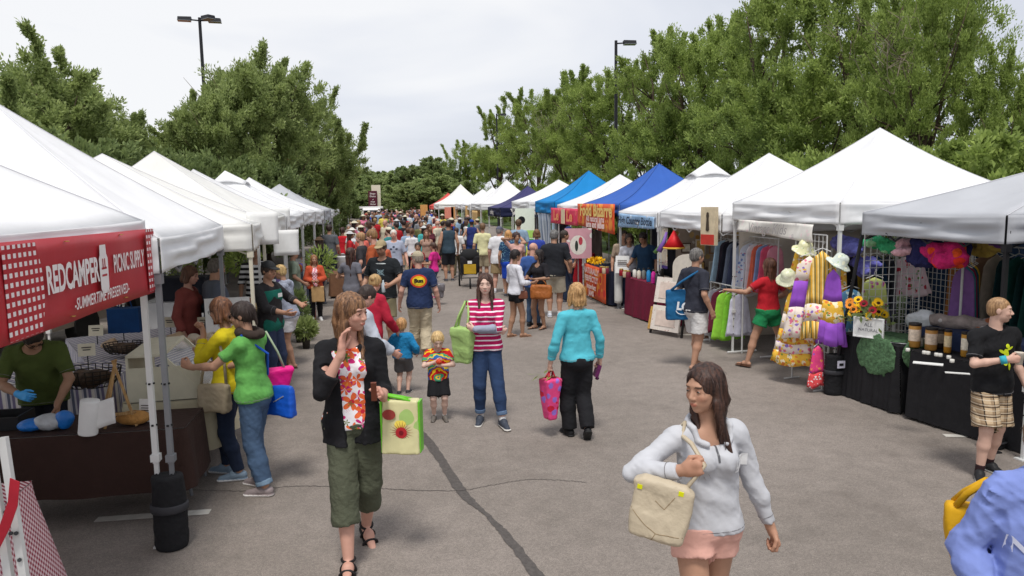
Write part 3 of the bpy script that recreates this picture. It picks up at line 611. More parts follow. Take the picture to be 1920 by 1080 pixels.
# ---- shoes
 if shoes:
  for n in 'rl':
   hl,toe,fd=J[n+'hl'],J[n+'toe'],J[n+'fd'];ty=shoes.get('t','sneaker');s=SDF(np.minimum(hl,toe)-.05*H,np.maximum(hl,toe)+np.array([.05,.05,.06])*H,(.0055,.009,.016)[lod]);upv=np.cross(np.cross(fd,(0,0,1)),fd);upv=unit(upv)
   base=hl-upv*.018*H
   if ty=='sandal':
    s.cap(hl-upv*.022*H,toe+fd*.014*H-upv*.014*H,.024*H,.024*H,0,fl=(upv,3.2))
    for f_,hh in ((.72,.009),(.36,.024)) if shoes.get('straps') else ((.68,.012),):
     c=hl+(toe-hl)*f_+upv*hh*0;sv=np.cross(fd,upv);r_=.0275*H if f_>.5 else.0265*H
     for q in range(9):
      a=math.pi*q/8;a2=math.pi*(q+1)/8
      if q==8:break
      p1=c+sv*math.cos(a)*r_+upv*(math.sin(a)*(.022 if f_>.5 else.030)*H-.012*H);p2=c+sv*math.cos(a2)*r_+upv*(math.sin(a2)*(.022 if f_>.5 else.030)*H-.012*H);s.cap(p1,p2,.0055*H,.0055*H,0)
    if shoes.get('straps'):
     an=J[n+'an'];sv=np.cross(fd,upv)
     for q in range(12):
      a,a2=2*math.pi*q/12,2*math.pi*(q+1)/12;s.cap(an+(sv*math.cos(a)+fd*math.sin(a))*.0235*H-np.array([0,0,.004*H]),an+(sv*math.cos(a2)+fd*math.sin(a2))*.0235*H-np.array([0,0,.004*H]),.005*H,.005*H,0)
   else:
    s.cap(hl+upv*.004*H,hl+(toe-hl)*.45+upv*.016*H,.024*H,.024*H,.015);s.cap(hl+(toe-hl)*.4+upv*.006*H,toe+fd*.01*H,.025*H,.0175*H,.015,fl=(upv,1.15))
    s.cap(hl-upv*.014*H,toe+fd*.012*H-upv*.008*H,.026*H,.024*H,.004,fl=(upv,2.4))
    if ty=='high':s.cap(hl,J[n+'an']+np.array([0,0,.03*H]),.024*H,.024*H,.01)
   s.plane(hl-upv*.0285*H,-upv)
   c1=np.array(srgb(*shoes.get('c',(60,60,65))));c2=np.array(srgb(*shoes.get('sole',(215,212,205))))
   def cf(v,hl=hl,upv=upv,c1=c1,c2=c2):zz=(v-hl)@upv; return np.where((zz<-.0125*H)[:,None],c2[None],c1[None])
   s.build('shoe' if ty!='sandal' else 'sandal',M('shoe_leather',(90,90,90),rough=.6,var=.08,kind='attr'),root,cf)
   if shoes.get('sock'):
    an=J[n+'an'];u=unit(J[n+'k']-an);s=SDF(an-.07*H,an+.09*H,(.006,.01,.018)[lod]);s.cap(an-u*.02*H,an+u*.10*H,.0225*H,.0255*H,0);s.plane(an+u*shoes.get('sh',.03)*H,u);s.build('sock',cloth(shoes['sock'],'sock'),root)
 if glasses:
  m=MB()
  for q in (1,-1):
   cc=np.array([q*.15,.43,.03]);pts=[W(cc+np.array([.10*math.cos(a),-.03*abs(math.cos(a)),.065*math.sin(a)])) for a in np.linspace(0,2*math.pi,13)];m.tube(pts,.011*HH,5);m.tube([W((q*.25,.40,.05)),W((q*.345,.18,.05)),W((q*.345,-.05,.02))],.010*HH,5)
  m.tube([W((-.05,.45,.04)),W((.05,.45,.04))],.009*HH,5);gm=M('glasses_frame',(28,24,24),rough=.3,var=0);g=m.build('glasses',gm,root)
  if glasses=='dark':
   m=MB()
   for q in (1,-1):m.add([W((q*.15+.095*math.cos(a),.432-.03*abs(math.cos(a)),.03+.06*math.sin(a))) for a in np.linspace(0,2*math.pi,11)[:-1]],[tuple(range(10))])
   m.build('lens',M('dark_lens',(20,18,20),rough=.08,var=0,spec=.7),g)
 root['_']=0; del root['_'];J['root']=root;J['W']=W;J['M']=Matrix.Translation(Vector(root.location))@Matrix.Rotation(root.rotation_euler.z,4,'Z')
 if extra:extra(J,root)
 return J
def make_hat(hat,root,J,W,lod):
 ty,c=hat[0],hat[1];HH=J['HH'];Rh=J['Rh'];Hc=J['head'];s=SDF(Hc-.95*HH,Hc+.95*HH,(.006,.010,.02)[lod]);mt=cloth(c,'hat');bl=.0
 if ty!='visor':
  s.ell(W((0,-.06,.16)),[HH*.395,HH*.47,HH*.42],0,Rh);s.plane(W((0,0,.20)),Rh@np.array([0,.12,-1]))
 else:
  s.ell(W((0,-.06,.14)),[HH*.40,HH*.475,HH*.38],0,Rh);s.plane(W((0,0,.16)),Rh@np.array([0,.12,-1]));s.plane(W((0,0,.30)),Rh@np.array([0,-.12,1]))
 if ty in ('cap','visor'):
  q=SDF(Hc-.95*HH,Hc+.95*HH,(.006,.010,.02)[lod]);sd_=-1 if len(hat)>2 and hat[2]=='back' else 1
  q.ell(W((0,sd_*.40,.235)),[HH*.30,HH*.36,HH*.06],0,Rh);s.D=np.minimum(s.D,q.D)
 else:
  br=hat[2] if len(hat)>2 else.78;q=SDF(Hc-.95*HH,Hc+.95*HH,(.006,.010,.02)[lod]);q.ell(W((0,-.04,.22)),[HH*br,HH*(br+.05),HH*.055],0,Rh);q.ripple(lambda X,Y,Z:.0*X+.0*Y+.01*HH*np.sin(np.arctan2(Y-Hc[1],X-Hc[0])*5));s.D=np.minimum(s.D,q.D)
 s.build('hat',mt,root)
def fit(foot,head,hy=None):
 """ground point under a foot pixel and the height that puts the crown of the head on the head row"""
 g=G(*foot);lo,hi=.5,2.3
 for _ in range(30):
  m=(lo+hi)/2
  if proj((g[0],g[1],m))[1]>head:lo=m
  else:hi=m
 return g,(lo+hi)/2
def decal(me,target,T,mat,name,parent,dirn=(0,-1,0),off=.0025):
 """lay a flat mesh (x right, y up) onto a garment: T places it in the person's frame, then each vertex is pushed along dirn until it meets the cloth"""
 tm=target.data;bv=BVHTree.FromPolygons([v.co.copy() for v in tm.vertices],[tuple(p.vertices) for p in tm.polygons]);d=Vector(dirn).normalized()
 hits=0
 for v in me.vertices:
  p=T@v.co;h_,n_,i_,ds=bv.ray_cast(p-d*.6,d,1.5)
  if h_ is not None:v.co=h_-d*off;hits+=1
  else:v.co=p
 me.materials.clear(); return link(name,me,mat,parent)
def disc_mesh(rx,rz,n=28,rings=6,hole=0.):
 v=[];f=[]
 for i in range(rings+1):
  t=hole+(1-hole)*i/rings
  for j in range(n):a=2*math.pi*j/n;v.append((rx*t*math.cos(a),rz*t*math.sin(a),0))
 for i in range(rings):
  for j in range(n):f.append((i*n+j,i*n+(j+1)%n,(i+1)*n+(j+1)%n,(i+1)*n+j))
 return raw_mesh('mark',v,f)
def onto(J,body,size,cx,cz,mat,side=1,tgt='shirt0',bold=.0,shear=0.,me=None,name='lettering',sx=1.,off=.0025,ang=0.):
 """print on a garment; side +1 chest, -1 back; cx to the viewer's right"""
 me=me or text_mesh(body,size,bold,shear=shear,sx=sx);s_=side;Rt=J['Rt']
 fwd=Rt@np.array([0,s_,0]);rgt=Rt@np.array([-s_,0,0]);upv=Rt@np.array([0,0,1]);ca,sa=math.cos(ang),math.sin(ang)
 r2=rgt*ca+upv*sa;u2=upv*ca-rgt*sa;base=J['pel']
 T=Matrix(((r2[0],u2[0],fwd[0],0),(r2[1],u2[1],fwd[1],0),(r2[2],u2[2],fwd[2],0),(0,0,0,1)));o=base+rgt*cx+upv*cz;T.translation=Vector(o)
 return decal(me,J[tgt],T,mat,name,J[tgt],dirn=-fwd,off=off)
# ------------------------ ground
def ground():
 m=bpy.data.materials.new('asphalt');m.use_nodes=True ;t=m.node_tree;L=t.links.new;b=t.nodes['Principled BSDF'];b.inputs['Roughness'].default_value=.88;b.inputs['Specular IOR Level'].default_value=.25
 tx=NN(t,'ShaderNodeTexCoord');s_=tx.outputs['Object']
 def noise(sc,de=3,ro=.5):
  n=NN(t,'ShaderNodeTexNoise');n.inputs['Scale'].default_value=sc;n.inputs['Detail'].default_value=de;n.inputs['Roughness'].default_value=ro;L(s_,n.inputs[0]); return n.outputs['Fac']
 def rng(v,a,b_,c,d):q=NN(t,'ShaderNodeMapRange');L(v,q.inputs[0]);[setattr(q.inputs[i+1],'default_value',x) for i,x in enumerate((a,b_,c,d))]; return q.outputs[0]
 vo=NN(t,'ShaderNodeTexVoronoi');vo.inputs['Scale'].default_value=75;L(s_,vo.inputs[0]);v2=NN(t,'ShaderNodeTexVoronoi');v2.inputs['Scale'].default_value=32;L(s_,v2.inputs[0])
 base=_mix(t,rng(noise(.35,4),.35,.65,0,1),(123,115,108),(140,131,124))
 sp=_m(t,'MULTIPLY',rng(noise(140,2,.7),.3,.7,.66,1.34),rng(noise(5,4,.6),.3,.7,.90,1.10))
 sp=_m(t,'MULTIPLY',sp,rng(_xyz(t,vo.outputs['Color'])[0],0,1,.87,1.14))
 vm=NN(t,'ShaderNodeVectorMath',operation='MULTIPLY');L(base,vm.inputs[0]);L(sp,vm.inputs[1])
 wh=_m(t,'LESS_THAN',v2.outputs['Distance'],.085);sel=_m(t,'GREATER_THAN',_xyz(t,v2.outputs['Color'])[1],.82);col=_mix(t,_m(t,'MULTIPLY',_m(t,'MULTIPLY',wh,sel),.6),vm.outputs[0],(190,184,174))
 st=rng(noise(.9,5,.65),.58,.72,0,.5);col=_mix(t,st,col,(100,92,86));L(col,b.inputs['Base Color'])
 bp=NN(t,'ShaderNodeBump');bp.inputs['Strength'].default_value=.55;bp.inputs['Distance'].default_value=.006;L(_m(t,'ADD',noise(150,3,.7),_m(t,'MULTIPLY',vo.outputs['Distance'],.8)),bp.inputs['Height']);L(bp.outputs[0],b.inputs['Normal'])
 mb=MB();mb.add([(-400,-30,0),(400,-30,0),(400,900,0),(-400,900,0)],[(0,1,2,3)]);tag(mb.build('ground',m),kind='structure')
 g=MB();g.add([(9.2,-10,.012),(60,-10,.012),(60,500,.012),(9.2,500,.012)],[(0,1,2,3)]);g.add([(-70,-10,.012),(-9,-10,.012),(-9,140,.012),(-70,140,.012)],[(0,1,2,3)]);g.add([(-9,108,.012),(9.2,108,.012),(9.2,500,.012),(-9,500,.012)],[(0,1,2,3)])
 tag(g.build('grass_verge',M('grass',(74,92,40),rough=1,var=.35,vscale=1.2,bump=.6,bscale=40)),kind='structure')
 def strip(name,pts,w_,mat,z=.004,n=90,jit=.02,lab=None,sd=1):
  P=[G(*q)[:2] for q in pts];rg=np.random.default_rng(sd);seg=[];
  ks=np.linspace(0,len(P)-1,n);
  for k in ks:
   i=min(int(k),len(P)-2);f=k-i;p0,p1,p2,p3=P[max(i-1,0)],P[i],P[i+1],P[min(i+2,len(P)-1)]
   seg.append(.5*((2*p1)+(-p0+p2)*f+(2*p0-5*p1+4*p2-p3)*f*f+(-p0+3*p1-3*p2+p3)*f**3))
  v=[];f=[]
  for i,q in enumerate(seg):
   d=seg[min(i+1,n-1)]-seg[max(i-1,0)];d=d/np.linalg.norm(d);nn=np.array([-d[1],d[0]]);ww=(w_(i/(n-1)) if callable(w_) else w_)
   a,c=ww*(1+rg.uniform(-.10,.10)),ww*(1+rg.uniform(-.10,.10));j=rg.uniform(-jit,jit);v+=[(*(q+nn*(a+j)),z),(*(q-nn*(c-j)),z)]
   if i:f.append((2*i-2,2*i,2*i+1,2*i-1))
  m_=MB();m_.add(v,f); return tag(m_.build(name,mat),kind='structure')
 tar=M('tar',(84,79,76),rough=.72,var=.2,vscale=30,bump=.4)
 strip('tar_seal',[(790,812),(822,856),(868,925),(915,968),(960,1018),(1015,1090),(1030,1110)],lambda t_:.038+.012*math.sin(t_*9)+.006*math.sin(t_*23),tar,jit=.006)
 strip('tar_seal',[(716,700),(745,742),(790,812)],.03,tar,jit=.004,sd=3)
 strip('pavement_crack',[(330,918),(450,921),(560,912),(700,916),(780,920),(868,921)],.0035,M('crack',(58,54,52),var=.1),jit=.008,sd=2,n=140)
 strip('pavement_crack',[(868,921),(990,900),(1100,905)],.003,M('crack',(58,54,52)),jit=.01,sd=4,n=90)
 wp=M('road_paint',(196,192,184),rough=.8,var=.12,vscale=14)
 def line(a,b_,w_):
  p,q=G(*a)[:2],G(*b_)[:2];d=(q-p)/np.linalg.norm(q-p);n_=np.array([-d[1],d[0]])*w_/2;mm=MB();mm.add([(*(p+n_),.0045),(*(p-n_),.0045),(*(q-n_),.0045),(*(q+n_),.0045)],[(0,1,2,3)]);tag(mm.build('road_marking',wp),kind='structure')
 line((180,975),(394,960),.10);line((372,823),(412,820),.09);line((1770,817),(1812,818),.09);line((1270,628),(1312,628),.08)
ground()
# ------------------------ trees
def leafmat(name,c1,c2,tr=.28):
 m=bpy.data.materials.new(name);m.use_nodes=True ;t=m.node_tree;L=t.links.new;b=t.nodes['Principled BSDF'];b.inputs['Roughness'].default_value=.55;b.inputs['Specular IOR Level'].default_value=.35
 g=NN(t,'ShaderNodeNewGeometry');tx=NN(t,'ShaderNodeTexCoord');n=NN(t,'ShaderNodeTexNoise');n.inputs['Scale'].default_value=.9;n.inputs['Detail'].default_value=3;L(tx.outputs['Object'],n.inputs[0])
 f=_m(t,'ADD',_m(t,'MULTIPLY',g.outputs['Random Per Island'],.55),_m(t,'MULTIPLY',_m(t,'SUBTRACT',n.outputs['Fac'],.27),1.15));col=_mix(t,f,c1,c2);L(col,b.inputs['Base Color'])
 tl=NN(t,'ShaderNodeBsdfTranslucent');L(col,tl.inputs[0]);ms=NN(t,'ShaderNodeMixShader');ms.inputs[0].default_value=tr;L(b.outputs[0],ms.inputs[1]);L(tl.outputs[0],ms.inputs[2]);L(ms.outputs[0],t.nodes['Material Output'].inputs[0]); return m
LEAF_ASH=leafmat('ash_leaves',(104,122,70),(186,200,128),.5);LEAF_R=leafmat('poplar_leaves',(100,122,58),(184,202,112),.5);LEAF_FAR=leafmat('far_leaves',(112,132,82),(176,190,124),.45);LEAF_D=leafmat('dark_leaves',(88,106,64),(150,166,104),.45)
BARK=M('bark',(92,78,66),rough=.95,var=.3,vscale=6,bump=.6,bscale=30);TWIG=M('dead_twig',(128,118,102),rough=.95,var=.2)
def tree_mesh(seed,Hh,Wd,base=.22,n_cl=170,per=230,leaf=(.15,.045),up=.25,gap=.3,crown=None,lobes=7):
 """tapered trunk and limbs, and a crown of leaf sprays gathered at the limb ends"""
 rg=np.random.default_rng(seed);wood=MB();tips=[]
 tr=Hh*.024;top=np.array([rg.uniform(-.3,.3),rg.uniform(-.3,.3),Hh*.62]);k=7
 tp=[np.array([0,0,-.05])+(top-np.array([0,0,0]))*i/k+np.array([rg.uniform(-.06,.06),rg.uniform(-.06,.06),0])*(i>0) for i in range(k+1)]
 wood.tube(tp,[tr*(1.25 if i==0 else 1)*(1-.72*i/k) for i in range(k+1)],8)
 for L_ in range(lobes*2):
  a=2*math.pi*(L_/lobes)+rg.uniform(-.4,.4);st=tp[2+int(rg.integers(0,k-2))];hz=base+(1-base)*rg.uniform(.15,.97);rr=Wd*.5*math.sqrt(max(.05,1-((hz-.5*(1+base))/(.5*(1-base)*1.12))**2))*rg.uniform(.55,1.0)
  rr=min(rr,.38*Wd);e_=np.array([math.cos(a)*rr,math.sin(a)*rr,Hh*hz]);md=st*.5+e_*.5+np.array([0,0,.18*Hh*rg.uniform(-.2,.5)]);md2=(md+e_)/2+rg.normal(size=3)*.12;wood.tube([st,(st+md)/2+rg.normal(size=3)*.08,md,md2,e_],[tr*.42,tr*.34,tr*.25,tr*.15,tr*.04],5);tips.append((md2,.8));tips.append((e_,1.))
  for _ in range(3):
   e2=e_+rg.normal(size=3)*np.array([.16,.16,.10])*Wd;rc=math.hypot(e2[0],e2[1]);e2[:2]*=min(1,.40*Wd/max(rc,.01));e2[2]=min(e2[2],.9*Hh);wood.tube([md,(md+e2)/2+rg.normal(size=3)*.1,e2],[tr*.18,tr*.11,tr*.03],4);tips.append((e2,.9))
 tips.append((top+np.array([0,0,Hh*.3]),1.));T=np.array([q for q,_ in tips])
 C=[];small=[]
 lob=[(rg.uniform(0,6.28),rg.uniform(.3,1),rg.uniform(.75,1.12)) for _ in range(9)]
 while len(C)<n_cl:
  p=T[rg.integers(len(T))]+rg.normal(size=3)*np.array([.13,.13,.085])*Wd
  z=p[2]/Hh;
  if z<base or z>1.02:continue
  q=(z-.5*(1+base))/(.5*(1-base));rmax=Wd*.5*math.sqrt(max(0.02,1-abs(q)**2.3));a=math.atan2(p[1],p[0]);rmax*=1+.22*math.sin(a*3+z*9+seed)+.12*math.sin(a*7+z*17)
  r_=math.hypot(p[0],p[1])
  if r_>rmax:continue
  C.append(p)
 for _ in range(int(n_cl*.16)):
  c0=C[int(rg.integers(len(C)))] if len(C) else None
  if c0[2]<Hh*(base+.35*(1-base)):continue
  dv=np.array([c0[0]/Wd*.45,c0[1]/Wd*.45,.8])+rg.normal(size=3)*.18;dv/=np.linalg.norm(dv);L_=rg.uniform(.04,.085)*Hh;wood.tube([c0,c0+dv*L_*.9],[.014,.004],3)
  for q in (.45,.7,.92,1.1):C.append(c0+dv*L_*q);small.append(len(C)-1)
 C=np.array(C);rad=rg.uniform(.022,.060,len(C))*Wd*1.0;rad[small]*=.5;N=len(C)*per;ci=np.repeat(np.arange(len(C)),per)
 d=rg.normal(size=(N,3));d/=np.linalg.norm(d,axis=1)[:,None];rr=rg.uniform(0,1,N)**.45*rad[ci];ax=C*np.array([1,1,0])/(Wd*.5)+np.array([0,0,.55])+rg.normal(size=C.shape)*.35;ax/=np.linalg.norm(ax,axis=1)[:,None];P=C[ci]+d*rr[:,None]*.8;P=P+ax[ci]*(rr*rg.uniform(-1,1.6,N))[:,None]*1.0
 D=d*.6+ax[ci]*.5+np.array([0,0,up])+rg.normal(size=(N,3))*.45;D/=np.linalg.norm(D,axis=1)[:,None];s_=np.cross(D,rg.normal(size=(N,3)));s_/=np.linalg.norm(s_,axis=1)[:,None]
 ll=leaf[0]*rg.uniform(.6,1.25,N)[:,None];lw=leaf[1]*rg.uniform(.7,1.3,N)[:,None];nn=np.cross(D,s_)*lw*.5
 v=np.stack([P,P+D*ll*.5+s_*lw+nn,P+D*ll,P+D*ll*.5-s_*lw+nn],1).reshape(-1,3);f=np.arange(N*4).reshape(-1,4)
 wm=raw_mesh('trunk',wood.v,wood.f,True);lm=raw_mesh('crown',v,f); return wm,lm
def put_tree(meshes,x,y,label,lm=LEAF_R,sc=1.,rz=0.,group=None,name='tree',sz=None):
 t=thing(name,label,'tree',(x,y,0),rz,group);a=link('trunk',meshes[0],[],t);c=link('crown',meshes[1],[],t)
 for o,m in ((a,BARK),(c,lm)):
  if not o.data.materials:o.data.materials.append(m)
  o.material_slots[0].link='OBJECT';o.material_slots[0].material=m
 t.scale=(sc,sc,sz or sc); return t
TA=tree_mesh(11,8.5,6.0,base=.16,n_cl=430,per=165,leaf=(.115,.023));TB=tree_mesh(23,8.5,4.8,base=.16,n_cl=360,per=165,leaf=(.105,.023),up=.8);TC=tree_mesh(37,8.5,5.6,base=.14,n_cl=380,per=155,leaf=(.11,.023),up=.6)
TF=tree_mesh(51,9,7.5,base=.02,n_cl=300,per=80,leaf=(.34,.10))
TS=tree_mesh(61,3.2,3.6,base=.02,n_cl=220,per=130,leaf=(.12,.028),up=.5)
def tt(px,py,x,hw=8.5):p=DX(px,py,x); return p[0],p[1],p[2]/hw/1.04
RT=[(1905,85,12.0,TA,'ash with drooping narrow leaves at the right edge of the photo'),(1745,-60,11.2,TC,'tall loose crowned tree with bare brown twigs showing sky, above the grey canopy'),(1600,-95,11.6,TA,'tallest green tree, right behind the tall white peak'),(1450,-45,10.6,TB,'bushy bright green tree behind the wide white canopy'),(1345,25,11.4,TA,'green tree between the right lamp post and the tallest tree'),(1245,72,10.4,TB,'upright tree with sprouting tips just right of the lamp post'),(1150,122,10.8,TC,'loose tree with the right lamp post standing in front of it'),(1080,142,10.2,TB,'slim upright tree behind the cyan canopy'),(1010,165,10.8,TC,'spreading tree with brown dead twigs behind the navy canopy'),(935,208,10.3,TB,'rounded tree behind the far white peaks'),(872,262,9.6,TA,'small rounded tree near the far end of the right row'),(822,300,8.8,TB,'low bushy tree at the far end of the right row')]
for px,py,x,me,lab in RT:
 X_,Y_,sc=tt(px,py,x);put_tree(me,X_,Y_,lab,LEAF_R,1.,rz=px*.7,group='trees behind the right row of stalls',sz=sc);o=COL.objects[-1]
 for o in [q for q in COL.objects if q.get('label')==lab]:w_={1905:.42,1745:.54,1600:.84,1450:.84,1345:.84}.get(px,max(.8,min(1.2,sc)));o.scale=(w_,w_,sc)
for i,(px,x) in enumerate([(1880,9.7),(1740,9.9),(1600,9.6),(1480,10),(1380,9.7),(1290,9.9),(1210,9.7),(1140,9.8),(1080,9.6),(1030,9.8),(980,9.7),(935,9.6)]):
 p=DX(px,330,x);o=put_tree(TS,x,p[1],['leafy shrub behind the grey canopy','leafy shrub behind the tall white peak','leafy shrub left of the tall white peak','leafy shrub behind the wide white canopy','leafy shrub behind the vented white canopy','leafy shrub behind the blue peak','leafy shrub left of the blue peak','leafy shrub behind the cyan peak','leafy shrub left of the cyan peak','leafy shrub behind the navy peak','leafy shrub behind the steep white peak','leafy shrub above the farthest white peaks'][i],LEAF_R,1.05,rz=i*1.3,group='shrubs behind the right row of stalls',name='shrub')
TL=tree_mesh(77,9.5,8.0,base=.2,n_cl=560,per=130,leaf=(.19,.036),up=.3,lobes=9)
TL2=tree_mesh(79,8.5,6.0,base=.15,n_cl=400,per=130,leaf=(.17,.034),up=.35)
def ltree(px,py,y,me,hw,lab,wd=1.,lm=LEAF_ASH,rz=0,name='tree'):
 p=DY(px,py,y);o=put_tree(me,p[0],y,lab,lm,1,rz=rz,group='trees behind the left row of stalls',name=name);o.scale=(wd,wd,p[2]/hw/1.09); return o
ltree(462,78,31,TL,9.5,'large ash tree with uneven crown behind the left tents, lamp post in front',.74,rz=.8)
ltree(582,165,35,TL2,8.5,'right part ash with drooping branches over the far left tents',.66,rz=2.3)
ltree(398,150,28,TL2,8.5,'tree filling the left flank of the large ash',.62,rz=4.1)
ltree(35,65,22,TL2,8.5,'airy ash at the left edge of the photo',.78,rz=1.2)
ltree(120,125,26,TL2,8.5,'ash tree with thin crown second from the left edge',.66,rz=3.3)
ltree(190,170,29,TL,9.5,'ash tree sloping down to the gap of sky',.42,rz=5.2)
ltree(268,235,33,TL2,8.5,'low tree in the dip between the left ashes',.62,rz=2.0)
ltree(322,245,34,TL2,8.5,'low tree just left of the large ash',.8,rz=0.3)
for i,(px,y) in enumerate([(20,17),(120,18),(210,20),(300,22),(390,24),(460,27),(520,31),(570,36),(612,44)]):
 p=DY(px,290,y);o=put_tree(TS,p[0]-.5,y,['dark shrub behind the left tents, '+q for q in ('at the left edge','below the thin ash','below the sloping ash','in the dip of the crowns','below the large ash, left side','below the large ash, middle','below the large ash, right side','before the brick building','at the far end of the row')][i],LEAF_D,1.25,rz=i*1.1,group='shrubs behind the left row of stalls',name='shrub')
for i,(px,py,y,wd) in enumerate([(590,345,95,1.3),(625,340,110,1.3),(655,328,120,1.3),(690,322,125,1.4),(722,326,120,1.2),(745,322,105,1.1),(775,318,98,1.1),(800,300,90,1.1),(640,362,92,.9),(675,358,94,.8),(735,350,95,.9),(765,348,80,.9),(790,340,74,.9),(600,372,80,.8),(715,360,90,.9),(560,350,90,1.2),(530,345,88,1.1),(830,330,76,1.0)]):
 p=DY(px,py,y);o=put_tree(TF,p[0],y,'distant '+['round green tree left of the brick gable','pale green tree under the brick building','tall tree left of the sign pylon','tall tree directly behind the sign pylon','dark tree right of the sign pylon','tall tree above the food truck roof line','tree meeting the right treeline','taller tree at the start of the right treeline','low yellow green tree beside the red canopy','low bush tree left of the pylon foot','low bush tree right of the pylon','bush tree above the red and white tent','bush tree by the farthest right tents','bush tree behind the red canopy','small dark tree at the pylon foot','tree behind the last left tents','tree beside the brick tower','bush behind the farthest right tents'][i],[LEAF_FAR,LEAF_D,LEAF_FAR][i%3] if i not in (4,14) else LEAF_D,wd,rz=i*.9,group='distant trees at the end of the aisle');o.scale=(wd,wd,p[2]/9)
def twigs(px,py,x,n,ln,lab,sd):
 rg=np.random.default_rng(sd);p=DX(px,py,x);m=MB()
 for _ in range(n):
  a=rg.uniform(-.7,.9);d=np.array([rg.normal()*.5,math.cos(a)*-.2,.5+rg.uniform(0,.8)]);d[0]+=.6*rg.choice([-1,1]);d/=np.linalg.norm(d);st=p+rg.normal(size=3)*np.array([.5,.5,.4])*ln;L_=ln*rg.uniform(.4,1.1);b_=rg.normal(size=3)*.12*ln
  m.tube([p,st],[.015,.010],3) if _%4==0 else 0;m.tube([st,st+d*L_*.5+b_,st+d*L_],[.007,.005,.002],4)
  for q in range(4):s2=st+d*L_*rg.uniform(.3,.9);e2=d+rg.normal(size=3)*.6;e2/=np.linalg.norm(e2);m.tube([s2,s2+e2*L_*.35],[.008,.003],3)
 return m
for lab,args in (('tall loose crowned tree with bare brown twigs showing sky, above the grey canopy',(1690,110,10.4,26,.9,'',3)),('spreading tree with brown dead twigs behind the navy canopy',(1040,262,8.9,34,1.4,'',5))):
 rtt=[q for q in COL.objects if q.get('label')==lab][0];m=twigs(*args);o=m.build('dead_twigs',TWIG,rtt);bpy.context.view_layer.update();Mi=rtt.matrix_basis.inverted();o.matrix_parent_inverse=Mi
# ------------------------ lamp posts
def lamp_post(px,pyt,y,heads,label):
 p=DY(px,pyt,y);t=thing('street_lamp',label,'lamp post',(p[0],y,0));zt=p[2];dm=M('lamp_metal',(46,46,50),rough=.5,var=.05,metal=.4)
 m=MB();m.tube([(0,0,0),(0,0,zt)],[.09,.06],10);m.lathe([(.14,0),(.14,.06),(.10,.10)],n=10);m.build('post',dm,t,False)
 for dx,dy in heads:
  m=MB();m.tube([(0,0,zt-.12),(dx*.35,dy*.35,zt-.10)],.03,6);m.build('arm',dm,t);m=MB();a=math.atan2(dy,dx)
  T=Matrix.Translation((dx*.55,dy*.55,zt-.08))@Matrix.Rotation(a,4,'Z')@Matrix.Scale(.74,4);v=[(-.34,-.2,.10),(.34,-.2,.08),(.34,.2,.08),(-.34,.2,.10),(-.30,-.23,-.10),(.36,-.23,-.10),(.36,.23,-.10),(-.30,.23,-.10)]
  m.add([T@Vector(q) for q in v],[(0,1,2,3),(7,6,5,4),(4,5,1,0),(5,6,2,1),(6,7,3,2),(7,4,0,3)]);h_=m.build('lamp_head',dm,t);m=MB();m.cbox(T@Vector((0.03,0,-.105)),(.5,.34,.02),rz=a);m.build('lens',M('lamp_glass',(120,124,128),rough=.2,var=0),h_)
 return t
lamp_post(374,33,32.5,[(-1,-.15),(1,.1),(.75,-.75)],'black lamp post with three box heads above the left ash tree')
lamp_post(1155,76,30,[(1,-.1)],'black lamp post with one box head before the right trees')
lamp_post(931,213,62,[(1,-.1)],'distant lamp post almost hidden in the right trees')
# ------------------------ far buildings, pylon, truck
def brick_building(x0,x1,y,h,label,storeys,tower=False,gable=False):
 t=thing('brick_building',label,'building',((x0+x1)/2,y,0));w_=x1-x0;m=MB();m.box((-w_/2,0,0),(w_/2,14,h));m.build('wall',M('brick',(176,110,80),rough=.9,var=.12,vscale=3,bump=.2),t)
 m=MB()
 if gable:m.add([(-w_/2-.5,-.5,h),(w_/2+.5,-.5,h),(w_/2+.5,14.5,h),(-w_/2-.5,14.5,h),(0,3,h+3.2),(0,11,h+3.2)],[(0,1,4),(1,2,5,4),(2,3,5),(3,0,4,5)])
 else:m.box((-w_/2-.4,-.4,h+.003),(w_/2+.4,14.4,h+.5))
 m.build('roof',M('terracotta',(178,96,62),rough=.9,var=.1),t)
 n=max(1,int(w_/4));gl=M('window_glass',(110,130,150),rough=.15,var=.1,spec=.6);tr=M('white_trim',(225,222,215),var=.03)
 for k in range(storeys):
  z=1.2+k*(h-1)/storeys
  for i in range(n):
   cx=-w_/2+w_*(i+.5)/n;m=MB();m.box((cx-.9,-.10,z),(cx+.9,-.003,z+2.0));f=m.build('window',tr,t);m=MB();m.box((cx-.75,-.13,z+.15),(cx-.06,-.103,z+1.85));m.box((cx+.06,-.13,z+.15),(cx+.75,-.103,z+1.85));m.build('pane',gl,f)
 m=MB()
 for k in range(1,storeys):z=k*(h-1)/storeys+.5;m.box((-w_/2-.05,-.08,z),(w_/2+.05,-.004,z+.3))
 if storeys>1:m.build('band',tr,t)
 return t
a=DY(528,320,60);brick_building(a[0]-1.7,a[0]+1.7,60,DY(535,300,60)[2],'narrow brick tower with white framed windows behind the large ash',3)
a=DY(632,330,190);brick_building(a[0]-8,a[0]+4,190,DY(632,326,190)[2],'orange brick house with gabled roof above the distant trees',3,gable=True)
a=DY(130,250,48);brick_building(a[0]-6,a[0]+6,48,5.2,'brick block mostly hidden behind the left ashes',2)
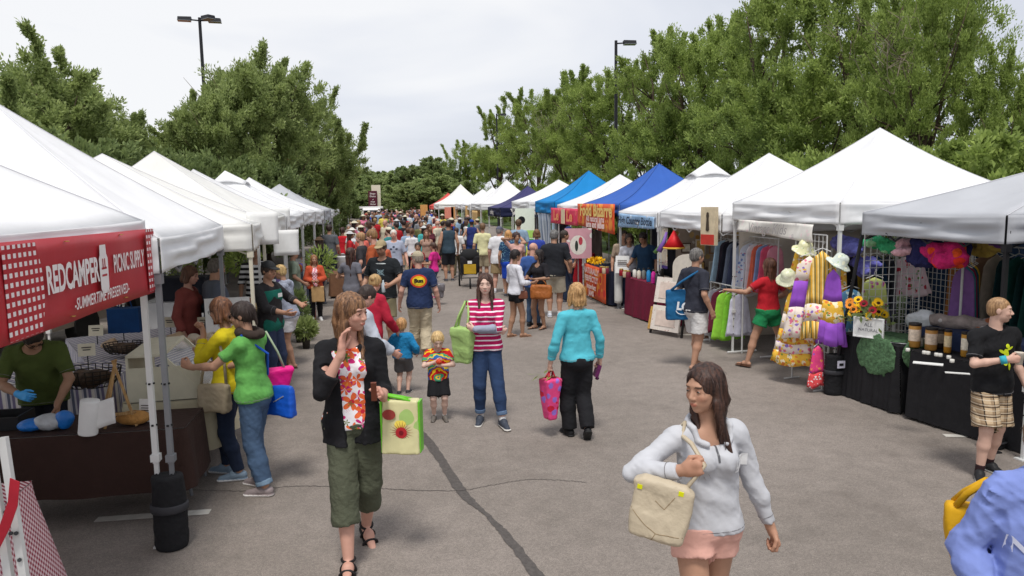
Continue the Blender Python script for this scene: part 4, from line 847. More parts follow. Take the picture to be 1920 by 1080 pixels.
def pylon():
 y=74;A=DY(700,347,y);B=DY(712,347,y);Z0=DY(705,392,y)[2];t=thing('sign_pylon','tall cream pylon sign with maroon panel at the far end of the aisle','sign',(A[0],y,0));w_=DY(713,347,y)[0]-DY(696,347,y)[0]
 c=DY(704.5,347,y)[0]-A[0];m=MB();m.box((c-w_/2,0,0),(c+w_/2,.8,A[2]));m.build('pylon',M('cream_stone',(222,216,196),var=.05),t)
 x0=DY(690.5,365,y)[0]-A[0];x1=DY(707,365,y)[0]-A[0];z1=DY(700,358,y)[2];m=MB();m.box((x0,-.25,Z0),(x1,-.003,z1));p=m.build('panel',M('maroon',(84,34,48),var=.06),t)
 hh=z1-Z0;wm=M('white_letters',(232,226,222),var=0)
 for s_,zz,sz in (('Shops',.85,.62),('Dining',.70,.62),('of',.52,.36),('Fresh',.40,.50),('Market',.27,.50)):lettering(s_,sz*.36,wm,p,((x0+x1)/2,-.25,Z0+hh*zz),(1,0,0),(0,-1,0),bold=.004,off=.02)
pylon()
def food_truck():
 y=66;a=DY(673,389,y);b_=DY(716,389,y);w_=b_[0]-a[0];h=DY(690,391,y)[2];t=thing('food_truck','dark food truck with white roof and lit serving window behind the crowd','food truck',((a[0]+b_[0])/2,y,0));bm_=M('truck_white',(222,222,220),rough=.4,var=.04)
 m=MB();m.box((-w_/2,0,.45),(w_/2,2.2,h));m.build('body',M('truck_dark',(44,42,48),rough=.45,var=.05),t);m=MB();m.box((-w_/2-.08,-.1,h+.003),(w_/2+.08,2.3,h+.16));m.build('roof',bm_,t)
 m=MB();m.box((-.25,-.06,1.15),(.35,-.004,h-.15));m.build('window',M('truck_window',(150,175,205),rough=.2,var=.1),t)
 m=MB();m.box((-w_/2+.12,-.06,1.1),(-w_/2+.42,-.004,h-.12));m.box((w_/2-.4,-.06,1.2),(w_/2-.1,-.004,h-.12));m.build('panel',bm_,t)
 m=MB();m.cbox((.1,-.45,h-.05),(1.5,.9,.04),rx=.2);m.build('awning',bm_,t)
 for x in (-w_/2+.45,w_/2-.45):
  m=MB();m.tube([(x,-.02,.36),(x,.25,.36)],.36,16);wl=m.build('wheel',M('tyre',(28,28,28),var=.05),t);m=MB();m.tube([(x,-.05,.36),(x,-.022,.36)],.18,12);m.build('rim',M('rim',(150,150,150),metal=.5,rough=.4),wl)
food_truck()
def car(px,py,y,c,label,L_=1.9,hgt=1.5):
 p=G(px,py) if y is None else DY(px,py,y);t=thing('parked_car',label,'car',(p[0],p[1],0));prof=[(-1,.35),(-1,.85),(-.62,.95),(-.42,1.0),(.42,1.0),(.62,.95),(1,.85),(1,.35)]
 m=MB();ys=[(0,.30,.95),(.12,.32,1.0),(.9,.34,1.05),(1.25,.34,1.45),(3.1,.34,1.5),(3.7,.36,1.1),(4.3,.36,1.02),(4.4,.4,.95)]
 v=[];f=[]
 for yy,zb,zt in ys:
  wt=.86 if zt<1.2 else.66
  v+=[(-.88,yy,zb),(-.90,yy,.8),(-wt,yy,zt),(wt,yy,zt),(.90,yy,.8),(.88,yy,zb)]
 for i in range(len(ys)-1):
  for j in range(6):f.append((i*6+j,(i+1)*6+j,(i+1)*6+(j+1)%6,i*6+(j+1)%6))
 f+=[tuple(range(6)),tuple((len(ys)-1)*6+5-j for j in range(6))];m.add(v,f);m.build('body',M('car_%d'%c[0],c,rough=.3,var=.02,spec=.6),t)
 m=MB();m.add([(-.60,.98,1.08),(.60,.98,1.08),(.56,1.235,1.42),(-.56,1.235,1.42)],[(0,1,2,3)]);m.build('windscreen',M('car_glass',(50,60,70),rough=.1,var=0,spec=.7),t)
 for x in (-.8,.8):
  for yy in (.85,3.45):m=MB();m.tube([(x-.11,yy,.33),(x+.11,yy,.33)],.33,14);m.build('wheel',M('tyre',(28,28,28)),t)
  m=MB();m.cbox((x*.8,-.02,.72),(.28,.04,.14));m.build('headlight',M('headlight',(210,215,220),rough=.2,var=0),t)
 return t
car(728,398,92,(225,225,225),'white parked car right of the food truck');car(738,394,100,(200,196,186),'beige parked car beyond the white car');car(722,396,106,(150,156,164),'silver parked car farthest behind the crowd')
def big_vehicle():
 y=96;a=DY(746,385,y);t=thing('delivery_van','cream box van parked left of the red and white tent','van',(a[0],y,0));h=DY(746,377,y)[2]
 m=MB();m.box((-1.2,0,.5),(1.2,4.5,h));m.build('body',M('van_cream',(226,224,200),rough=.4,var=.04),t);m=MB();m.box((-.9,-.03,1.3),(.9,-.003,1.9));m.build('windscreen',M('car_glass',(50,60,70)),t)
 for x in (-1,1):
  m=MB();m.tube([(x-.12,.6,.4),(x+.12,.6,.4)],.4,12);m.build('wheel',M('tyre',(28,28,28)),t);m=MB();m.cbox((x*.85,-.02,.8),(.3,.04,.16));m.build('headlight',M('headlight',(210,215,220)),t)
big_vehicle()
# ------------------------ canopies
def fab(name,c,tr=.22,**k):return M(name,c,rough=.75,var=.045,vscale=2.2,trans=tr,spec=.25,bump=.22,bscale=4.5,**k)
F_WHITE=fab('canopy_white',(245,245,246));F_IVORY=fab('canopy_ivory',(240,239,235));F_GREY=fab('canopy_grey',(190,192,197),.15);F_BLUE=fab('canopy_blue',(62,106,192),.2);F_CYAN=fab('canopy_cyan',(28,138,208),.2);F_NAVY=fab('canopy_navy',(68,66,112),.12);F_DNAVY=fab('valance_navy',(30,34,66),.06);F_RED=fab('canopy_red',(222,92,84),.2)
LEG_W=M('leg_white',(214,214,212),rough=.4,var=.03,metal=.0,spec=.5);LEG_G=M('leg_grey',(128,130,134),rough=.45,var=.04,metal=.3);LEG_B=M('leg_black',(30,30,33),rough=.5,var=.05);LEG_S=M('leg_cream',(206,200,182),rough=.45,var=.04)
DARK=M('dark_plastic',(26,26,28),rough=.5,var=.05);HOLE=M('leg_holes',(60,60,62),rough=.6,var=0)
def canopy_tent(label,A,B,depth,zt,zb,zp,mat,leg=LEG_W,group=None,vent=False,peak=None,conc=.10,val=None,legs=(1,1,1,1),side=1,sag=.03,seed=0,foot=0.,top=None):
 """A and B: near and far front corners on the ground; depth to the right of A->B is away from the aisle (side=1) or left (-1)"""
 A=np.array(A,float);B=np.array(B,float);d=B-A;L=np.linalg.norm(d);u=d/L;n=np.array([u[1],-u[0]])*side;C=B+n*depth;D_=A+n*depth;cen=(A+B+C+D_)/4 if peak is None else np.array(peak)
 t=thing('canopy_tent',label,'canopy tent',(*cen,0),0,group);q=[np.array([*(p-cen),0]) for p in (A,B,C,D_)];rg=np.random.default_rng(seed+5);pk=np.array([0,0,zp])
 m=MB();
 for i in range(4):
  a,b_=q[i]+np.array([0,0,zt]),q[(i+1)%4]+np.array([0,0,zt]);ph=rg.uniform(0,6,3)
  def fn(x,y,a=a,b_=b_,ph=ph):
   e_=a+(b_-a)*x;p=e_+(pk-e_)*y;edge=math.sin(math.pi*x)*math.sin(math.pi*min(1,y*1.0));p=p.copy();yy=y
   p[2]=zt+(zp-zt)*(yy-conc*math.sin(math.pi*yy)*1.0)-.055*edge+.012*math.sin(x*11+ph[0]+y*5)*edge+.008*math.sin(x*23+ph[1])*edge-.02*math.sin(math.pi*x)*(1-y)**6
   return p
  m.grid(fn,14,12)
 ca=m.build('canopy',mat,t,True);solid(ca,.003)
 for pl in ca.data.polygons:pass
 m=MB()
 for i in range(4):
  a,b_=q[i],q[(i+1)%4];dd=(b_-a)/np.linalg.norm(b_-a);nn=np.array([dd[1],-dd[0],0]);nn=nn*(1 if (nn@((a+b_)/2))>0 else -1);ph=rg.uniform(0,6,4)
  def fv(x,y,a=a,b_=b_,nn=nn,ph=ph):
   p=a+(b_-a)*x;w_=math.sin(math.pi*x)**.5 if 0<x<1 else 0;z=zt+.004-(zt+.004-zb+sag*math.sin(math.pi*x)*0)*y;off=.014+(.012*math.sin(x*19+ph[0]+y*2.5)+.008*math.sin(x*41+ph[1]-y*3))*w_*y+(.022*math.sin(y*9+x*5+ph[2])+.014*math.sin(y*14-x*8+ph[3]))*w_*min(1,y*3)
   return p+nn*(off)+np.array([0,0,z+sag*.6*math.sin(math.pi*x)*y*math.sin(x*3+ph[3])-.02*math.sin(math.pi*x)*(1-y)])
  m.grid(fv,30,9)
 va=m.build('valance',val or mat,t,True);solid(va,.003)
 sm=M('seam_tape',(214,214,218),rough=.8,var=0) if mat in (F_WHITE,F_IVORY,F_GREY) else M('seam_dark',(22,44,96),var=0)
 m=MB()
 for i in range(4):
  a=q[i]+np.array([0,0,zt]);pts=[]
  for k in range(13):y=k/12;p=a+(pk-a)*y;p[2]=zt+(zp-zt)*(y-conc*math.sin(math.pi*y))+.004;pts.append(p)
  m.tube(pts,.004,4,False)
 m.build('seam',sm,t)
 if vent:
  m=MB();r_=.26
  for i in range(4):
   a,b_=q[i]*r_,q[(i+1)%4]*r_;zz=zt+(zp-zt)*(1-r_-conc*math.sin(math.pi*(1-r_)))+.02;m.grid(lambda x,y,a=a,b_=b_:(a+(b_-a)*x)*(1-y)+np.array([0,0,zz+.07*math.sin(math.pi*x)*(1-y)+(zp+.03-zz)*y]),8,5)
  solid(m.build('vent_flap',mat,t,True),.004)
 fr=MB();h_=zb+.04
 for i in range(4):
  a,b_=q[i]*.985,q[(i+1)%4]*.985;
  for k in range(4):
   p0,p1=a+(b_-a)*(k/4),a+(b_-a)*((k+1)/4);z0,z1=(zt-.04,zb-.05) if k%2==0 else (zb-.05,zt-.04)
   fr.tube([(p0[0],p0[1],z0),(p1[0],p1[1],z1)],.011,4);fr.tube([(p0[0],p0[1],z1),(p1[0],p1[1],z0)],.011,4)
 for i in range(4):fr.tube([(q[i][0]*.98,q[i][1]*.98,zt-.04),(0,0,zt+.1)],.011,4);
 fr.tube([(0,0,zt-.25),(0,0,zp-.03)],.016,6);fr.build('frame',leg,t)
 for i in range(4):
  if not legs[i]:continue
  c=q[i]*.985;l=MB();l.tube([(c[0],c[1],.62),(c[0],c[1],zt-.02)],.026,4);l.tube([(c[0],c[1],foot),(c[0],c[1],.64)],.020,4);l.cbox((c[0],c[1],.66),(.06,.06,.05));l.cbox((c[0],c[1],zb-.04),(.062,.062,.07))
  l.box((c[0]-.05,c[1]-.05,foot),(c[0]+.05,c[1]+.05,foot+.012));l.cm=1
  for z in (.3,.42,.54,.9,1.2):l.cbox((c[0],c[1],z),(.012 if z<.64 else.014,.045 if z<.64 else.058,.012));l.cbox((c[0],c[1],z),(.045 if z<.64 else.058,.012,.012))
  lo=l.build('leg',[leg,DARK if leg is not LEG_B else LEG_G],t)
 t['_c']=0; del t['_c']; return t
GR,GL='canopies of the right row','canopies of the left row'
canopy_tent('grey canopy on black legs over the wool and balm stall',(5.50,5.92),(5.40,7.85),3.2,2.23,1.97,2.86,F_GREY,LEG_B,GR,legs=(1,0,1,1),conc=.03,seed=1,peak=(7.2,6.5))
gt=[q for q in COL.objects if q.get('label','').startswith('grey canopy on black')][0];m=MB();c=np.array(gt.location);m.tube([np.array(DX(1617,438,5.42))-c,np.array([5.28,8.10,.30])-c],[.022,.018],6);m.build('leg',LEG_B,gt)
canopy_tent('navy canopy at the right edge with white letter on its valance',(5.62,2.8),(5.60,5.72),3.0,2.12,1.78,3.0,F_DNAVY,LEG_W,GR,seed=2)
canopy_tent('white canopy with the tallest smooth peak over the hanging dresses',(5.34,8.22),(5.16,10.70),3.0,2.34,2.08,3.36,F_WHITE,LEG_W,GR,conc=.07,seed=3,peak=(6.8,9.6))
canopy_tent('wide white canopy over the wooden sign and embroidery stall',(5.05,10.85),(5.0,13.42),3.0,2.16,1.88,3.17,F_WHITE,LEG_W,GR,conc=.05,seed=4,peak=(6.5,12.15),legs=(0,1,1,1))
canopy_tent('white canopy with a vented peak over the bottle stall',(5.0,13.55),(4.95,15.85),3.0,2.14,1.85,3.14,F_WHITE,LEG_W,GR,vent=True,seed=5,peak=(6.45,14.5))
canopy_tent('royal blue canopy over the jam stall',(5.0,16.0),(4.95,18.95),3.0,2.30,2.02,3.26,F_BLUE,LEG_W,GR,conc=.13,seed=6)
canopy_tent('white canopy between the royal blue and the cyan ones',(4.95,19.1),(4.95,22.1),3.0,2.25,2.0,3.1,F_WHITE,LEG_W,GR,seed=7)
canopy_tent('cyan blue canopy with striped side curtain',(4.9,22.3),(4.9,25.4),3.0,2.35,1.98,3.34,F_CYAN,LEG_G,GR,seed=8,conc=.13)
canopy_tent('white canopy behind the cyan one',(4.7,25.7),(4.6,28.7),3.0,2.35,2.05,3.14,F_WHITE,LEG_W,GR,seed=9)
tn=canopy_tent('navy canopy with white words on its valance',(4.3,29.9),(4.2,33.0),3.0,2.1,1.72,3.0,F_NAVY,LEG_W,GR,seed=10,val=F_DNAVY,conc=.16)
canopy_tent('steep white canopy left of the navy one',(4.1,35.2),(4.0,38.4),3.2,2.25,1.95,3.42,F_WHITE,LEG_W,GR,seed=11,conc=.16)
canopy_tent('white canopy second past the navy one',(4.0,39.2),(3.9,42.2),3.0,2.2,1.9,3.12,F_WHITE,LEG_W,GR,seed=12,conc=.14)
canopy_tent('white canopy third past the navy one',(3.9,43.0),(3.8,46.0),3.0,2.2,1.9,3.06,F_WHITE,LEG_W,GR,seed=13,conc=.14)
canopy_tent('farthest white canopy of the right row with steep peak',(2.9,48.6),(2.8,52.0),3.4,2.2,1.85,3.5,F_IVORY,LEG_W,GR,seed=14,conc=.16)
canopy_tent('small far canopy with red rim behind the farthest white peak',(3.0,60),(3.0,63),3.0,2.0,1.7,3.05,F_RED,LEG_W,GR,seed=15)
canopy_tent('red and white tent at the end of the aisle beside the box van',(1.0,74),(1.0,77),3.0,2.0,1.6,2.9,F_WHITE,LEG_W,GR,seed=16,val=F_RED)
canopy_tent('nearest white canopy carrying the red gingham banner',(-1.76,2.45),(-1.71,5.43),3.0,2.34,2.16,3.32,F_WHITE,LEG_W,GL,side=-1,seed=21,conc=.03,legs=(1,1,1,1))
canopy_tent('white canopy on grey legs over the bread and brown tables',(-1.60,5.36),(-1.80,8.18),3.0,2.22,1.98,3.32,F_WHITE,LEG_G,GL,side=-1,seed=22,conc=.03)
canopy_tent('white canopy jutting into the aisle over the teal apron vendor',(-1.52,8.30),(-1.86,11.2),3.0,2.22,1.94,3.06,F_IVORY,LEG_S,GL,side=-1,seed=23,conc=.05,peak=(-3.42,9.6))
canopy_tent('ivory canopy with the highest peak of the left row',(-1.98,11.4),(-2.02,14.3),3.0,2.22,1.92,3.26,F_IVORY,LEG_W,GL,side=-1,seed=24,conc=.05,peak=(-3.6,12.2))
canopy_tent('white canopy before the vented one on the left',(-2.02,14.5),(-2.05,17.4),3.0,2.2,1.92,3.1,F_WHITE,LEG_W,GL,side=-1,seed=25,peak=(-3.72,14.9))
canopy_tent('white canopy with vented peak in the left row',(-2.06,17.6),(-2.1,20.4),3.0,2.22,1.92,3.18,F_WHITE,LEG_W,GL,side=-1,seed=26,vent=True,peak=(-3.85,18.2))
canopy_tent('white canopy just past the vented one on the left',(-2.1,20.6),(-2.14,23.5),3.0,2.2,1.9,3.15,F_WHITE,LEG_W,GL,side=-1,seed=27,peak=(-3.9,21.4))
canopy_tent('grey striped canopy far along the left row',(-2.15,23.8),(-2.2,26.9),3.0,2.2,1.75,3.05,F_GREY,LEG_G,GL,side=-1,seed=28)
canopy_tent('white canopy beyond the grey striped one',(-2.3,27.2),(-2.4,30.2),3.0,2.1,1.8,2.95,F_WHITE,LEG_W,GL,side=-1,seed=29)
canopy_tent('white canopy second beyond the grey striped one',(-2.5,30.6),(-2.6,33.6),3.0,2.1,1.8,2.9,F_WHITE,LEG_W,GL,side=-1,seed=30)
canopy_tent('last white canopy before the red one',(-2.8,36.5),(-2.8,39.5),3.0,2.05,1.8,2.85,F_WHITE,LEG_W,GL,side=-1,seed=31)
canopy_tent('coral red canopy at the far end of the left row',(-2.6,44),(-2.6,47),3.2,1.95,1.75,2.5,F_RED,LEG_W,GL,side=-1,seed=32,conc=.0)
canopy_tent('low white canopy behind the coral red one',(-3.4,50),(-3.4,53),3.0,2.0,1.8,2.8,F_WHITE,LEG_W,GL,side=-1,seed=33)
# ------------------------ signs and banners
def banner(label,P0,P1,z0a,z1a,z0b,z1b,mat,name='banner',sagx=.0,nu=24,off=.0,th=.003,wav=.012):
 """hanging cloth from P0 (near) to P1 (far); z0 bottom, z1 top at each end. Object origin at P0."""
 P0=np.array(P0,float);P1=np.array(P1,float);t=thing(name,label,'banner',(*P0,0));d=P1-P0;L=np.linalg.norm(d);u=d/L;n=np.array([u[1],-u[0]]);n=n*(1 if n@(-P0)>0 else -1)
 m=MB();m.grid(lambda x,y:np.array([*(d*x+n*(off+wav*math.sin(x*9+y*3)+wav*.6*math.sin(x*21))),(z0a+(z0b-z0a)*x)*(1-y)+(z1a+(z1b-z1a)*x)*y-sagx*math.sin(math.pi*x)]),nu,6);o=m.build('cloth',mat,t,True);solid(o,th); return t,u,n,L
RB=M('banner_red',(178,40,50),rough=.45,var=.06,vscale=3,spec=.45,bump=.12,bscale=6);WL=M('banner_letters',(236,228,226),rough=.6,var=0)
RC=M('banner_gingham',(178,40,50),rough=.45,var=.03,kind='check',prm=((238,226,226),.046,.042))
a0,b0=(-1.665,3.30),(-1.655,5.43)
t,u,n,L=banner('long red banner with white lettering and gingham ends, hung on the nearest canopy',a0,b0,1.86,2.30,1.85,2.285,RB,wav=.008)
def bp(x,z,o=.022):return (u[0]*x+n[0]*o,u[1]*x+n[1]*o,z)
cl=t.children[0]
for x0,x1 in ((.12,.42),(1.94,2.11)):
 m=MB();m.grid(lambda x,y:bp(x0+(x1-x0)*x+(.05*math.sin(math.pi*y) if x0<1 and x>.5 else 0),1.868+(2.285-1.868)*y,.017),10,10);m.build('gingham_end',RC,cl)
uu=(u[0],u[1],0);nn_=(n[0],n[1],0)
lettering('REDCAMPER',.185,WL,cl,bp(.80,2.09,.018),uu,nn_,bold=.006,sx=.60)
lettering('PICNIC SUPPLY',.150,WL,cl,bp(1.60,2.10,.018),uu,nn_,bold=.003,sx=.52)
lettering('-SUMMERTIME PRESERVED-',.085,WL,cl,bp(1.16,1.94,.018),uu,nn_,bold=.001,shear=.25,sx=.78)
m=MB();e_=MB();J0=[(-.05,.115),(.05,.115),(.055,.07),(.075,.05),(.068,-.09),(.045,-.115),(-.045,-.115),(-.068,-.09),(-.075,.05),(-.055,.07)];m.add([bp(1.195+x*.85,2.09+z*1.2,.019) for x,z in J0],[tuple(range(len(J0)))]);m.build('jar_emblem',WL,cl)
for z_ in (2.095,2.055):e_.add([bp(1.195+x,z_+z,.021) for x,z in ((-.035,-.006),(.035,-.006),(.035,.006),(-.035,.006))],[(0,1,2,3)])
for x_ in (-.014,.014):e_.add([bp(1.195+x_+x,2.12+z,.021) for x,z in ((-.006,-.03),(.006,-.03),(.006,.03),(-.006,.03))],[(0,1,2,3)])
e_.build('jar_mark',RB,cl)
m=MB();[m.lathe([(.012,0),(.012,.004)],(bp(x,z,.018))) for x,z in ((.75,2.27),(1.5,2.27),(.75,1.885),(1.5,1.885))];m.build('eyelet',M('brass',(190,160,90),metal=.8,rough=.4,var=0),cl)
SKYB=M('banner_sky',(150,184,218),rough=.6,var=.12,vscale=5,kind='spots',prm=[((206,220,236),6.,.24)])
t,u,n,L=banner('pale sky blue banner reading High Country Bottle on the vented canopy',(4.95,13.6),(4.90,15.75),1.83,2.06,1.80,2.10,SKYB)
uu,nn_=(-u[0],-u[1],0),(n[0],n[1],0);DL=M('dark_letters',(38,48,70),var=0)
lettering('High Country Bottle',.215,DL,t.children[0],(u[0]*L*.5+n[0]*.03,u[1]*L*.5+n[1]*.03,1.955),uu,nn_,bold=.004,shear=.15,sx=1.12)
ORB=M('banner_orange',(222,92,48),rough=.6,var=.15,vscale=3,kind='spots',prm=[((238,150,60),2.2,.34),((206,52,52),2.9,.26),((236,178,84),4.,.16)]);YL=M('yellow_letters',(248,214,130),var=0);PL=M('pale_letters',(250,222,214),var=0)
t,u,n,L=banner('orange jam banner with big yellow letters hanging before the royal blue canopy',(4.88,15.95),(4.84,19.2),1.62,2.30,1.74,2.30,ORB)
uu,nn_=(-u[0],-u[1],0),(n[0],n[1],0)
for s_,sz,z,mt_,b_ in (('Food Bizarre',.42,2.13,YL,.014),('All natural jams',.20,1.93,PL,.006),('jams and jellies',.21,1.79,PL,.01)):lettering(s_,sz,mt_,t.children[0],(u[0]*L*.46+n[0]*.03,u[1]*L*.46+n[1]*.03,z),uu,nn_,bold=b_,sx=1.25)
PKB=M('banner_pink',(226,62,98),rough=.6,var=.08,kind='spots',prm=[((240,104,104),2.4,.3)]);CRM=M('cream_print',(236,214,178),var=.05)
t,u,n,L=banner('pink banner with orange letters on the white canopy left of the orange banner',(4.88,19.3),(4.78,22.3),1.70,2.16,1.70,2.16,PKB)
uu,nn_=(-u[0],-u[1],0),(n[0],n[1],0);OL=M('orange_letters',(250,164,112),var=0)
for s_,k in (('Le',.75),('Le',.26)):lettering(s_,.40,OL,t.children[0],(u[0]*L*k+n[0]*.03,u[1]*L*k+n[1]*.03,1.93),uu,nn_,bold=.015,sx=1.6)
m=MB();m.cbox((u[0]*L*.5+n[0]*.02,u[1]*L*.5+n[1]*.02,1.93),(.01,.40,.42),rz=math.atan2(-u[0],u[1]));m.build('print',CRM,t.children[0])
for s_,p,uu_,nn_ in (("We're",(4.28,29.78,1.91),(1,0,0),(0,-1,0)),('cooking',(4.19,31.4,1.91),(0,-1,0),(-1,0,0))):
 c=tn.location;lettering(s_,.34 if s_[0]=='W' else.26,M('white_letters',(232,226,222)),tn,(p[0]-c[0]+(1.0 if s_[0]=='W' else 0),p[1]-c[1],p[2]-c[2]),uu_,nn_,bold=.01,off=.05,sx=1.3)
nv=[o for o in COL.objects if o.get('label','').startswith('navy canopy at the right')][0];c=nv.location;lettering('Durango',.20,M('white_letters',(232,226,222)),nv,(5.58-c[0],5.15-c[1],1.93),(0,-1,0),(-1,0,0),bold=.006,off=.05,sx=1.2)
CRB=M('banner_lace',(226,222,214),rough=.9,var=.10,vscale=8,kind='spots',prm=[((206,200,196),6.,.22),((232,214,212),9.,.2)])
t,u,n,L=banner('old white cloth banner with faded grey script under the tall white canopy',(5.20,8.55),(5.12,10.45),1.84,2.07,1.93,2.09,CRB,wav=.02)
lettering("Vintage Kids",.20,M('faded_letters',(178,172,170),var=.1),t.children[0],(u[0]*L*.55+n[0]*.04,u[1]*L*.55+n[1]*.04,1.98),(-u[0],-u[1],0),(n[0],n[1],0),shear=.3,sx=1.0)
# ------------------------ tables
def cloth_table(label,c,w_,d_,rz,h,drop,mat,group=None,wave=.02,nw=9,cat='table',legs=True,name='table',hem=None,seed=0,flare=.03,topmat=None):
 """c: ground centre, w_ along local x, d_ along local y; cloth drapes to drop above the ground"""
 t=thing(name,label,cat,(c[0],c[1],0),rz,group);rg=np.random.default_rng(seed+17);per=2*(w_+d_);NU=160;ph=rg.uniform(0,6,4)
 def edge(s_):
  s_=(s_%1)*per
  for (x0,y0,dx,dy,l,nx,ny) in ((-w_/2,-d_/2,1,0,w_,0,-1),(w_/2,-d_/2,0,1,d_,1,0),(w_/2,d_/2,-1,0,w_,0,1),(-w_/2,d_/2,0,-1,d_,-1,0)):
   if s_<=l:k=min(1,min(s_,l-s_)/.08); return x0+dx*s_,y0+dy*s_,nx,ny,s_,k
   s_-=l
  return -w_/2,-d_/2,-1,0,0,0
 m=MB()
 def fn(x,y):
  ex,ey,nx,ny,s_,k=edge(x);u_=x*per;a=wave*(math.sin(u_*nw+ph[0])+.5*math.sin(u_*nw*2.3+ph[1])+.4*math.sin(u_*nw*.37+ph[2]))*(y**.6);z=h-(h-drop)*y-.006*(y==0)+.012*math.sin(u_*2.1+ph[3])*y
  return (ex+nx*(abs(a)*.9+flare*y+.004),ey+ny*(abs(a)*.9+flare*y+.004),z)
 m.grid(fn,NU,8);m.add([(-w_/2-.004,-d_/2-.004,h),(w_/2+.004,-d_/2-.004,h),(w_/2+.004,d_/2+.004,h),(-w_/2-.004,d_/2+.004,h)],[(0,1,2,3)])
 cl=m.build('tablecloth',mat,t,True)
 for p in cl.data.polygons:
  if len(p.vertices)==4 and abs(p.normal.z)>.9 and p.area>.1:p.use_smooth=False
 b_=MB();b_.box((-w_/2+.01,-d_/2+.01,h-.045),(w_/2-.01,d_/2-.01,h-.008));b_.build('table_top',M('table_grey',(170,168,164)),t)
 if legs:
  for sx in (-1,1):
   for sy in (-1,1):l=MB();l.tube([(sx*(w_/2-.18),sy*(d_/2-.10),h-.05),(sx*(w_/2-.12),sy*(d_/2-.06),.0)],.014,6);l.build('leg',LEG_G,t)
 return t
BROWN=cloth((58,38,32),'brown_cloth',var=.06,bump=.3,bscale=30);CREAM=cloth((200,190,160),'cream_cloth',var=.12,vscale=4,bump=.4,bscale=16);BLACKC=cloth((32,31,34),'black_skirt',var=.1);BURG=cloth((122,24,54),'burgundy_cloth',var=.08,vscale=4);REDC=cloth((176,26,40),'red_cloth',var=.08)
STRC=M('striped_cloth',(196,192,198),rough=.9,var=.08,kind='vstripe',prm=([(120,112,142),(96,100,120),(220,214,208)],.11,.22));GING=M('gingham_cloth',(150,34,58),rough=.9,var=.05,kind='check',prm=((236,214,216),.036))
# ------------------------ left stall goods
def one(name,label,cat,mb,mat,loc=(0,0,0),rz=0.,group=None,smooth=False,kind=None):
 o=mb.build(name,mat,None,smooth);o.location=tuple(map(float,loc));o.rotation_euler=(0,0,rz); return tag(o,label,cat,group,kind)
def lump(lo,hi,h,fn,name,mat,label,cat,loc,group=None,rz=0,parent=None,colfn=None):
 s=SDF(np.array(lo,float),np.array(hi,float),h);fn(s);o=s.build(name,mat,parent,colfn);o.location=tuple(map(float,loc));o.rotation_euler=(0,0,rz)
 return tag(o,label,cat,group) if parent is None else o
cloth_table('table under a dark brown cloth in front of the olive shirt vendor',(-2.88,6.12),2.46,.56,0,.74,.26,BROWN,wave=.018,nw=5,seed=1)
cloth_table('cream cloth table carrying the clear display case',(-2.05,7.28),.74,1.15,R(4),.74,.28,CREAM,wave=.045,nw=9,seed=2,flare=.08)
cloth_table('long table with purple and grey striped cloth under the bread',(-3.05,9.3),2.5,1.3,R(-62),.76,.10,STRC,wave=.02,seed=3)
cloth_table('striped cloth table behind the olive shirt vendor',(-3.35,7.95),1.2,.9,R(3),.78,.06,STRC,wave=.02,seed=4)
cloth_table('table corner with red and white gingham cloth at the bottom left',(-3.16,4.36),1.75,.95,R(2),.74,.10,GING,wave=.02,nw=6,seed=5,flare=.16)
def display_case():
 t=thing('display_case','cream wooden display case with sloping clear front beside the shopper in yellow','display case',(-2.05,7.12,.745),R(4));cm=M('case_cream',(206,200,178),rough=.6,var=.05);w_=.29
 m=MB();y0,y1=-.42,.48;
 m.box((w_-.018,y0,0),(w_+.018,y1,.03));m.box((-w_,y0,0),(w_-.018,y1,.008))
 m.box((-w_-.02,y0,.03),(-w_+.0,y1,.40));m.build('side_panel',cm,t)
 m=MB();m.box((-w_-.02,y0-.012,.0),(w_-.0,y0+.006,.30));m.build('end_panel',cm,t)
 m=MB();m.add([(-w_-.02,y0,.40),(-.02,y0,.40),(-.02,y1,.40),(-w_-.02,y1,.40)],[(0,1,2,3)]);tp=m.build('lid',cm,t);solid(tp,.02)
 fr=MB();P=[(w_+.02,y0,.03),(w_+.02,y1,.03),(-.02,y1,.40),(-.02,y0,.40)]
 for i in range(4):fr.tube([P[i],P[(i+1)%4]],.022,4)
 fr.build('frame',cm,t);g=MB();g.add([(w_+.01,y0+.02,.045),(w_+.01,y1-.02,.045),(-.02,y1-.02,.39),(-.02,y0+.02,.39)],[(0,1,2,3)])
 gm=bpy.data.materials.new('clear_plastic');gm.use_nodes=True ;b=gm.node_tree.nodes['Principled BSDF'];b.inputs['Base Color'].default_value=(.8,.82,.82,1);b.inputs['Roughness'].default_value=.08;b.inputs['Alpha'].default_value=.30;b.inputs['Specular IOR Level'].default_value=.6;g.build('clear_front',gm,t);_mats[('clear_plastic',)]=gm
 m=MB();m.box((-w_+.03,y0+.03,.02),(w_-.02,y1-.03,.05));m.build('shelf',M('shelf_dark',(120,104,86)),t)
 return t
display_case()
BREAD=M('bread',(196,156,108),rough=.8,var=.25,vscale=14,bump=.4,bscale=30);BAGM=M('bread_bag',(204,190,172),rough=.35,var=.22,vscale=10,spec=.6,bump=.6,bscale=26);BAGT=M('bread_bag_tan',(186,158,128),rough=.35,var=.28,vscale=9,spec=.6,bump=.6,bscale=26)
wd=['round','lumpy','flat','tall','twisted','wide','small']
pl=['nearest the shopper in yellow','beside the white card stand','under the grey shirt man','left of the white card stand','behind the display case','over the striped cloth edge','behind the grey post','by the black tray','in front of the blue bag','at the back of the long table','next to the photo board','beside the basket','behind the vendor']
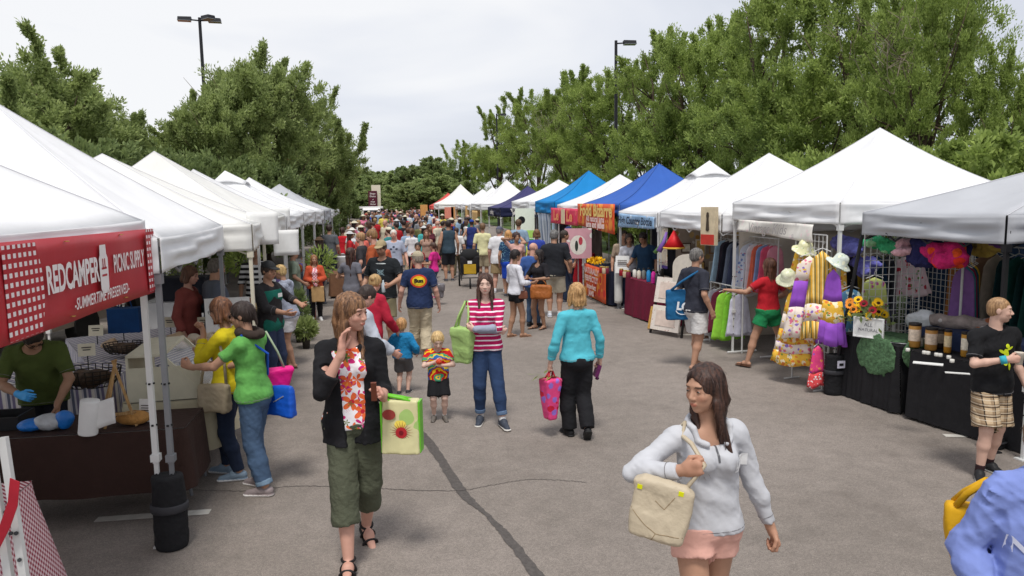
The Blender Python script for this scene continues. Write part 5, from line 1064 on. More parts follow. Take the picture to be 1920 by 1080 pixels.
for i,(px,py,r_) in enumerate([(415,612,.17),(398,625,.16),(385,640,.15),(370,632,.13),(345,640,.14),(405,650,.13),(330,628,.13),(300,650,.12),(275,655,.13),(355,610,.12),(425,590,.13),(255,665,.12),(205,640,.12)]):
 g=G(px,py+12,.78);rr=r_*.8
 lump((-.24,-.24,-.06),(.24,.24,.3),.016,lambda s,i=i,rr=rr:(s.ell((0,0,rr*.45),(rr,rr*.85,rr*.6),0),s.ell((rr*.4,.02,rr*.7),(rr*.5,rr*.5,rr*.5),.05),s.ripple(folds(1.,.012,i,1)),s.plane((0,0,-.012),(0,0,-1))),'bread_bag',BAGM if i%2 else BAGT,'%s plastic bag of bread %s'%(wd[i%7],pl[i]),'bag of bread',(g[0],g[1],.775),group='bags of bread on the long table',rz=i)
CARD=M('card',(226,218,196),rough=.8,var=.03);CTX=M('card_ink',(70,60,56),var=0)
for i,(px,py,lab) in enumerate([(383,603,'on a black stand among the bread bags'),(320,603,'in front of the white skirted table'),(182,620,'above the black tray'),(232,612,'leaning on the blue bag'),(165,660,'tilted on the wire basket')]):
 g=G(px,py+26,.80);t=thing('price_card','small cream price card '+lab,'price card',(g[0],g[1],.80),R(-8+i*5),'price cards on the bread tables');m=MB();m.cbox((0,0,.17),(.16,.006,.13),rx=R(-12));m.build('card',CARD,t);m=MB();m.tube([(0,.02,0),(0,.02,.11)],.006,5);m.build('stand',DARK,t)
 m=MB();[m.cbox((0,-.005-.0026*(z-.17)*0,z),(w_,.003,.010),rx=R(-12)) for z,w_ in ((.195,.09),(.17,.07),(.148,.1))];m.build('writing',CTX,t)
def basket(px,py,z,r_,lab,h=.16):
 g=G(px,py,z);t=thing('wire_basket',lab,'basket',(g[0],g[1],z),0);m=MB();wm=M('wire_dark',(40,34,30),rough=.5)
 for k in range(5):zz=h*k/4;rr=r_*(.72+.28*(k/4)**.6);m.tube([(rr*math.cos(a),rr*math.sin(a)*.8,zz) for a in np.linspace(0,2*math.pi,25)],.006,4,False)
 for k in range(26):a=k*2*math.pi/26;m.tube([(r_*.72*math.cos(a),r_*.72*.8*math.sin(a),0),(r_*.92*math.cos(a),r_*.92*.8*math.sin(a),h*.4),(r_*math.cos(a),r_*.8*math.sin(a),h)],.005,4,False)
 m.build('wire',wm,t);lump((-.4,-.4,-.05),(.4,.4,.3),.02,lambda s:(s.ell((0,0,h*.45),(r_*.72,r_*.58,h*.5),0),s.ripple(folds(1,.02,3))),'contents',M('basket_fill',(84,68,56),var=.5,vscale=22,bump=.5,bscale=30),'','',(0,0,0),parent=t); return t
basket(172,722,.80,.26,'dark wire basket of rolls behind the olive shirt vendor');basket(235,660,.82,.22,'black tray basket in front of the blue bag',.10)
def easel_small():
 g=G(225,800,.745);t=thing('wooden_easel','small wooden tabletop easel standing on the brown cloth','easel',(g[0],g[1],.745),R(10));wm=M('easel_wood',(176,142,96),rough=.7,var=.1,kind='rings',prm=((150,116,74),(20,20,2)))
 for a,b_ in (((.12,-.02,0),(-.02,.03,.52)),((-.16,.16,0),(.0,.05,.52)),((-.10,-.02,.0),(-.0,.03,.50))):
  m=MB();m.tube([a,b_],.013,4);m.build('leg',wm,t)
 m=MB();m.cbox((0,.0,.10),(.24,.02,.02));m.build('shelf',wm,t)
easel_small()
g=G(165,815,.745);t=thing('paper_towel_roll','white paper towel roll leaning over on the brown cloth','paper towel',(g[0],g[1],.75),0);m=MB();M4=Matrix.Rotation(R(8),4,'Y');prof=[(.02,0),(.065,0),(.068,.01),(.068,.25),(.065,.262),(.02,.262)];m.lathe(prof,n=24);m.v=[tuple(M4@Vector(q)) for q in m.v];o=m.build('roll',M('paper',(226,226,224),var=.03,bump=.1),t,True)
m=MB();m.grid(lambda x,y:(.05+.16*x,-.03+.02*math.sin(x*3),.03+.20*y+.05*x),8,5);solid(m.build('loose_sheet',M('paper',(226,226,224)),t,True),.002)
def blob(px,py,z,rads,mat,lab,cat,name,seed=0,amp=.008,rz=0.,h=.012):
 g=G(px,py,z);a,b_,c=rads; return lump((-a-.05,-b_-.05,-.03),(a+.05,b_+.05,2*c+.05),h,lambda s:(s.ell((0,0,c*.9),(a,b_,c),0),s.ripple(folds(1,amp,seed)),s.plane((0,0,0),(0,0,-1))),name,mat,lab,cat,(g[0],g[1],z),rz=rz)
BLUEP=M('blue_plastic',(28,112,196),rough=.35,var=.1,spec=.5,bump=.4);CLEARP=M('cloudy_plastic',(176,180,184),rough=.3,var=.15,spec=.6,bump=.4)
blob(62,808,.745,(.10,.08,.055),BLUEP,'crumpled blue plastic glove pack left of the clear bag','plastic pack','blue_pack',1);blob(92,806,.745,(.11,.08,.07),CLEARP,'cloudy clear plastic bag between two blue packs','plastic bag','plastic_bag',2);blob(122,804,.745,(.07,.06,.08),BLUEP,'blue plastic pack against the paper towel roll','plastic pack','blue_pack',3)
blob(252,795,.745,(.13,.075,.055),M('loaf',(168,122,66),rough=.8,var=.3,bump=.5),'golden loaf of bread behind the wooden easel','loaf','bread_loaf',4,.004)
m=MB();m.box((-.2,-.14,0),(.2,.14,.012));m.box((-.2,-.14,.012),(.2,-.125,.10));m.box((-.2,.125,.012),(.2,.14,.10));m.box((-.2,-.125,.012),(-.185,.125,.10));m.box((.185,-.125,.012),(.2,.125,.10));g=G(5,800,.745);one('black_crate','black plastic crate at the left end of the brown cloth','crate',m,DARK,(g[0]-.03,g[1]+.02,.745))
g=G(275,790,.745);t=thing('menu_card','white menu card with writing clipped upright on the brown table','menu card',(g[0],g[1],.745),R(-15));m=MB();m.cbox((0,0,.09),(.11,.004,.18),rx=R(-8));m.build('card',M('paper',(226,226,224)),t);m=MB();[m.cbox((.0,-.004,z),(.07,.003,.006),rx=R(-8)) for z in (.05,.07,.09,.11,.13)];m.build('writing',CTX,t)
def weight_bag(x,y,h,lab,r_=.085,logo=False,mat=None,flat=1.2):
 t=thing('weight_bag',lab,'weight bag',(x,y,0),0);mt=mat or cloth((30,30,33),'bag_cloth',bump=.4,bscale=30)
 lump((-.2,-.2,-.03),(.2,.2,h+.08),.012,lambda s:(s.cap((0,0,.05),(0,0,h-.03),r_,r_*.93,0,fl=((0,1,0),flat)),s.ripple(folds(1,.006,int(h*50))),s.plane((0,0,h),(0,0,1)),s.plane((0,0,0),(0,0,-1))),'bag',mt,'','',(0,0,0),parent=t)
 m=MB();m.lathe([(r_+.008,h*.52),(r_+.012,h*.53),(r_+.012,h*.61),(r_+.008,h*.62)],n=18);m.v=[(a,b_/flat*1.05,c) for a,b_,c in m.v];m.build('strap',M('strap',(52,52,56),rough=.7),t,True)
 if logo:m=MB();m.cbox((-.0,-r_-.012,h*.80),(.10,.006,.09));tg=m.build('tag',M('tag_white',(200,198,214)),t);m=MB();m.cbox((0,-r_-.0175,h*.80),(.055,.004,.03));m.build('mark',DARK,tg)
 return t
weight_bag(-1.655,5.37,.54,'tall black weight bag holding a white and a grey leg together at the left front',.118);weight_bag(5.28,8.12,.50,'black weight bag with a white tag at the foot of the white leg',.12,True)
weight_bag(5.62,6.05,.12,'low black base on the ground behind the boy in black',.12)
t=thing('pole_weight','white tube weight strapped upright to the leg beside the burgundy table','pole weight',(4.84,15.55,0));m=MB();m.lathe([(.03,.12),(.085,.14),(.09,.2),(.09,.98),(.075,1.03),(.04,1.06)],n=16);m.build('tube',M('pvc',(214,214,210),rough=.5,var=.06),t,True);m=MB();m.tube([(0,0,0),(0,0,.14)],.03,8);m.build('foot',LEG_G,t)
t=thing('folded_stand','white perforated stand with a red strap at the bottom left corner','stand',DY(20,1075,3.35)*np.array([1,1,0]));o_=np.array(t.location);m=MB()
for dx in (-8,20):a=DY(-14+dx,820,3.3);b_=DY(36+dx,1150,3.25);m.tube([a-o_,b_-o_],.021,4);
m.build('leg',LEG_W,t);m=MB();[m.tube([DY(x,y,3.26)-o_,DY(x+.5,y,3.24)-o_],.009,6) for x,y in ((30,1000),(36,1050),(10,960),(20,1000))];m.build('hole',HOLE,t)
m=MB();pts=[DY(x,y,3.2)-o_ for x,y in ((28,900),(24,945),(10,985),(-20,1045))];m.grid(lambda x,y:tuple(np.array(pts[min(int(x*3),2)])*(1-(x*3-min(int(x*3),2)))+np.array(pts[min(int(x*3),2)+1])*(x*3-min(int(x*3),2))+np.array([.035*(y-.5),0,-.02*(y-.5)])),12,2);solid(m.build('strap',M('strap_red',(170,34,50),rough=.5),t),.004)
cloth_table('white skirted table below the dark crate behind the bread',(-3.3,12.3),1.1,.7,0,.95,.05,cloth((206,206,208),'white_skirt',var=.05),seed=8,wave=.03,nw=16)
m=MB();m.box((-.35,-.2,0),(.35,.2,.32));m.box((-.37,-.22,.32),(.37,.22,.36));one('dark_crate','dark lidded crate standing on the white skirted table','crate',m,cloth((34,36,46),'crate_navy'),(-3.3,12.2,.96))
m=MB();m.box((-.18,-.10,0),(.18,.10,.30));m.tube([(-.08,0,.3),(-.06,0,.40),(.06,0,.40),(.08,0,.3)],.008,5);one('blue_bag','deep blue shopping bag hanging behind the vendor tables','bag',m,cloth((20,66,122),'bag_blue'),(*DY(238,622,9.6)[:2],DY(238,622,9.6)[2]))
t=thing('photo_board','white board with small food photos behind the shopper in yellow','photo board',(*DY(428,600,9.4)[:2],.80),R(8));m=MB();m.box((-.26,-.012,0),(.26,.012,.50));m.build('board',M('paper',(226,226,224)),t)
m=MB();[m.box((-.17+.13*i,-.018,.18),(-.08+.13*i,-.0125,.32)) for i in range(3)];m.build('photo',M('photo_brown',(116,62,44),var=.5,vscale=30),t)
def plain_van(x,y,rz,c,lab):
 t=thing('parked_van',lab,'van',(x,y,0),rz);m=MB();pr=[(-2.4,.4),(-2.4,1.0),(-1.7,1.15),(-1.1,1.95),(2.3,2.0),(2.4,1.9),(2.4,.4)]
 v=[(a,-.95,b_) for a,b_ in pr]+[(a,.95,b_) for a,b_ in pr];n=len(pr);m.add(v,[tuple(range(n))[::-1],tuple(range(n,2*n))]+[(i,(i+1)%n,n+(i+1)%n,n+i) for i in range(n)]);m.build('body',M('van_%d'%c[0],c,rough=.35,var=.03,spec=.5),t)
 for s_ in (-1,1):m=MB();m.box((-.9,s_*.955,1.25),(.1,s_*.958,1.8)) if s_>0 else m.box((-.9,s_*.958,1.25),(.1,s_*.955,1.8));m.build('window',M('car_glass',(50,60,70)),t)
 for xx in (-1.5,1.5):
  for s_ in (-1,1):m=MB();m.tube([(xx,s_*.78,.36),(xx,s_*.98,.36)],.36,14);m.build('wheel',M('tyre',(28,28,28)),t)
plain_van(-6.6,12.5,R(80),(150,140,128),'taupe van parked behind the bread tables');plain_van(-6.8,20,R(85),(74,80,90),'dark grey van parked farther behind the left row')
def plant(x,y,z,r_,h,lab,seed=0,pot=True,mat=LEAF_D,group=None,name='potted_plant',lw=.02,ll=.12,n=420):
 t=thing(name,lab,'plant',(x,y,z),seed,group);rg=np.random.default_rng(seed)
 if pot:m=MB();m.lathe([(r_*.35,0),(r_*.5,.2),(r_*.54,.21),(r_*.5,.19)],n=14);m.build('pot',M('pot_plastic',(60,56,52),var=.1),t,True)
 st=MB();[st.tube([(0,0,.15),(rg.normal()*r_*.2,rg.normal()*r_*.2,h*.5),(rg.normal()*r_*.5,rg.normal()*r_*.5,h*.9)],[.008,.006,.003],4) for _ in range(6)];st.build('stem',M('stem_green',(86,104,60)),t)
 d=rg.normal(size=(n,3));d/=np.linalg.norm(d,axis=1)[:,None];P=d*rg.uniform(.2,1,n)[:,None]**.5*np.array([r_,r_,(h-.2)*.5])+np.array([0,0,.2+(h-.2)*.5]);D=d+rg.normal(size=(n,3))*.4+np.array([0,0,.3]);D/=np.linalg.norm(D,axis=1)[:,None];s_=np.cross(D,rg.normal(size=(n,3)));s_/=np.linalg.norm(s_,axis=1)[:,None]
 v=np.stack([P,P+D*ll*.5+s_*lw,P+D*ll,P+D*ll*.5-s_*lw],1).reshape(-1,3);me=raw_mesh('foliage',v,np.arange(n*4).reshape(-1,4));link('foliage',me,mat,t); return t
PG='plants for sale along the left row'
for i,(px,py,y,z,r_,h,lab) in enumerate([(558,560,13.2,0,.16,.95,'tall herb plant beside the cardigan woman'),(572,600,12.6,0,.15,.5,'bushy plant at the foot of the thin white legs'),(600,470,17.6,.5,.35,.9,'arching palm plant carried through the aisle stall'),(535,400,19,.9,.4,.9,'leafy plant hanging under the left canopies'),(330,520,13.5,.9,.4,.7,'bright green plant behind the dark crate'),(455,500,14.5,.9,.35,.7,'green plant under the jutting canopy'),(590,410,24,.9,.5,1.1,'green plant under the grey striped canopy')]):
 p=DY(px,py,y);plant(p[0],y,z,r_,h,lab,seed=i+1,group=PG,mat=[LEAF_D,LEAF_ASH,LEAF_R][i%3],pot=z<.3)
# ------------------------ right stall goods
cloth_table('black skirted table with green felt at the white sign',(5.72,7.72),.62,.95,R(6),.76,.02,BLACKC,wave=.022,nw=22,seed=11)
cloth_table('black skirted table with jars and tins next to the boy',(6.02,6.42),.75,1.5,R(14),.76,.02,BLACKC,wave=.022,nw=22,seed=12)
FELT=M('green_felt',(86,118,84),rough=1,var=.4,vscale=24,bump=.8,bscale=40)
lump((-.5,-.5,-.5),(.5,.5,.2),.016,lambda s:(s.ell((.0,0,.0),(.30,.38,.018),0),s.ell((-.315,-.10,-.17),(.018,.34,.26),.02),s.ell((-.1,-.485,-.10),(.20,.018,.18),.02),s.ripple(folds(1,.003,9))),'felt_cloth',FELT,'round mottled green felt draped over the black table corner','felt cloth',(5.70,7.66,.785),rz=R(6))
t=thing('table_sign','small white framed sign reading ALL NATURAL in front of the sunflowers','sign',(*G(1628,634,.79)[:2],.795),R(-58));m=MB();m.box((-.17,-.01,0),(.17,.01,.235));m.build('board',M('paper',(226,226,224)),t);m=MB()
for a,b_ in (((-.17,0),(.17,.012)),((-.17,.223),(.17,.235)),((-.17,.012),(-.158,.223)),((.158,.012),(.17,.223))):m.box((a[0],-.018,a[1]),(b_[0],-.0105,b_[1]))
m.build('frame',M('frame_white',(240,240,240),var=0),t);TI=M('sign_ink',(110,110,118),var=0)
lettering('ALL',.060,TI,t,(0,-.011,.15),(1,0,0),(0,-1,0));lettering('NATURAL',.050,TI,t,(0,-.011,.09),(1,0,0),(0,-1,0))
def bouquet():
 p=G(1622,640,.79);t=thing('sunflower_bouquet','bouquet of sunflowers and dark red blooms in a brown vase behind the white sign','bouquet',(p[0]+.22,p[1]+.32,.77));rg=np.random.default_rng(4);m=MB();m.lathe([(.06,0),(.085,.08),(.06,.17),(.07,.20)],n=14);m.build('vase',M('vase',(110,72,44),rough=.5),t,True)
 for i in range(17):
  a=rg.uniform(0,6.28);r_=rg.uniform(.02,.22);c=np.array([r_*math.cos(a),r_*math.sin(a),.30+rg.uniform(0,.17)-r_*.3]);n_=unit(c-np.array([0,0,.05])+np.array([-.25,-.3,0]));s1=unit(np.cross(n_,(0,0,1)));s2=np.cross(n_,s1)
  m=MB();m.tube([(0,0,.15),tuple(c*.6+np.array([0,0,.06])),tuple(c)],.004,4);m.build('stem',M('stem_green',(86,104,60)),t);m=MB();R0=rg.uniform(.04,.062);k=14
  for j in range(k):
   an=2*math.pi*j/k;d=s1*math.cos(an)+s2*math.sin(an);q=np.cross(n_,d);m.add([c+d*R0*.35-q*.008,c+d*R0*.75-q*.012+n_*.006,c+d*R0*1.15+n_*.012,c+d*R0*.75+q*.012+n_*.006,c+d*R0*.35+q*.008],[(0,1,2,3,4)])
  ky=i%3;fl=m.build('flower',[M('petal_yellow',(240,190,30),var=.1),M('petal_red',(150,28,44),var=.15),M('petal_orange',(226,140,50),var=.15)][(0,1,0,2,0,1)[i%6]],t);m=MB();m.tube([tuple(c),tuple(c+n_*.012)],[.022,.014],10);m.build('flower_centre',M('flower_brown',(66,40,24)),fl)
 rg=np.random.default_rng(5);n=130;P=rg.normal(size=(n,3))*np.array([.12,.12,.07])+np.array([0,0,.28]);D=rg.normal(size=(n,3));D/=np.linalg.norm(D,axis=1)[:,None];s_=np.cross(D,rg.normal(size=(n,3)));s_/=np.linalg.norm(s_,axis=1)[:,None];link('foliage',raw_mesh('foliage',np.stack([P,P+D*.05+s_*.02,P+D*.1,P+D*.05-s_*.02],1).reshape(-1,3),np.arange(n*4).reshape(-1,4)),LEAF_D,t)
bouquet()
def jar(p,h,r_,c1,c2,lab,lid=(36,30,28)):
 t=thing('product_tin',lab,'tin',p,0,'tins and jars on the black table');m=MB();m.lathe([(r_*.8,0),(r_,h*.06),(r_,h*.9),(r_*.9,h*.93)],n=16);m.build('tin_body',M('tin_%d%d'%(c1[0],c1[1]),c1,rough=.4,var=.1),t,True);m=MB();m.lathe([(r_*1.006,h*.28),(r_*1.012,h*.29),(r_*1.012,h*.74),(r_*1.006,h*.75)],n=16);m.build('label',M('tinlab_%d'%c2[0],c2,rough=.6,var=.25,vscale=30),t,True);m=MB();m.lathe([(r_*.96,h*.9),(r_*1.04,h*.905),(r_*1.04,h*.995),(r_*.98,h)],n=16);m.build('lid',M('lid_%d'%lid[0],lid,rough=.4),t,True)
for i,(px,py,h,r_,c1,c2,lab) in enumerate([(1714,650,.27,.062,(176,128,60),(214,196,176),'wide tin with pale label in front of the plastic bag'),(1745,656,.25,.060,(170,122,60),(210,190,170),'wide tin second from the plastic bag'),(1762,652,.22,.045,(60,48,40),(168,150,130),'dark slim tin right of the two wide ones'),(1776,661,.25,.036,(190,130,40),(220,200,160),'slim amber bottle right of the dark tin'),(1808,668,.26,.036,(180,130,50),(226,216,196),'slim cream bottle nearest the boy in black'),(1790,655,.14,.03,(50,44,44),(200,196,190),'short dark jar between the slim bottles')]):
 g=G(px,py,.77);jar((g[0],g[1],.765),h,r_,c1,c2,lab)
for i,(px,py,c) in enumerate([(1726,648,(206,200,190)),(1735,646,(60,50,48)),(1753,648,(196,150,80)),(1770,650,(210,196,170)),(1782,652,(70,60,54)),(1795,654,(180,140,90)),(1803,658,(216,210,200))]):
 g=G(px,py,.77);jar((g[0],g[1],.765),.11,.026,c,(222,214,200),['small grey jar','small black jar','small amber jar','small cream jar','small brown jar','small tan jar','small white jar'][i]+' among the tall tins')
for i,(px,py) in enumerate([(1702,655),(1733,660),(1740,661),(1756,664),(1763,665),(1779,669),(1785,676)]):
 g=G(px,py+3,.77);m=MB();m.lathe([(.019,0),(.022,.004),(.022,.030),(.018,.034)],n=12);one('sample_pot','tiny white sample pot '+['before the first wide tin','left before the second wide tin','right before the second wide tin','left before the dark slim tin','right before the dark slim tin','before the amber bottle','closest to the table edge'][i],'sample pot',m,M('pot_white',(228,226,218),rough=.4),(g[0],g[1],.766),group='sample pots on the black table',smooth=True)
for i,(px,py,w_,d_,lab) in enumerate([(1680,640,.30,.22,'stack of white papers on the black table beside the green felt'),(1740,682,.26,.09,'white strip of paper flat in front of the tins'),(1795,700,.20,.04,'white tube lying flat near the boy in black')]):
 g=G(px,py,.77);m=MB();m.box((-w_/2,-d_/2,0),(w_/2,d_/2,.008));one('paper',lab,'paper',m,M('paper',(226,226,224)),(g[0],g[1],.768),R(-50+i*9))
g=G(1720,625,.85);lump((-.25,-.2,-.02),(.25,.2,.36),.014,lambda s:(s.ell((0,0,.2),(.19,.10,.13),0),s.ell((0,0,.08),(.12,.08,.1),.04),s.ripple(folds(1,.014,12)),s.plane((0,0,0),(0,0,-1))),'plastic_bag',M('bag_silver',(206,208,210),rough=.25,var=.12,spec=.7,bump=.5,bscale=20),'puffy clear plastic bag standing behind the wide tins','plastic bag',(g[0]+.15,g[1]+.1,.765),rz=R(-60))
a,b_=G(1745,600,1.02),G(1875,612,1.02);m=MB();pts=[a+(b_-a)*k/8+np.array([0,0,.015*math.sin(k*1.9)]) for k in range(9)];m.tube([p-a for p in pts],[.06,.075,.08,.076,.082,.078,.075,.08,.07],12);o=one('fleece_roll','long roll of grey and rust raw fleece lying behind the tins','fleece roll',m,M('fleece',(142,130,124),rough=1,var=.4,vscale=9,bump=.8,bscale=30,kind='spots',prm=[((168,100,66),5.,.2),((186,180,176),8.,.2)]),a,smooth=True)
m=MB();m.box((0,0,0),(.40,1.5,.19));one('blue_crate','dark blue low crate under the roll of fleece','crate',m,cloth((40,52,86),'crate_blue'),(6.05,5.85,.765),R(10))
def wool(px,py,x,r_,c,lab,seed,c2=None,c3=None):
 p=DX(px,py,x);a,b_,cz=r_;prm=[(q,5.,.30) for q in (c2,c3) if q]
 mt=M('wool_%d'%seed,c,rough=1,var=.25,vscale=12,bump=1.,bscale=50,kind='spots' if prm else None,prm=prm)
 def fn(s):
  rg=np.random.default_rng(seed)
  for _ in range(9):q=rg.normal(size=3)*np.array([a,b_,cz])*.42;s.ell(q,(a*.52,b_*.6,cz*.55),.03)
  s.ripple(folds(1,.02,seed));s.ripple(lambda X,Y,Z:.006*np.sin(90*X+40*Z)*np.sin(80*Y+60*Z))
 return lump((-a*1.8-.05,-b_*1.8-.05,-cz*1.8-.05),(a*1.8+.05,b_*1.8+.05,cz*1.8+.05),.017,fn,'wool_bundle',mt,lab,'wool bundle',p,group='bundles of dyed wool under the grey canopy')
wool(1598,462,5.9,(.16,.34,.15),(122,124,204),'periwinkle blue wool bundle beside the white leg',1);wool(1620,492,6.0,(.12,.25,.12),(112,112,190),'lower lilac wool bundle on the wire grid',7)
wool(1668,462,5.75,(.14,.24,.085),(66,170,116),'emerald green wool bundle',2,(150,200,150));wool(1705,466,5.75,(.14,.22,.08),(226,178,186),'pale pink and green wool bundle',3,(96,140,100))
wool(1738,472,5.75,(.16,.34,.14),(38,40,86),'large midnight blue wool bundle',4);wool(1782,474,5.75,(.15,.26,.15),(206,40,110),'magenta and flame orange wool bundle',5,(232,84,36),(224,56,40));wool(1862,460,6.1,(.16,.26,.08),(150,130,60),'mustard and purple wool bundle at the black leg',6,(90,50,110))
def garment(p,w_,L,mat,rz=0.,lab='',cat='dress',group=None,name='dress',flare=1.3,depth=.26,nf=9,parent=None,bands=None,sh=.72,seed=0):
 t=thing(name,lab,cat,p,rz,group) if parent is None else None ;par=t or parent;m=MB();rg=np.random.default_rng(seed);ph=rg.uniform(0,6,3)
 def fn(x,y,M_=MB):
  a=2*math.pi*x;k=y;
  wd_=w_*.5*(sh*(1-math.exp(-k*30))*(1 if k<.05 else 1)+(flare-sh)*k**1.15) if k<1 else w_*.5*flare
  wd_*=(.55+.45*min(1,k/.10));dp=wd_*depth*(.5+.5*k);r_=1+.13*k*math.sin(a*nf+ph[0])+.06*k*math.sin(a*nf*1.7+ph[1]); return (wd_*math.cos(a)*r_,dp*math.sin(a)*r_,-L*k-.02*math.sin(a*3+ph[2])*k)
 if bands:
  m=MB();n0=0
  for bi,(y0,y1,mi) in enumerate(bands):m.cm=mi;m.grid(lambda x,y,y0=y0,y1=y1:fn(x,y0+(y1-y0)*y),54,max(2,int(12*(y1-y0))))
  o=m.build('cloth',mat,par,True)
 else:m.grid(lambda x,y:fn(x,y),54,14);o=m.build('cloth',mat,par,True)
 if parent is not None:o.location=tuple(map(float,p));o.rotation_euler=(0,0,rz);o.name=name
 solid(o,.004);h_=MB();h_.tube([(-w_*.30,0,-.01),(0,0,.03),(w_*.30,0,-.01)],.006,5);h_.tube([(0,0,.03),(0,0,.07),(.02,0,.09),(0,0,.105)],.003,4);h_.build('hanger',LEG_W,o if parent is not None else par); return t or o
YFL=M('dress_yellow',(240,190,70),rough=.9,var=.1,vscale=14,kind='spots',prm=[((250,236,200),11.,.36),((226,132,60),13.,.28),((120,150,70),15.,.2)]);PFL=M('dress_pastel',(240,226,214),rough=.9,var=.06,kind='spots',prm=[((226,120,150),13.,.30),((150,120,200),11.,.26),((240,200,80),14.,.26)]);PUR=M('dress_purple',(150,84,196),rough=.9,var=.14,vscale=10);YST=M('dress_mustard',(226,170,60),rough=.9,var=.12,kind='vstripe',prm=([(120,120,80),(246,220,150)],.05,.25))
DG='patchwork dresses hung on the aisle grid'
def dress(px,py,x,w_,L,mat,lab,**k):w_*=.80;k['flare']=k.get('flare',1.3)*.9;p=DX(px+(14 if px<1560 else 0),py,x); return garment(p,w_,L,mat,lab=lab,group=k.pop('group',DG),**k)
dress(1482,540,5.06,.42,1.0,[YFL,PFL],'long yellow and white floral sundress nearest the red shirt woman',flare=1.9,rz=R(-50),seed=1,bands=[(0,.35,0),(.35,.55,1),(.55,.72,0),(.72,.84,1),(.84,1,0)],name='hanging_dress')
dress(1504,480,5.10,.46,1.05,[PFL,PUR],'white floral dress with purple yoke in the middle of the grid',flare=1.7,rz=R(-35),seed=2,bands=[(0,.30,0),(.30,.62,1),(.62,1,0)],name='hanging_dress')
dress(1528,470,5.16,.40,1.10,[YST,PFL],'mustard striped dress hung below the straw hats',flare=1.4,rz=R(-30),seed=3,bands=[(0,.6,0),(.6,.8,1),(.8,1,0)],name='hanging_dress')
dress(1549,505,5.22,.28,.92,[PUR,YFL],'purple dress with yellow floral middle band beside the white leg',flare=1.8,rz=R(-60),seed=4,bands=[(0,.42,0),(.42,.70,1),(.70,1,0)],name='hanging_dress')
dress(1497,462,5.3,.40,.55,YFL,'short yellow floral top under the green hat',flare=1.5,seed=5,name='hanging_blouse',cat='blouse',rz=R(-30));
dress(1520,648,5.12,.22,.52,[M('dress_pink',(226,70,130),var=.15,kind='spots',prm=[((240,150,90),16.,.3),((160,90,190),14.,.25)]),M('dress_coral',(226,80,84),kind='spots',prm=[((240,230,230),24.,.3)])],'small pink and coral child dress hung low on the grid',flare=1.5,seed=6,bands=[(0,.66,0),(.66,1,1)],name='hanging_dress')
def strawhat(px,py,x,c,lab,tilt=0):p=DX(px,py,x);t=thing('sun_hat',lab,'hat',p,0,'cloth hats on the dress grid');m=MB();m.lathe([(.16,-.03),(.152,-.02),(.092,.0),(.086,.065),(.066,.098),(.016,.11)],n=22);M4=Matrix.Rotation(tilt,4,'Y')@Matrix.Rotation(R(25),4,'X');m.v=[tuple(M4@Vector((a,b_,c_+.006*math.sin(math.atan2(b_,a)*6)))) for a,b_,c_ in m.v];m.build('brim_and_crown',M('hat_print_%d'%c[0],c,rough=.9,var=.1,kind='spots',prm=[((240,240,214),14.,.35),((160,190,120),17.,.2)]),t,True)
strawhat(1509,466,5.2,(222,220,176),'pale green cloth hat on top of the dress grid');strawhat(1478,520,5.0,(214,216,186),'pale floral cloth hat hanging left of the dresses',R(-25));strawhat(1574,492,5.3,(206,214,206),'pale grey cloth hat beside the white leg',R(20))
WIRE=M('wire_white',(206,206,204),rough=.4,var=.03)
def gridpanel(P0,P1,z0,z1,lab,st=.085):
 P0,P1=np.array(P0,float),np.array(P1,float);t=thing('wire_grid',lab,'wire grid',(*P0,0),0,'white wire display grids');d=P1-P0;L=np.linalg.norm(d);m=MB();n=max(2,round(L/st));k=max(2,round((z1-z0)/st))
 for i in range(n+1):q=d*i/n;m.tube([(q[0],q[1],z0),(q[0],q[1],z1)],.0045 if 0<i<n else.009,4,False)
 for j in range(k+1):z=z0+(z1-z0)*j/k;m.tube([(0,0,z),(d[0],d[1],z)],.0045 if 0<j<k else.009,4,False)
 m.build('grid',WIRE,t)
 for q in (d*0,d):m=MB();m.tube([(q[0]-.12,q[1]-.02,.012),(q[0]+.12,q[1]+.02,.012)],.011,5);m.tube([(q[0],q[1],.012),(q[0],q[1],z0+.02)],.011,5);m.build('foot',WIRE,t)
 return t
gridpanel((5.22,8.28),(5.20,8.95),.25,1.95,'white wire grid holding the patchwork dresses');gridpanel((5.5,7.95),(6.25,7.95),.1,2.0,'white wire grid behind the white sign, below the blue wool')
gridpanel((5.75,9.0),(5.7,9.9),.05,1.0,'low white wire grid behind the legs of the red shirt woman');gridpanel((7.6,8.4),(7.6,10.6),.1,2.0,'white wire grid at the back of the dress stall')
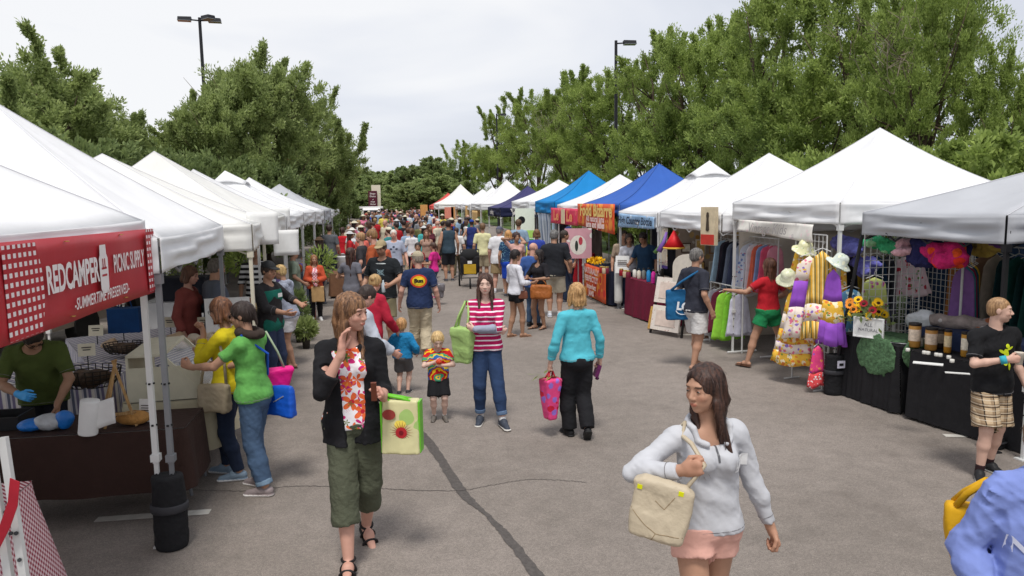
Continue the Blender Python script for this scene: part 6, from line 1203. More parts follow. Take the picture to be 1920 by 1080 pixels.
def rack(P0,P1,z,lab,cols,wd_,L,seed=0,h0=0):
 P0,P1=np.array(P0,float),np.array(P1,float);t=thing('clothes_rack',lab,'clothes rack',(*P0,0));d=P1-P0;n=len(cols);m=MB();m.tube([(0,0,0),(0,0,z),(d[0],d[1],z),(d[0],d[1],0)],.014,8);m.build('rail',WIRE,t);Lr=np.linalg.norm(d);a=math.atan2(d[1],d[0]);m=MB()
 for q in (d*0,d):m.tube([(q[0]-.25*math.sin(a),q[1]+.25*math.cos(a),.03),(q[0]+.25*math.sin(a),q[1]-.25*math.cos(a),.03)],.014,6)
 m.build('foot',WIRE,t);rg=np.random.default_rng(seed)
 for i,(c,lab2) in enumerate(cols):
  f=(i+.6)/(n+.2);p=np.array([*(P0+d*f),z-.10]);mt=c if not isinstance(c,tuple) else M('garment_%d_%d_%d'%c,c,rough=.9,var=.18,vscale=8,bump=.3,bscale=30)
  garment(p,wd_*rg.uniform(.85,1.1),L*rg.uniform(.82,1.12),mt,rz=a+math.pi/2+rg.uniform(-.15,.15),lab=lab2,cat='garment',group='garments hanging on '+lab.split(' with')[0],name='hanging_garment',flare=1.1,depth=.22,nf=5,seed=seed+i)
 return t
gl=lambda cs,ws,tail:[(c,'%s %s'%(w_,tail)) for c,w_ in zip(cs,ws)]
PST=M('garment_print',(214,218,230),rough=.9,var=.05,kind='spots',prm=[((120,140,190),12.,.3),((200,120,150),15.,.22)]);
rack((5.62,10.15),(5.55,11.95),1.80,'white rack with children clothes at the aisle',gl([(226,150,170),(214,90,120),(130,160,205),(226,110,84),(228,226,232),PST,(190,200,220),(60,66,90),(120,130,150),(34,34,46),(66,58,70),(170,200,220)],['pink printed garment nearest the red shirt woman','raspberry garment second','sky blue garment','coral garment','white garment','blue and pink print garment','pale blue grey garment','slate garment','steel blue garment','black garment','plum grey garment','ice blue garment nearest the tote man'],'on the aisle rack'),.40,.82,3)
rack((5.30,10.6),(5.22,11.6),1.02,'low white rack with long shirts by the tote man',gl([(206,206,222),(128,196,56),(150,210,70),(110,40,60),(214,214,224)],['lavender shirt','lime green shirt','second lime shirt','maroon shirt','white shirt'],'on the low rack by the tote man'),.38,.72,9)
rack((5.75,9.0),(6.7,9.0),1.72,'inner rack with yellow and black clothes behind the dresses',gl([YFL,(34,34,40),(228,190,60),(30,60,90),(60,62,70)],['yellow floral dress','black top','golden dress','teal blue top','charcoal top'],'on the inner rack'),.42,.8,15)
rack((7.2,6.2),(7.1,8.0),1.80,'rear rack with coats under the grey canopy',gl([(120,70,100),(150,96,136),(110,40,80),(96,30,60),(70,62,50),(104,96,70),(30,74,66),(26,60,60),(34,92,84),(28,66,70),(180,166,150),(140,110,90)],['mauve coat nearest the boy','orchid coat','plum coat','wine coat','olive brown coat','khaki coat','pine green coat','deep teal coat','jade plaid coat','bottle green coat','beige coat','brown coat at the far end'],'on the rear rack'),.46,.95,23)
rack((6.35,7.4),(6.95,7.95),1.70,'short rack with scarves above the sunflowers',gl([(130,92,150),(60,130,140),(140,40,70),(40,84,96),(206,166,40)],['violet scarf','teal scarf','crimson scarf','dark teal scarf','mustard scarf'],'over the green felt'),.26,.95,41)
GFL=M('garment_flower',(236,210,216),rough=.9,kind='spots',prm=[((200,60,80),10.,.32),((110,150,80),12.,.2)]);dress(1595,540,5.75,.5,.75,M('garment_bluefl',(90,140,180),kind='spots',prm=[((200,220,220),11.,.3),((40,80,140),13.,.25)],var=.05),'blue floral dress on the grid left of the sunflowers',group='garments on the rear grids',name='hanging_dress',seed=31);dress(1640,520,5.9,.5,.6,M('garment_limefl',(190,200,120),kind='spots',prm=[((170,80,140),11.,.3)],var=.05),'lime and purple floral blouse over the sunflowers',group='garments on the rear grids',name='hanging_blouse',seed=32,cat='blouse')
dress(1705,480,7.0,.7,.55,GFL,'red flowered blouse at the back between the coats and scarves',group='garments on the rear grids',name='hanging_blouse',seed=33,cat='blouse')
def backcloth(P0,P1,z0,z1,mat,lab,n=1):t_,u_,n_,L_=banner(lab,P0,P1,z0,z1,z0,z1,mat,name='back_curtain',wav=.04);t_['category']='curtain'; return t_
backcloth((8.25,6.0),(8.2,7.4),.1,2.0,M('back_cloth_red',(120,60,60),rough=1,var=.3,vscale=5,kind='spots',prm=[((60,60,74),4.,.3),((150,130,110),5.,.25)]),'dark red patchwork curtain behind the coats');backcloth((8.2,8.3),(8.1,10.6),.1,2.1,M('back_cloth_blue',(34,56,84),rough=1,var=.25,vscale=3),'dark blue curtain at the back of the dress stall')
backcloth((7.9,9.0),(7.9,9.5),.3,1.9,M('back_wood',(176,120,66),rough=.9,var=.2),'tan brown panel at the back of the dress stall')
backcloth((5.4,11.0),(7.9,10.95),.2,1.95,M('side_tarp',(196,188,176),rough=.9,var=.12,vscale=2),'beige side curtain behind the clothes rack')
HW=M('home_wall',(176,160,144),rough=.95,var=.2,vscale=3,kind='spots',prm=[((206,176,120),3.2,.22),((120,104,92),5.,.2),((222,216,206),6.,.18),((186,140,70),2.6,.12)]);backcloth((7.6,11.0),(7.55,13.4),.1,2.0,HW,'wall of wooden plaques and shelves behind the embroidery stall');backcloth((5.3,13.42),(7.6,13.45),.1,2.0,HW,'side wall of framed embroidery next to the bottle stall')
for i in range(14):
 rg=np.random.default_rng(60+i);x=5.5+(i%7)*.29;z=1.05+(i//7)*.42;w_,h_=rg.uniform(.14,.26),rg.uniform(.16,.34);t=thing('framed_plaque','%s plaque %s on the embroidery side wall'%(['cream','ochre','grey','white','sage','rust','ivory'][i%7],['in the upper row','in the lower row'][1-i//7]),'plaque',(x,13.38,z),0,'plaques on the embroidery side wall');m=MB();m.box((-w_/2,-.02,-h_/2),(w_/2,0,h_/2));m.build('frame',M('frame_%d'%(i%3),[(150,110,70),(90,70,56),(210,204,190)][i%3]),t);m=MB();m.box((-w_/2+.02,-.026,-h_/2+.02),(w_/2-.02,-.0205,h_/2-.02));m.build('picture',M('pic_%d'%(i%7),[(222,214,196),(204,166,96),(170,168,164),(228,228,224),(160,174,150),(190,110,80),(226,220,206)][i%7],var=.25,vscale=20),t)
def easelboard():
 p=G(1252,628);t=thing('display_easel','black easel with two white embroidered panels standing in the aisle','display easel',(p[0],p[1],0),R(-62));bm_=M('easel_black',(30,28,28),rough=.5)
 for x in (-.36,.36):m=MB();m.tube([(x,-.06,0),(x*.86,.18,1.15)],.022,4);m.build('leg',bm_,t);m=MB();m.tube([(x,.50,0),(x*.86,.18,1.15)],.018,4);m.build('leg',bm_,t)
 PN=M('panel_linen',(224,214,204),rough=.9,var=.06,kind='spots',prm=[((186,146,140),16.,.18),((170,178,150),19.,.14)]);PR=M('panel_rim',(206,190,170))
 for z0,z1,y0 in ((.08,.52,-.055),(.56,1.02,.045)):
  m=MB();m.cbox((0,y0,(z0+z1)/2),(.64,.03,z1-z0),rx=R(-12));o=m.build('panel',PN,t);m=MB();m.cbox((0,y0-.022-.0,(z0+z1)/2),(.44,.004,(z1-z0)*.62),rx=R(-12));m.build('embroidery',M('embroidery',(214,196,184),kind='floral',prm=[((180,110,110),(200,170,90),13.,.03)]),o)
easelboard()
def house_sign():
 p=G(1262,560,.75);t=thing('arched_sign','arched white wooden sign with a small house picture above the easel','sign',(p[0]+.2,p[1]-.1,1.02),R(-62));pts=[(-.3,0),(.3,0),(.3,.26)]+[(.3*math.cos(a),.26+.22*math.sin(a)) for a in np.linspace(0,math.pi,11)]+[(-.3,.26)];m=MB();n=len(pts);m.add([(x,-.012,z) for x,z in pts]+[(x,.012,z) for x,z in pts],[tuple(range(n)),tuple(range(2*n-1,n-1,-1))]+[(i,n+i,n+(i+1)%n,(i+1)%n) for i in range(n)]);m.build('board',M('arch_white',(214,206,192),var=.08),t)
 m=MB();m.add([(-.13,-.016,.07),(.13,-.016,.07),(.13,-.016,.17),(0,-.016,.27),(-.13,-.016,.17)],[(0,1,2,3,4)]);m.build('house_picture',M('house_grey',(110,104,98),var=.2),t)
house_sign()
m=MB();m.cbox((0,0,.22),(.18,.03,.42),rx=R(-14));one('wood_slab','yellow wooden slab leaning at the foot of the burgundy table','wooden slab',m,M('slab_wood',(206,164,92),rough=.8,var=.1,kind='rings',prm=((176,132,66),(12,12,1.5))),(*G(1225,618)[:2],0),R(-60))
m=MB();m.box((-.55,-.3,0),(.55,.3,.76));one('display_chest','white and brown display chest behind the black easel','chest',m,M('chest_white',(200,190,176),var=.1,kind='spots',prm=[((110,80,60),5.,.22)]),(5.75,12.2,0))
def coneflags():
 for i,(px,py,c,dz,w_,lab) in enumerate([(1264,452,(206,26,34),.30,.19,'red cone windsock with yellow rim under the wide white canopy'),(1250,455,(126,90,170),.36,.08,'purple ribbon windsock left of the red cone'),(1245,464,(90,130,70),.30,.06,'green ribbon windsock left of the red cone')]):
  p=DX(px,py-20,5.0);t=thing('windsock',lab,'windsock',p,0,'cloth windsocks on the wide white canopy');m=MB();m.lathe([(.012,0),(w_*.5,-dz*.5),(w_,-dz)],n=20) if i==0 else m.tube([(0,0,0),(-.05,0,-dz*.5),(-.12-.03*i,0,-dz)],[.02,w_*.5,w_*.7],6);m.build('cone',M('sock_%d'%c[0],c,rough=.5,var=.12),t,True)
  if i==0:m=MB();m.lathe([(w_,-dz),(w_+.01,-dz-.005),(w_+.005,-dz-.03),(w_-.01,-dz-.03)],n=20);m.build('rim',M('rim_yellow',(236,190,80)),t,True)
coneflags()
t,u,n,L=banner('narrow pale floral wall hanging left of the red windsock',(5.05,13.15),(5.02,13.5),1.15,1.86,1.15,1.86,M('hanging_floral',(222,210,190),kind='spots',prm=[((206,160,70),9.,.25),((190,130,150),11.,.2)],var=.05));m=MB();m.box((-.03,-.0,1.10),(-.0,.36,1.15));m.build('rod',M('rod_purple',(80,60,130)),t)
p=DX(1330,424,4.9);t=thing('hanging_sign','tall hanging wooden sign with dark figure and red foot on the wide white canopy','hanging sign',p,R(-64));m=MB();m.box((-.14,-.04,-.30),(.14,.04,.30));m.build('board',M('hang_cream',(206,190,160),var=.12),t);m=MB();m.box((-.13,-.046,-.29),(.13,-.041,-.13));m.build('foot_panel',M('hang_red',(190,60,50),var=.1),t);m=MB();m.lathe([(.01,-.1),(.035,-.08),(.028,.02),(.02,.10),(.03,.14),(.022,.19),(.005,.2)],(0,-.045,.02),8);m.v=[(a,-.042+(b_+.045)*.15-.004,c) for a,b_,c in m.v];m.build('figure',M('hang_dark',(70,60,50)),t)
cloth_table('burgundy covered table with metal bottles under the bottle banner',(5.22,13.98),.75,1.75,R(5),.78,.03,BURG,wave=.018,nw=10,seed=13)
for i,(px,py,c,h,lab) in enumerate([(1190,520,(226,224,216),.20,'white bottle at the left end'),(1198,522,(214,206,190),.20,'cream bottle second from the left'),(1216,528,(30,130,190),.27,'bright blue bottle'),(1225,531,(206,30,150),.27,'magenta bottle'),(1232,533,(60,60,66),.25,'black bottle right of the magenta one'),(1238,531,(150,154,150),.22,'silver bottle at the right end'),(1207,523,(120,124,120),.22,'steel bottle between cream and blue')]):
 g=G(px,py,.79);t=thing('bottle',lab+' on the burgundy table','bottle',(g[0],g[1],.785),0,'metal bottles on the burgundy table');r_=.042;m=MB();m.lathe([(r_*.9,0),(r_,.01),(r_,h*.72),(r_*.5,h*.84),(r_*.5,h*.9)],n=14);m.build('flask',M('flask_%d'%c[0],c,rough=.35,var=.03,spec=.6),t,True);m=MB();m.lathe([(r_*.6,h*.9),(r_*.62,h),(r_*.4,h+.01)],n=12);m.build('cap',DARK,t,True)
cloth_table('navy covered table of the jam stall',(5.15,16.9),.75,2.0,0,.80,.03,cloth((30,34,56),'navy_cloth'),seed=14)
t,u,n,L=banner('orange lettered cloth hanging on the front of the jam table',(4.66,15.9),(4.64,17.75),.06,.84,.06,.84,ORB,wav=.008)
for s_,z,sz in (('NATURALLY',.70,.19),('PERFECTLY',.51,.19),('imperfect',.33,.17),('JAMS',.17,.17)):lettering(s_,sz,PL,t.children[0],(u[0]*L*.6+n[0]*.03,u[1]*L*.6+n[1]*.03,z),(-u[0],-u[1],0),(n[0],n[1],0),bold=.008,sx=1.2)
g=G(1150,512,.82);t=thing('jam_sign','white notice on a small stand on the jam table','sign',(g[0]+.2,g[1],.81),R(-30));m=MB();m.cbox((0,0,.19),(.30,.012,.38),rx=R(-10));m.build('board',M('paper',(226,226,224)),t);m=MB();[m.cbox((0,-.012-.0,z),(.2,.004,.014),rx=R(-10)) for z in (.12,.16,.2,.24,.28)];m.build('writing',CTX,t)
plant(*G(1118,508,.8)[:2],.80,.17,.28,'bunch of yellow flowers on the jam table',seed=40,pot=False,mat=M('petal_yellow',(240,190,30)),name='yellow_flowers',ll=.07,lw=.022,n=160)
for i,(px,py) in enumerate([(1128,512),(1133,513),(1138,513),(1165,517),(1172,520),(1178,521)]):
 g=G(px,py,.81);t=thing('jam_jar','jam jar '+['left of three by the yellow flowers','middle of three by the yellow flowers','right of three by the yellow flowers','left of three past the white tube','middle of three past the white tube','right of three past the white tube'][i],'jar',(g[0],g[1],.81),0,'jam jars on the jam table');m=MB();m.lathe([(.045,0),(.05,.01),(.05,.11),(.04,.125)],n=12);m.build('glass',M('jam_%d'%(i%3),[(150,30,40),(200,180,150),(120,40,60)][i%3],rough=.2),t,True);m=MB();m.lathe([(.043,.125),(.044,.15),(.04,.152)],n=12);m.build('lid',M('lid_gold',(190,160,90),metal=.6,rough=.4),t,True)
p=G(1102,560);t=thing('poster_stand','square pink and cream landscape poster on a stand before the jam stall','poster',(4.45,17.6,0),R(-12));m=MB();m.cbox((0,0,1.34),(.66,.02,.74));po=m.build('poster',M('poster_pink',(206,156,166),var=.12,vscale=3,kind='spots',prm=[((232,206,204),2.6,.36),((226,226,220),3.2,.22)]),t);m=MB();m.tube([(0,.03,0),(0,.03,1.1)],.016,6);m.tube([(-.25,0,.02),(.25,0,.02)],.014,5);m.build('stand',LEG_G,t)
for c,x,z,a_,b_ in (((224,220,210),.0,1.30,.20,.24),((186,66,80),.06,1.40,.05,.10),((50,60,54),-.04,1.28,.04,.13)):o=link('picture',disc_mesh(a_,b_,18,2),M('pp_%d'%c[0],c,var=.1),po);o.matrix_local=Matrix.Translation((x,-.012-(.003 if a_<.1 else 0),z))@Matrix.Rotation(R(90),4,'X')
cloth_table('bright red covered table behind the black polo man',(5.15,20.9),.75,1.9,0,.90,.03,REDC,seed=15);cloth_table('red covered table farther along the right row',(5.2,23.4),.75,1.8,0,.76,.03,REDC,seed=16);cloth_table('white covered table under the far canopies',(4.9,27.4),.75,1.8,0,.76,.03,cloth((210,210,210),'white_cloth'),seed=17)
p=DY(985,480,25.2);t=thing('banner_stand','tall pull-up banner with green stripes and black disc left of the cyan canopy','banner stand',(p[0]-.0,25.2,0),0);GM=[M('gb_white',(232,240,222),var=.03),M('gb_lime',(176,222,110),var=.05),M('gb_green',(84,170,70),var=.05),M('gb_yellow',(214,224,96),var=.08),DARK]
m=MB();m.box((-.34,-.01,.12),(.34,.01,2.12));b0=m.build('banner',GM[0],t);m=MB();m.box((-.36,-.09,0),(.36,.09,.11));m.build('base',LEG_G,t)
for z0,z1,k in ((1.10,1.36,1),(.82,1.06,2),(.50,.78,3),(.22,.46,1)):m=MB();m.box((-.30,-.016,z0),(.30,-.0105,z1));m.build('stripe',GM[k],b0)
o=link('disc',disc_mesh(.13,.13,20,2),DARK,b0);o.matrix_local=Matrix.Translation((-.12,-.014,1.72))@Matrix.Rotation(R(90),4,'X')
CUR=M('curtain_stripe',(176,186,200),rough=.8,var=.05,kind='vstripe',prm=([(110,124,150),(206,212,220)],.16,.3));t=backcloth((4.95,23.0),(4.9,25.0),.3,1.96,CUR,'grey and white striped side curtain of the cyan canopy');t=backcloth((4.95,22.4),(4.93,22.75),.2,1.95,M('curtain_pale',(170,190,204),var=.08),'pale blue tied curtain at the near leg of the cyan canopy')
p=DX(915,425,4.05)
t,u,n,L=banner('tan cardboard sign hung on the steep white canopy',(4.0,35.6),(3.95,37.6),1.2,1.9,1.2,1.9,M('tan_board',(214,176,116),var=.1),wav=.004)
lettering('FRESH',.38,CTX,t.children[0],(u[0]*L*.5+n[0]*.03,u[1]*L*.5+n[1]*.03,1.62),(-u[0],-u[1],0),(n[0],n[1],0)) if False else None
for i,(px,py,y,w_,h_,c,lab) in enumerate([(842,399,46,.55,.7,(222,140,120),'coral pink sign on the far right canopies'),(852,399,46,.4,.75,(214,160,110),'tan sign beside the coral pink one'),(795,396,52,.5,.9,(206,150,90),'brown upright sign near the farthest right canopy'),(888,396,40,.9,.6,(210,172,116),'straw coloured board on the middle far canopy')]):
 p=DY(px,py,y);t=thing('stall_sign',lab,'sign',(p[0],y,0));m=MB();m.box((-w_/2,-.02,p[2]-h_/2),(w_/2,.02,p[2]+h_/2));m.build('board',M('sg_%d'%c[0],c,var=.1),t);m=MB();m.tube([(0,.03,0),(0,.03,p[2]-h_/2+.1)],.02,5);m.build('pole',LEG_G,t)
for i,(y0,y1,x) in enumerate([(16.1,18.9,7.9),(19.2,22,7.9),(26,28.6,7.5),(30,33,7.2),(35.3,38.3,7.1)]):
 backcloth((x,y0),(x,y1),.1,1.9,M('tarp_%d'%i,[(70,84,60),(60,62,70),(96,80,74),(50,50,60),(90,84,80)][i],var=.3,vscale=2),['olive tarp behind the jam stall','slate tarp behind the red table stall','brown tarp behind the far white canopy','navy grey tarp behind the navy canopy','grey brown tarp behind the steep canopy'][i])
for i,(px,py,y,w_,h_,lab) in enumerate([(493,428,9.9,.40,.42,'blank white poster on the jutting canopy edge'),(537,455,12.6,.42,.42,'white notice clipped between the left legs'),(527,410,14.6,.35,.4,'white cloth notice high on the left row')]):
 p=DY(px,py,y);t=thing('white_notice',lab,'notice',p,R(25));m=MB();m.grid(lambda x,y_:(w_*(x-.5),.015*math.sin(x*7+y_*3),h_*(y_-.5)),8,6);solid(m.build('sheet',M('paper',(226,226,224)),t,True),.003)
p=G(560,590,0);t=thing('red_cooler','red and white square cooler at the feet of the cardigan woman','cooler',(*G(576,598)[:2],.0),R(5));m=MB();m.box((-.18,-.15,0),(.18,.15,.26));m.build('cooler_body',M('cooler_red',(170,30,48),rough=.4),t);m=MB();m.box((-.19,-.16,.262),(.19,.16,.34));m.box((-.12,-.158,.06),(.12,-.152,.20));m.build('lid',M('cooler_white',(226,224,222),rough=.4),t)
cloth_table('plant table with brown cloth beyond the cardigan woman',(-1.35,19.6),.6,1.0,0,.62,.05,cloth((120,84,60),'crate_brown'),seed=30);m=MB();m.lathe([(.14,0),(.17,.02),(.19,.40),(.2,.42)],n=16);one('white_bucket','white bucket standing on the brown plant table','bucket',m,M('bucket_white',(214,214,214),rough=.4),(-1.3,19.4,.63),smooth=True)
for i,(x,y) in enumerate([(-2.4,12.6),(-2.5,15.8),(-2.5,19),(-2.6,22)]):
 cloth_table(['dark cloth table under the highest left peak','green cloth table before the vented left canopy','blue grey cloth table under the vented left canopy','white cloth table past the vented left canopy'][i],(x,y),.7,1.8,0,.76,.05,cloth([(50,44,46),(54,80,60),(90,100,120),(196,194,190)][i],'lt'),seed=40+i)
 for k in range(5):s_=i*5+k;c=[(206,180,130),(120,60,80),(96,130,70),(214,214,206),(190,110,60),(140,120,190)][s_%6];m=MB();m.lathe([(.05,0),(.08,.05),(.075,.16),(.03,.2)],n=10);one('goods_jar','%s jar %s of left row table %s'%(['straw','plum','green','white','rust','lilac'][s_%6],['at the near end','near the front','in the middle','near the back','at the far end'][k],['one','two','three','four'][i]),'jar',m,M('gj_%d'%(s_%6),c,var=.2),(x+.2,y-.7+k*.34,.765),group='jars on the left row tables',smooth=True)
# ------------------------ people, close and middle distance
def wl(J,v):return J['M']@Vector([float(q) for q in v])
def rbox(s,c,hf,r,tap=0.,k=0.,cy=0.):
 X,Y,Z=s.ax[0][:,None,None],s.ax[1][None,:,None],s.ax[2][None,None,:];x,y,z=X-c[0],Y-c[1],Z-c[2];q=1-tap*(z/hf[2]);q2=1-cy*(z/hf[2])
 dx,dy,dz=np.abs(x)-hf[0]*q+r,np.abs(y)-hf[1]*q2+r,np.abs(z)-hf[2]+r;d=np.sqrt(np.maximum(dx,0)**2+np.maximum(dy,0)**2+np.maximum(dz,0)**2)+np.minimum(np.maximum(np.maximum(dx,dy),dz),0)-r
 s.D=np.minimum(s.D,d.astype(np.float32)) if k==0 else s.D
def bag(label,top,w_,h,d_,mat,rz,grip=None,tap=-.0,r=.025,name='tote_bag',cat='bag',handle=None,hw=.12,cy=.35,fold=.008,lod=.012,hr=.009,group=None,loop=True,flap=None,side=None):
 """top: world point of the middle of the bag's mouth; grip: world point where the handles are held"""
 t=thing(name,label,cat,(top[0],top[1],top[2]-h),rz,group);s=SDF((-w_/2*1.4-.05,-d_/2*1.5-.06,-.05),(w_/2*1.4+.05,d_/2*1.5+.06,h+.06),lod);rbox(s,(0,0,h/2),(w_/2,d_/2,h/2),r,tap,0,cy);s.ripple(folds(1.,fold,int(abs(top[0]*77))%50));o=s.build('bag_body',mat,t)
 if side:m=MB();[m.cbox((sx*(w_/2+.002),0,h*.5),(.012,d_*.8,h*.96)) for sx in (-1,1)];m.build('gusset',side,t)
 if grip is not None:
  g=Matrix.Rotation(-rz,4,'Z')@(Vector(grip)-Vector((top[0],top[1],top[2]-h)));m=MB()
  for sy in ((-1,1) if loop else (0,)):
   a,b_=Vector((-hw,sy*d_*.22,h-.01)),Vector((hw,sy*d_*.22,h-.01));m.tube([a,a*.55+g*.45+Vector((-hw*.25,0,0)),g+Vector((-.02,sy*.006,-.005)),g+Vector((.02,sy*.006,-.005)),b_*.55+g*.45+Vector((hw*.25,0,0)),b_],hr,6)
  m.build('handle',handle or mat,t,True)
 return t
Pp={}
def PF(label,foot,head,hd,**k):g,H=fit(foot,head); return person(label,hd,H,g,**k)
def PH(label,px,head,H,hd,**k):g=G(px,head,H-.012); return person(label,hd,H,(g[0],g[1],0),**k)
SN=lambda c=(70,70,78),**k:dict(c=c,**k)
C_=cloth
WALK=dict(rf=(.05,.13,0),lf=(.05,-.14,.012),lfp=22)
FLOR=M('floral_top',(240,236,240),rough=.85,var=.04,bump=.15,bscale=40,kind='floral',prm=[((206,40,120),(240,150,60),9.5,.62),((236,110,60),(200,40,60),8.2,.55),((110,130,60),(60,80,50),11.,.34)])
J=PF('woman in white floral top and black cardigan with her hand raised to her cheek',(672,1040),548,172,lod=0,fem=True,b=1.0,skin='ruddy',hair=('fringe',(92,64,46),1.0,(150,110,76)),pose=dict(lean=3,head=(-48,6,0),ra=(-.052,.120,.008),re=(.55,-.1,-1),la=(.005,.165,-.15),le=(.2,-.6,-1),rh=dict(d=(-.12,-.28,1),t=(-.35,-.9,-.2),curl=.30),lh=dict(d=(.25,.75,.62),t=(.4,-.25,.9),curl=1.15),rf=(.045,.13,0),lf=(.045,-.12,.02),lfp=25,hx=0),top=[dict(mat=FLOR,sl=0,hem=-.01,off=.012,neck=.05,fold=.004,name='floral_top'),dict(mat=C_((26,26,30),'cardigan',bump=.35),sl=.72,hem=-.065,off=.018,open=.060,fold=.007,neck=.05,name='cardigan',flare=.01)],bot=dict(mat=C_((84,88,70),'capri',bump=.35,bscale=40),len=.74,off=.014,flare=.008,fold=.007,name='capri_trousers'),shoes=dict(t='sandal',straps=True,c=(30,26,26),sole=(36,32,30)))
ph=wl(J,J['lw']+J['lhd']*.075*J['H']+J['lhn']*.02*J['H']);m=MB();m.cbox((0,0,0),(.035,.016,.13),rx=.3);one('brown_phone','brown phone held up by the woman in the floral top','phone',m,M('phone_case',(110,60,44),rough=.4),ph)
FB=M('flower_bag',(204,198,150),rough=.4,var=.06,kind='spots',prm=[((160,190,110),4.,.25),((236,214,90),5.,.2),((226,200,190),6.,.18)],bump=.2,bscale=8);GB=M('bag_green',(104,186,44),rough=.4,var=.06,bump=.2,bscale=10)
c=G(752,740,1.02);c=np.array([*wl(J,J['lel']+(J['lw']-J['lel'])*.55)]);bx=DX(752,745,0) if False else DY(752,748,c[1]-.02)
tb=bag('bright green shopping bag with a large red flower print hanging from the floral woman\'s arm',(bx[0],bx[1],bx[2]),.25,.36,.12,FB,R(-14),(c[0]+.01,c[1],c[2]-.0),handle=GB,tap=.03,hw=.07,side=GB,hr=.012,r=.012,fold=.003)
for k in range(3):
 m=MB();n_=22 if k==0 else 0;cx,cz=.03,.15
 if k==0:[m.add([(cx+.028*math.cos(a-.1),0,cz+.028*math.sin(a-.1)),(cx+.085*math.cos(a),0,cz+.085*math.sin(a)),(cx+.028*math.cos(a+.1),0,cz+.028*math.sin(a+.1))],[(0,1,2)]) for a in np.linspace(0,2*math.pi,n_+1)[:-1]]
 else:m.add([(cx+[0,.038,.016][k]*math.cos(a),0,cz+[0,.038,.016][k]*math.sin(a)) for a in np.linspace(0,2*math.pi,17)[:-1]],[tuple(range(16))])
 o=m.build(['petals','flower_heart','flower_eye'][k],[M('petal_dark',(150,60,54),var=.1),M('petal_red2',(176,40,46)),M('petal_eye',(120,20,30))][k],tb);o.location=(-.02,-.066-.002*k,0)
m=MB();m.add([(-.07+.045*math.cos(a),0,.33+.045*math.sin(a)*.8) for a in np.linspace(0,2*math.pi,15)[:-1]],[tuple(range(14))]);o=m.build('small_flower',M('petal_dark',(150,60,54)),tb);o.location=(0,-.064,-.06)
GZ=C_((198,199,204),'grey_knit',bump=.28,bscale=9,bdist=.03,var=.05)
J=PH('woman in pale grey quarter zip and pink shorts looking to the side',1328,688,1.66,176,lod=0,fem=True,b=1.0,skin='tan',hair=('longfront',(42,27,23),1.0,(80,52,40)),pose=dict(lean=1,head=(68,5,4),ra=(.045,.125,-.050),re=(1.5,-.3,-.8),la=(.115,.02,-.30),le=(.6,-1,0),rh=dict(d=(-.55,.75,.35),t=(-.1,.1,1),curl=1.35),lh=dict(curl=.9,t=(.1,1,0)),rf=(.05,.10,0),lf=(.05,-.10,0)),top=dict(mat=GZ,sl=.96,hem=.002,off=.013,neck=.075,fold=.007,name='quarter_zip',soff=.012),bot=dict(mat=C_((232,176,160),'pink_shorts',bump=.3),len=.135,off=.012,flare=.010,fold=.005),shoes=SN())
Rt=J['Rt'];H=J['H']
sh=J['shirt0'];onto(J,None,0,0,.262*H,M('zip_metal',(90,90,94),rough=.4),1,me=raw_mesh('z',[(-.005+a,b_,0) for b_ in np.linspace(-.065,.05,12) for a in (0,.01)],[(2*i,2*i+1,2*i+3,2*i+2) for i in range(11)]),name='zip',off=.004)
s=SDF(J['nb']-.16,J['nb']+.16,.007)
for q in (1,-1):
 for a in np.linspace(.25,2.4,9):
  a2=a+.28;rr=.062*H;cc=J['nb']+np.array([0,.012,.006])*H;f=lambda a:cc+Rt@np.array([q*math.sin(a)*rr*.95,-math.cos(a)*rr*.95,-.012*H*(a-1)-.03*H*(a>1.9)]);s.cap(f(a),f(min(a2,2.6)),.009*H,.009*H,.006,fl=None)
s.build('collar',GZ,root:=J['root'])
onto(J,None,0,.082*H,.205*H,M('knit_print',(226,226,226),rough=.8,var=.1),1,me=raw_mesh('q',[(x*.055,y*.03,0) for y in (-1,-.33,.33,1) for x in (-1,-.5,0,.5,1)],[(r_*5+c_,r_*5+c_+1,r_*5+c_+6,r_*5+c_+5) for r_ in range(3) for c_ in range(4)]),name='chest_patch',off=.003)
g_=wl(J,J['rgrip']);shp=wl(J,J['rs']+np.array([-.018,.01,.036])*H)
LB=M('leather_cream',(186,172,148),rough=.5,var=.05,vscale=5,bump=.15,bscale=60)
p=DY(1248,893,g_[1]-.00);t=thing('shoulder_bag','cream leather shoulder bag under the arm of the quarter zip woman','bag',(p[0]-.02,p[1]+.06,p[2]-.30),R(-28));t.rotation_euler[1]=R(9);t.scale=(.9,.9,.9);s=SDF((-.24,-.12,-.05),(.24,.12,.38),.009);rbox(s,(0,0,.15),(.145,.06,.15),.03,-.06,0,.45);s.plane((.10,0,.30),(.55,0,.8));s.plane((-.13,0,.28),(-.6,0,.8));s.plane((0,0,-.0),(0,0,-1));s.ripple(folds(1,.006,4));o=s.build('bag_body',LB,t)
sm_=M('stitch_brown',(140,120,92),var=0);bv=BVHTree.FromPolygons([v.co.copy() for v in o.data.vertices],[tuple(q.vertices) for q in o.data.polygons]);m=MB()
for line_ in ([(-.14,.14),(-.06,.08),(.0,.05),(.13,.06)],[(.0,.05),(-.02,-.0)],[(-.03,.20),(.02,.17),(.06,.24)]):
 pts=[]
 for i in range(len(line_)-1):
  for k in range(7):x=line_[i][0]+(line_[i+1][0]-line_[i][0])*k/6;z=line_[i][1]+(line_[i+1][1]-line_[i][1])*k/6;h_=bv.ray_cast(Vector((x,-.5,z)),Vector((0,1,0)),1.)[0];pts.append(h_ if h_ else Vector((x,-.05,z)))
 m.tube(pts,.0022,4)
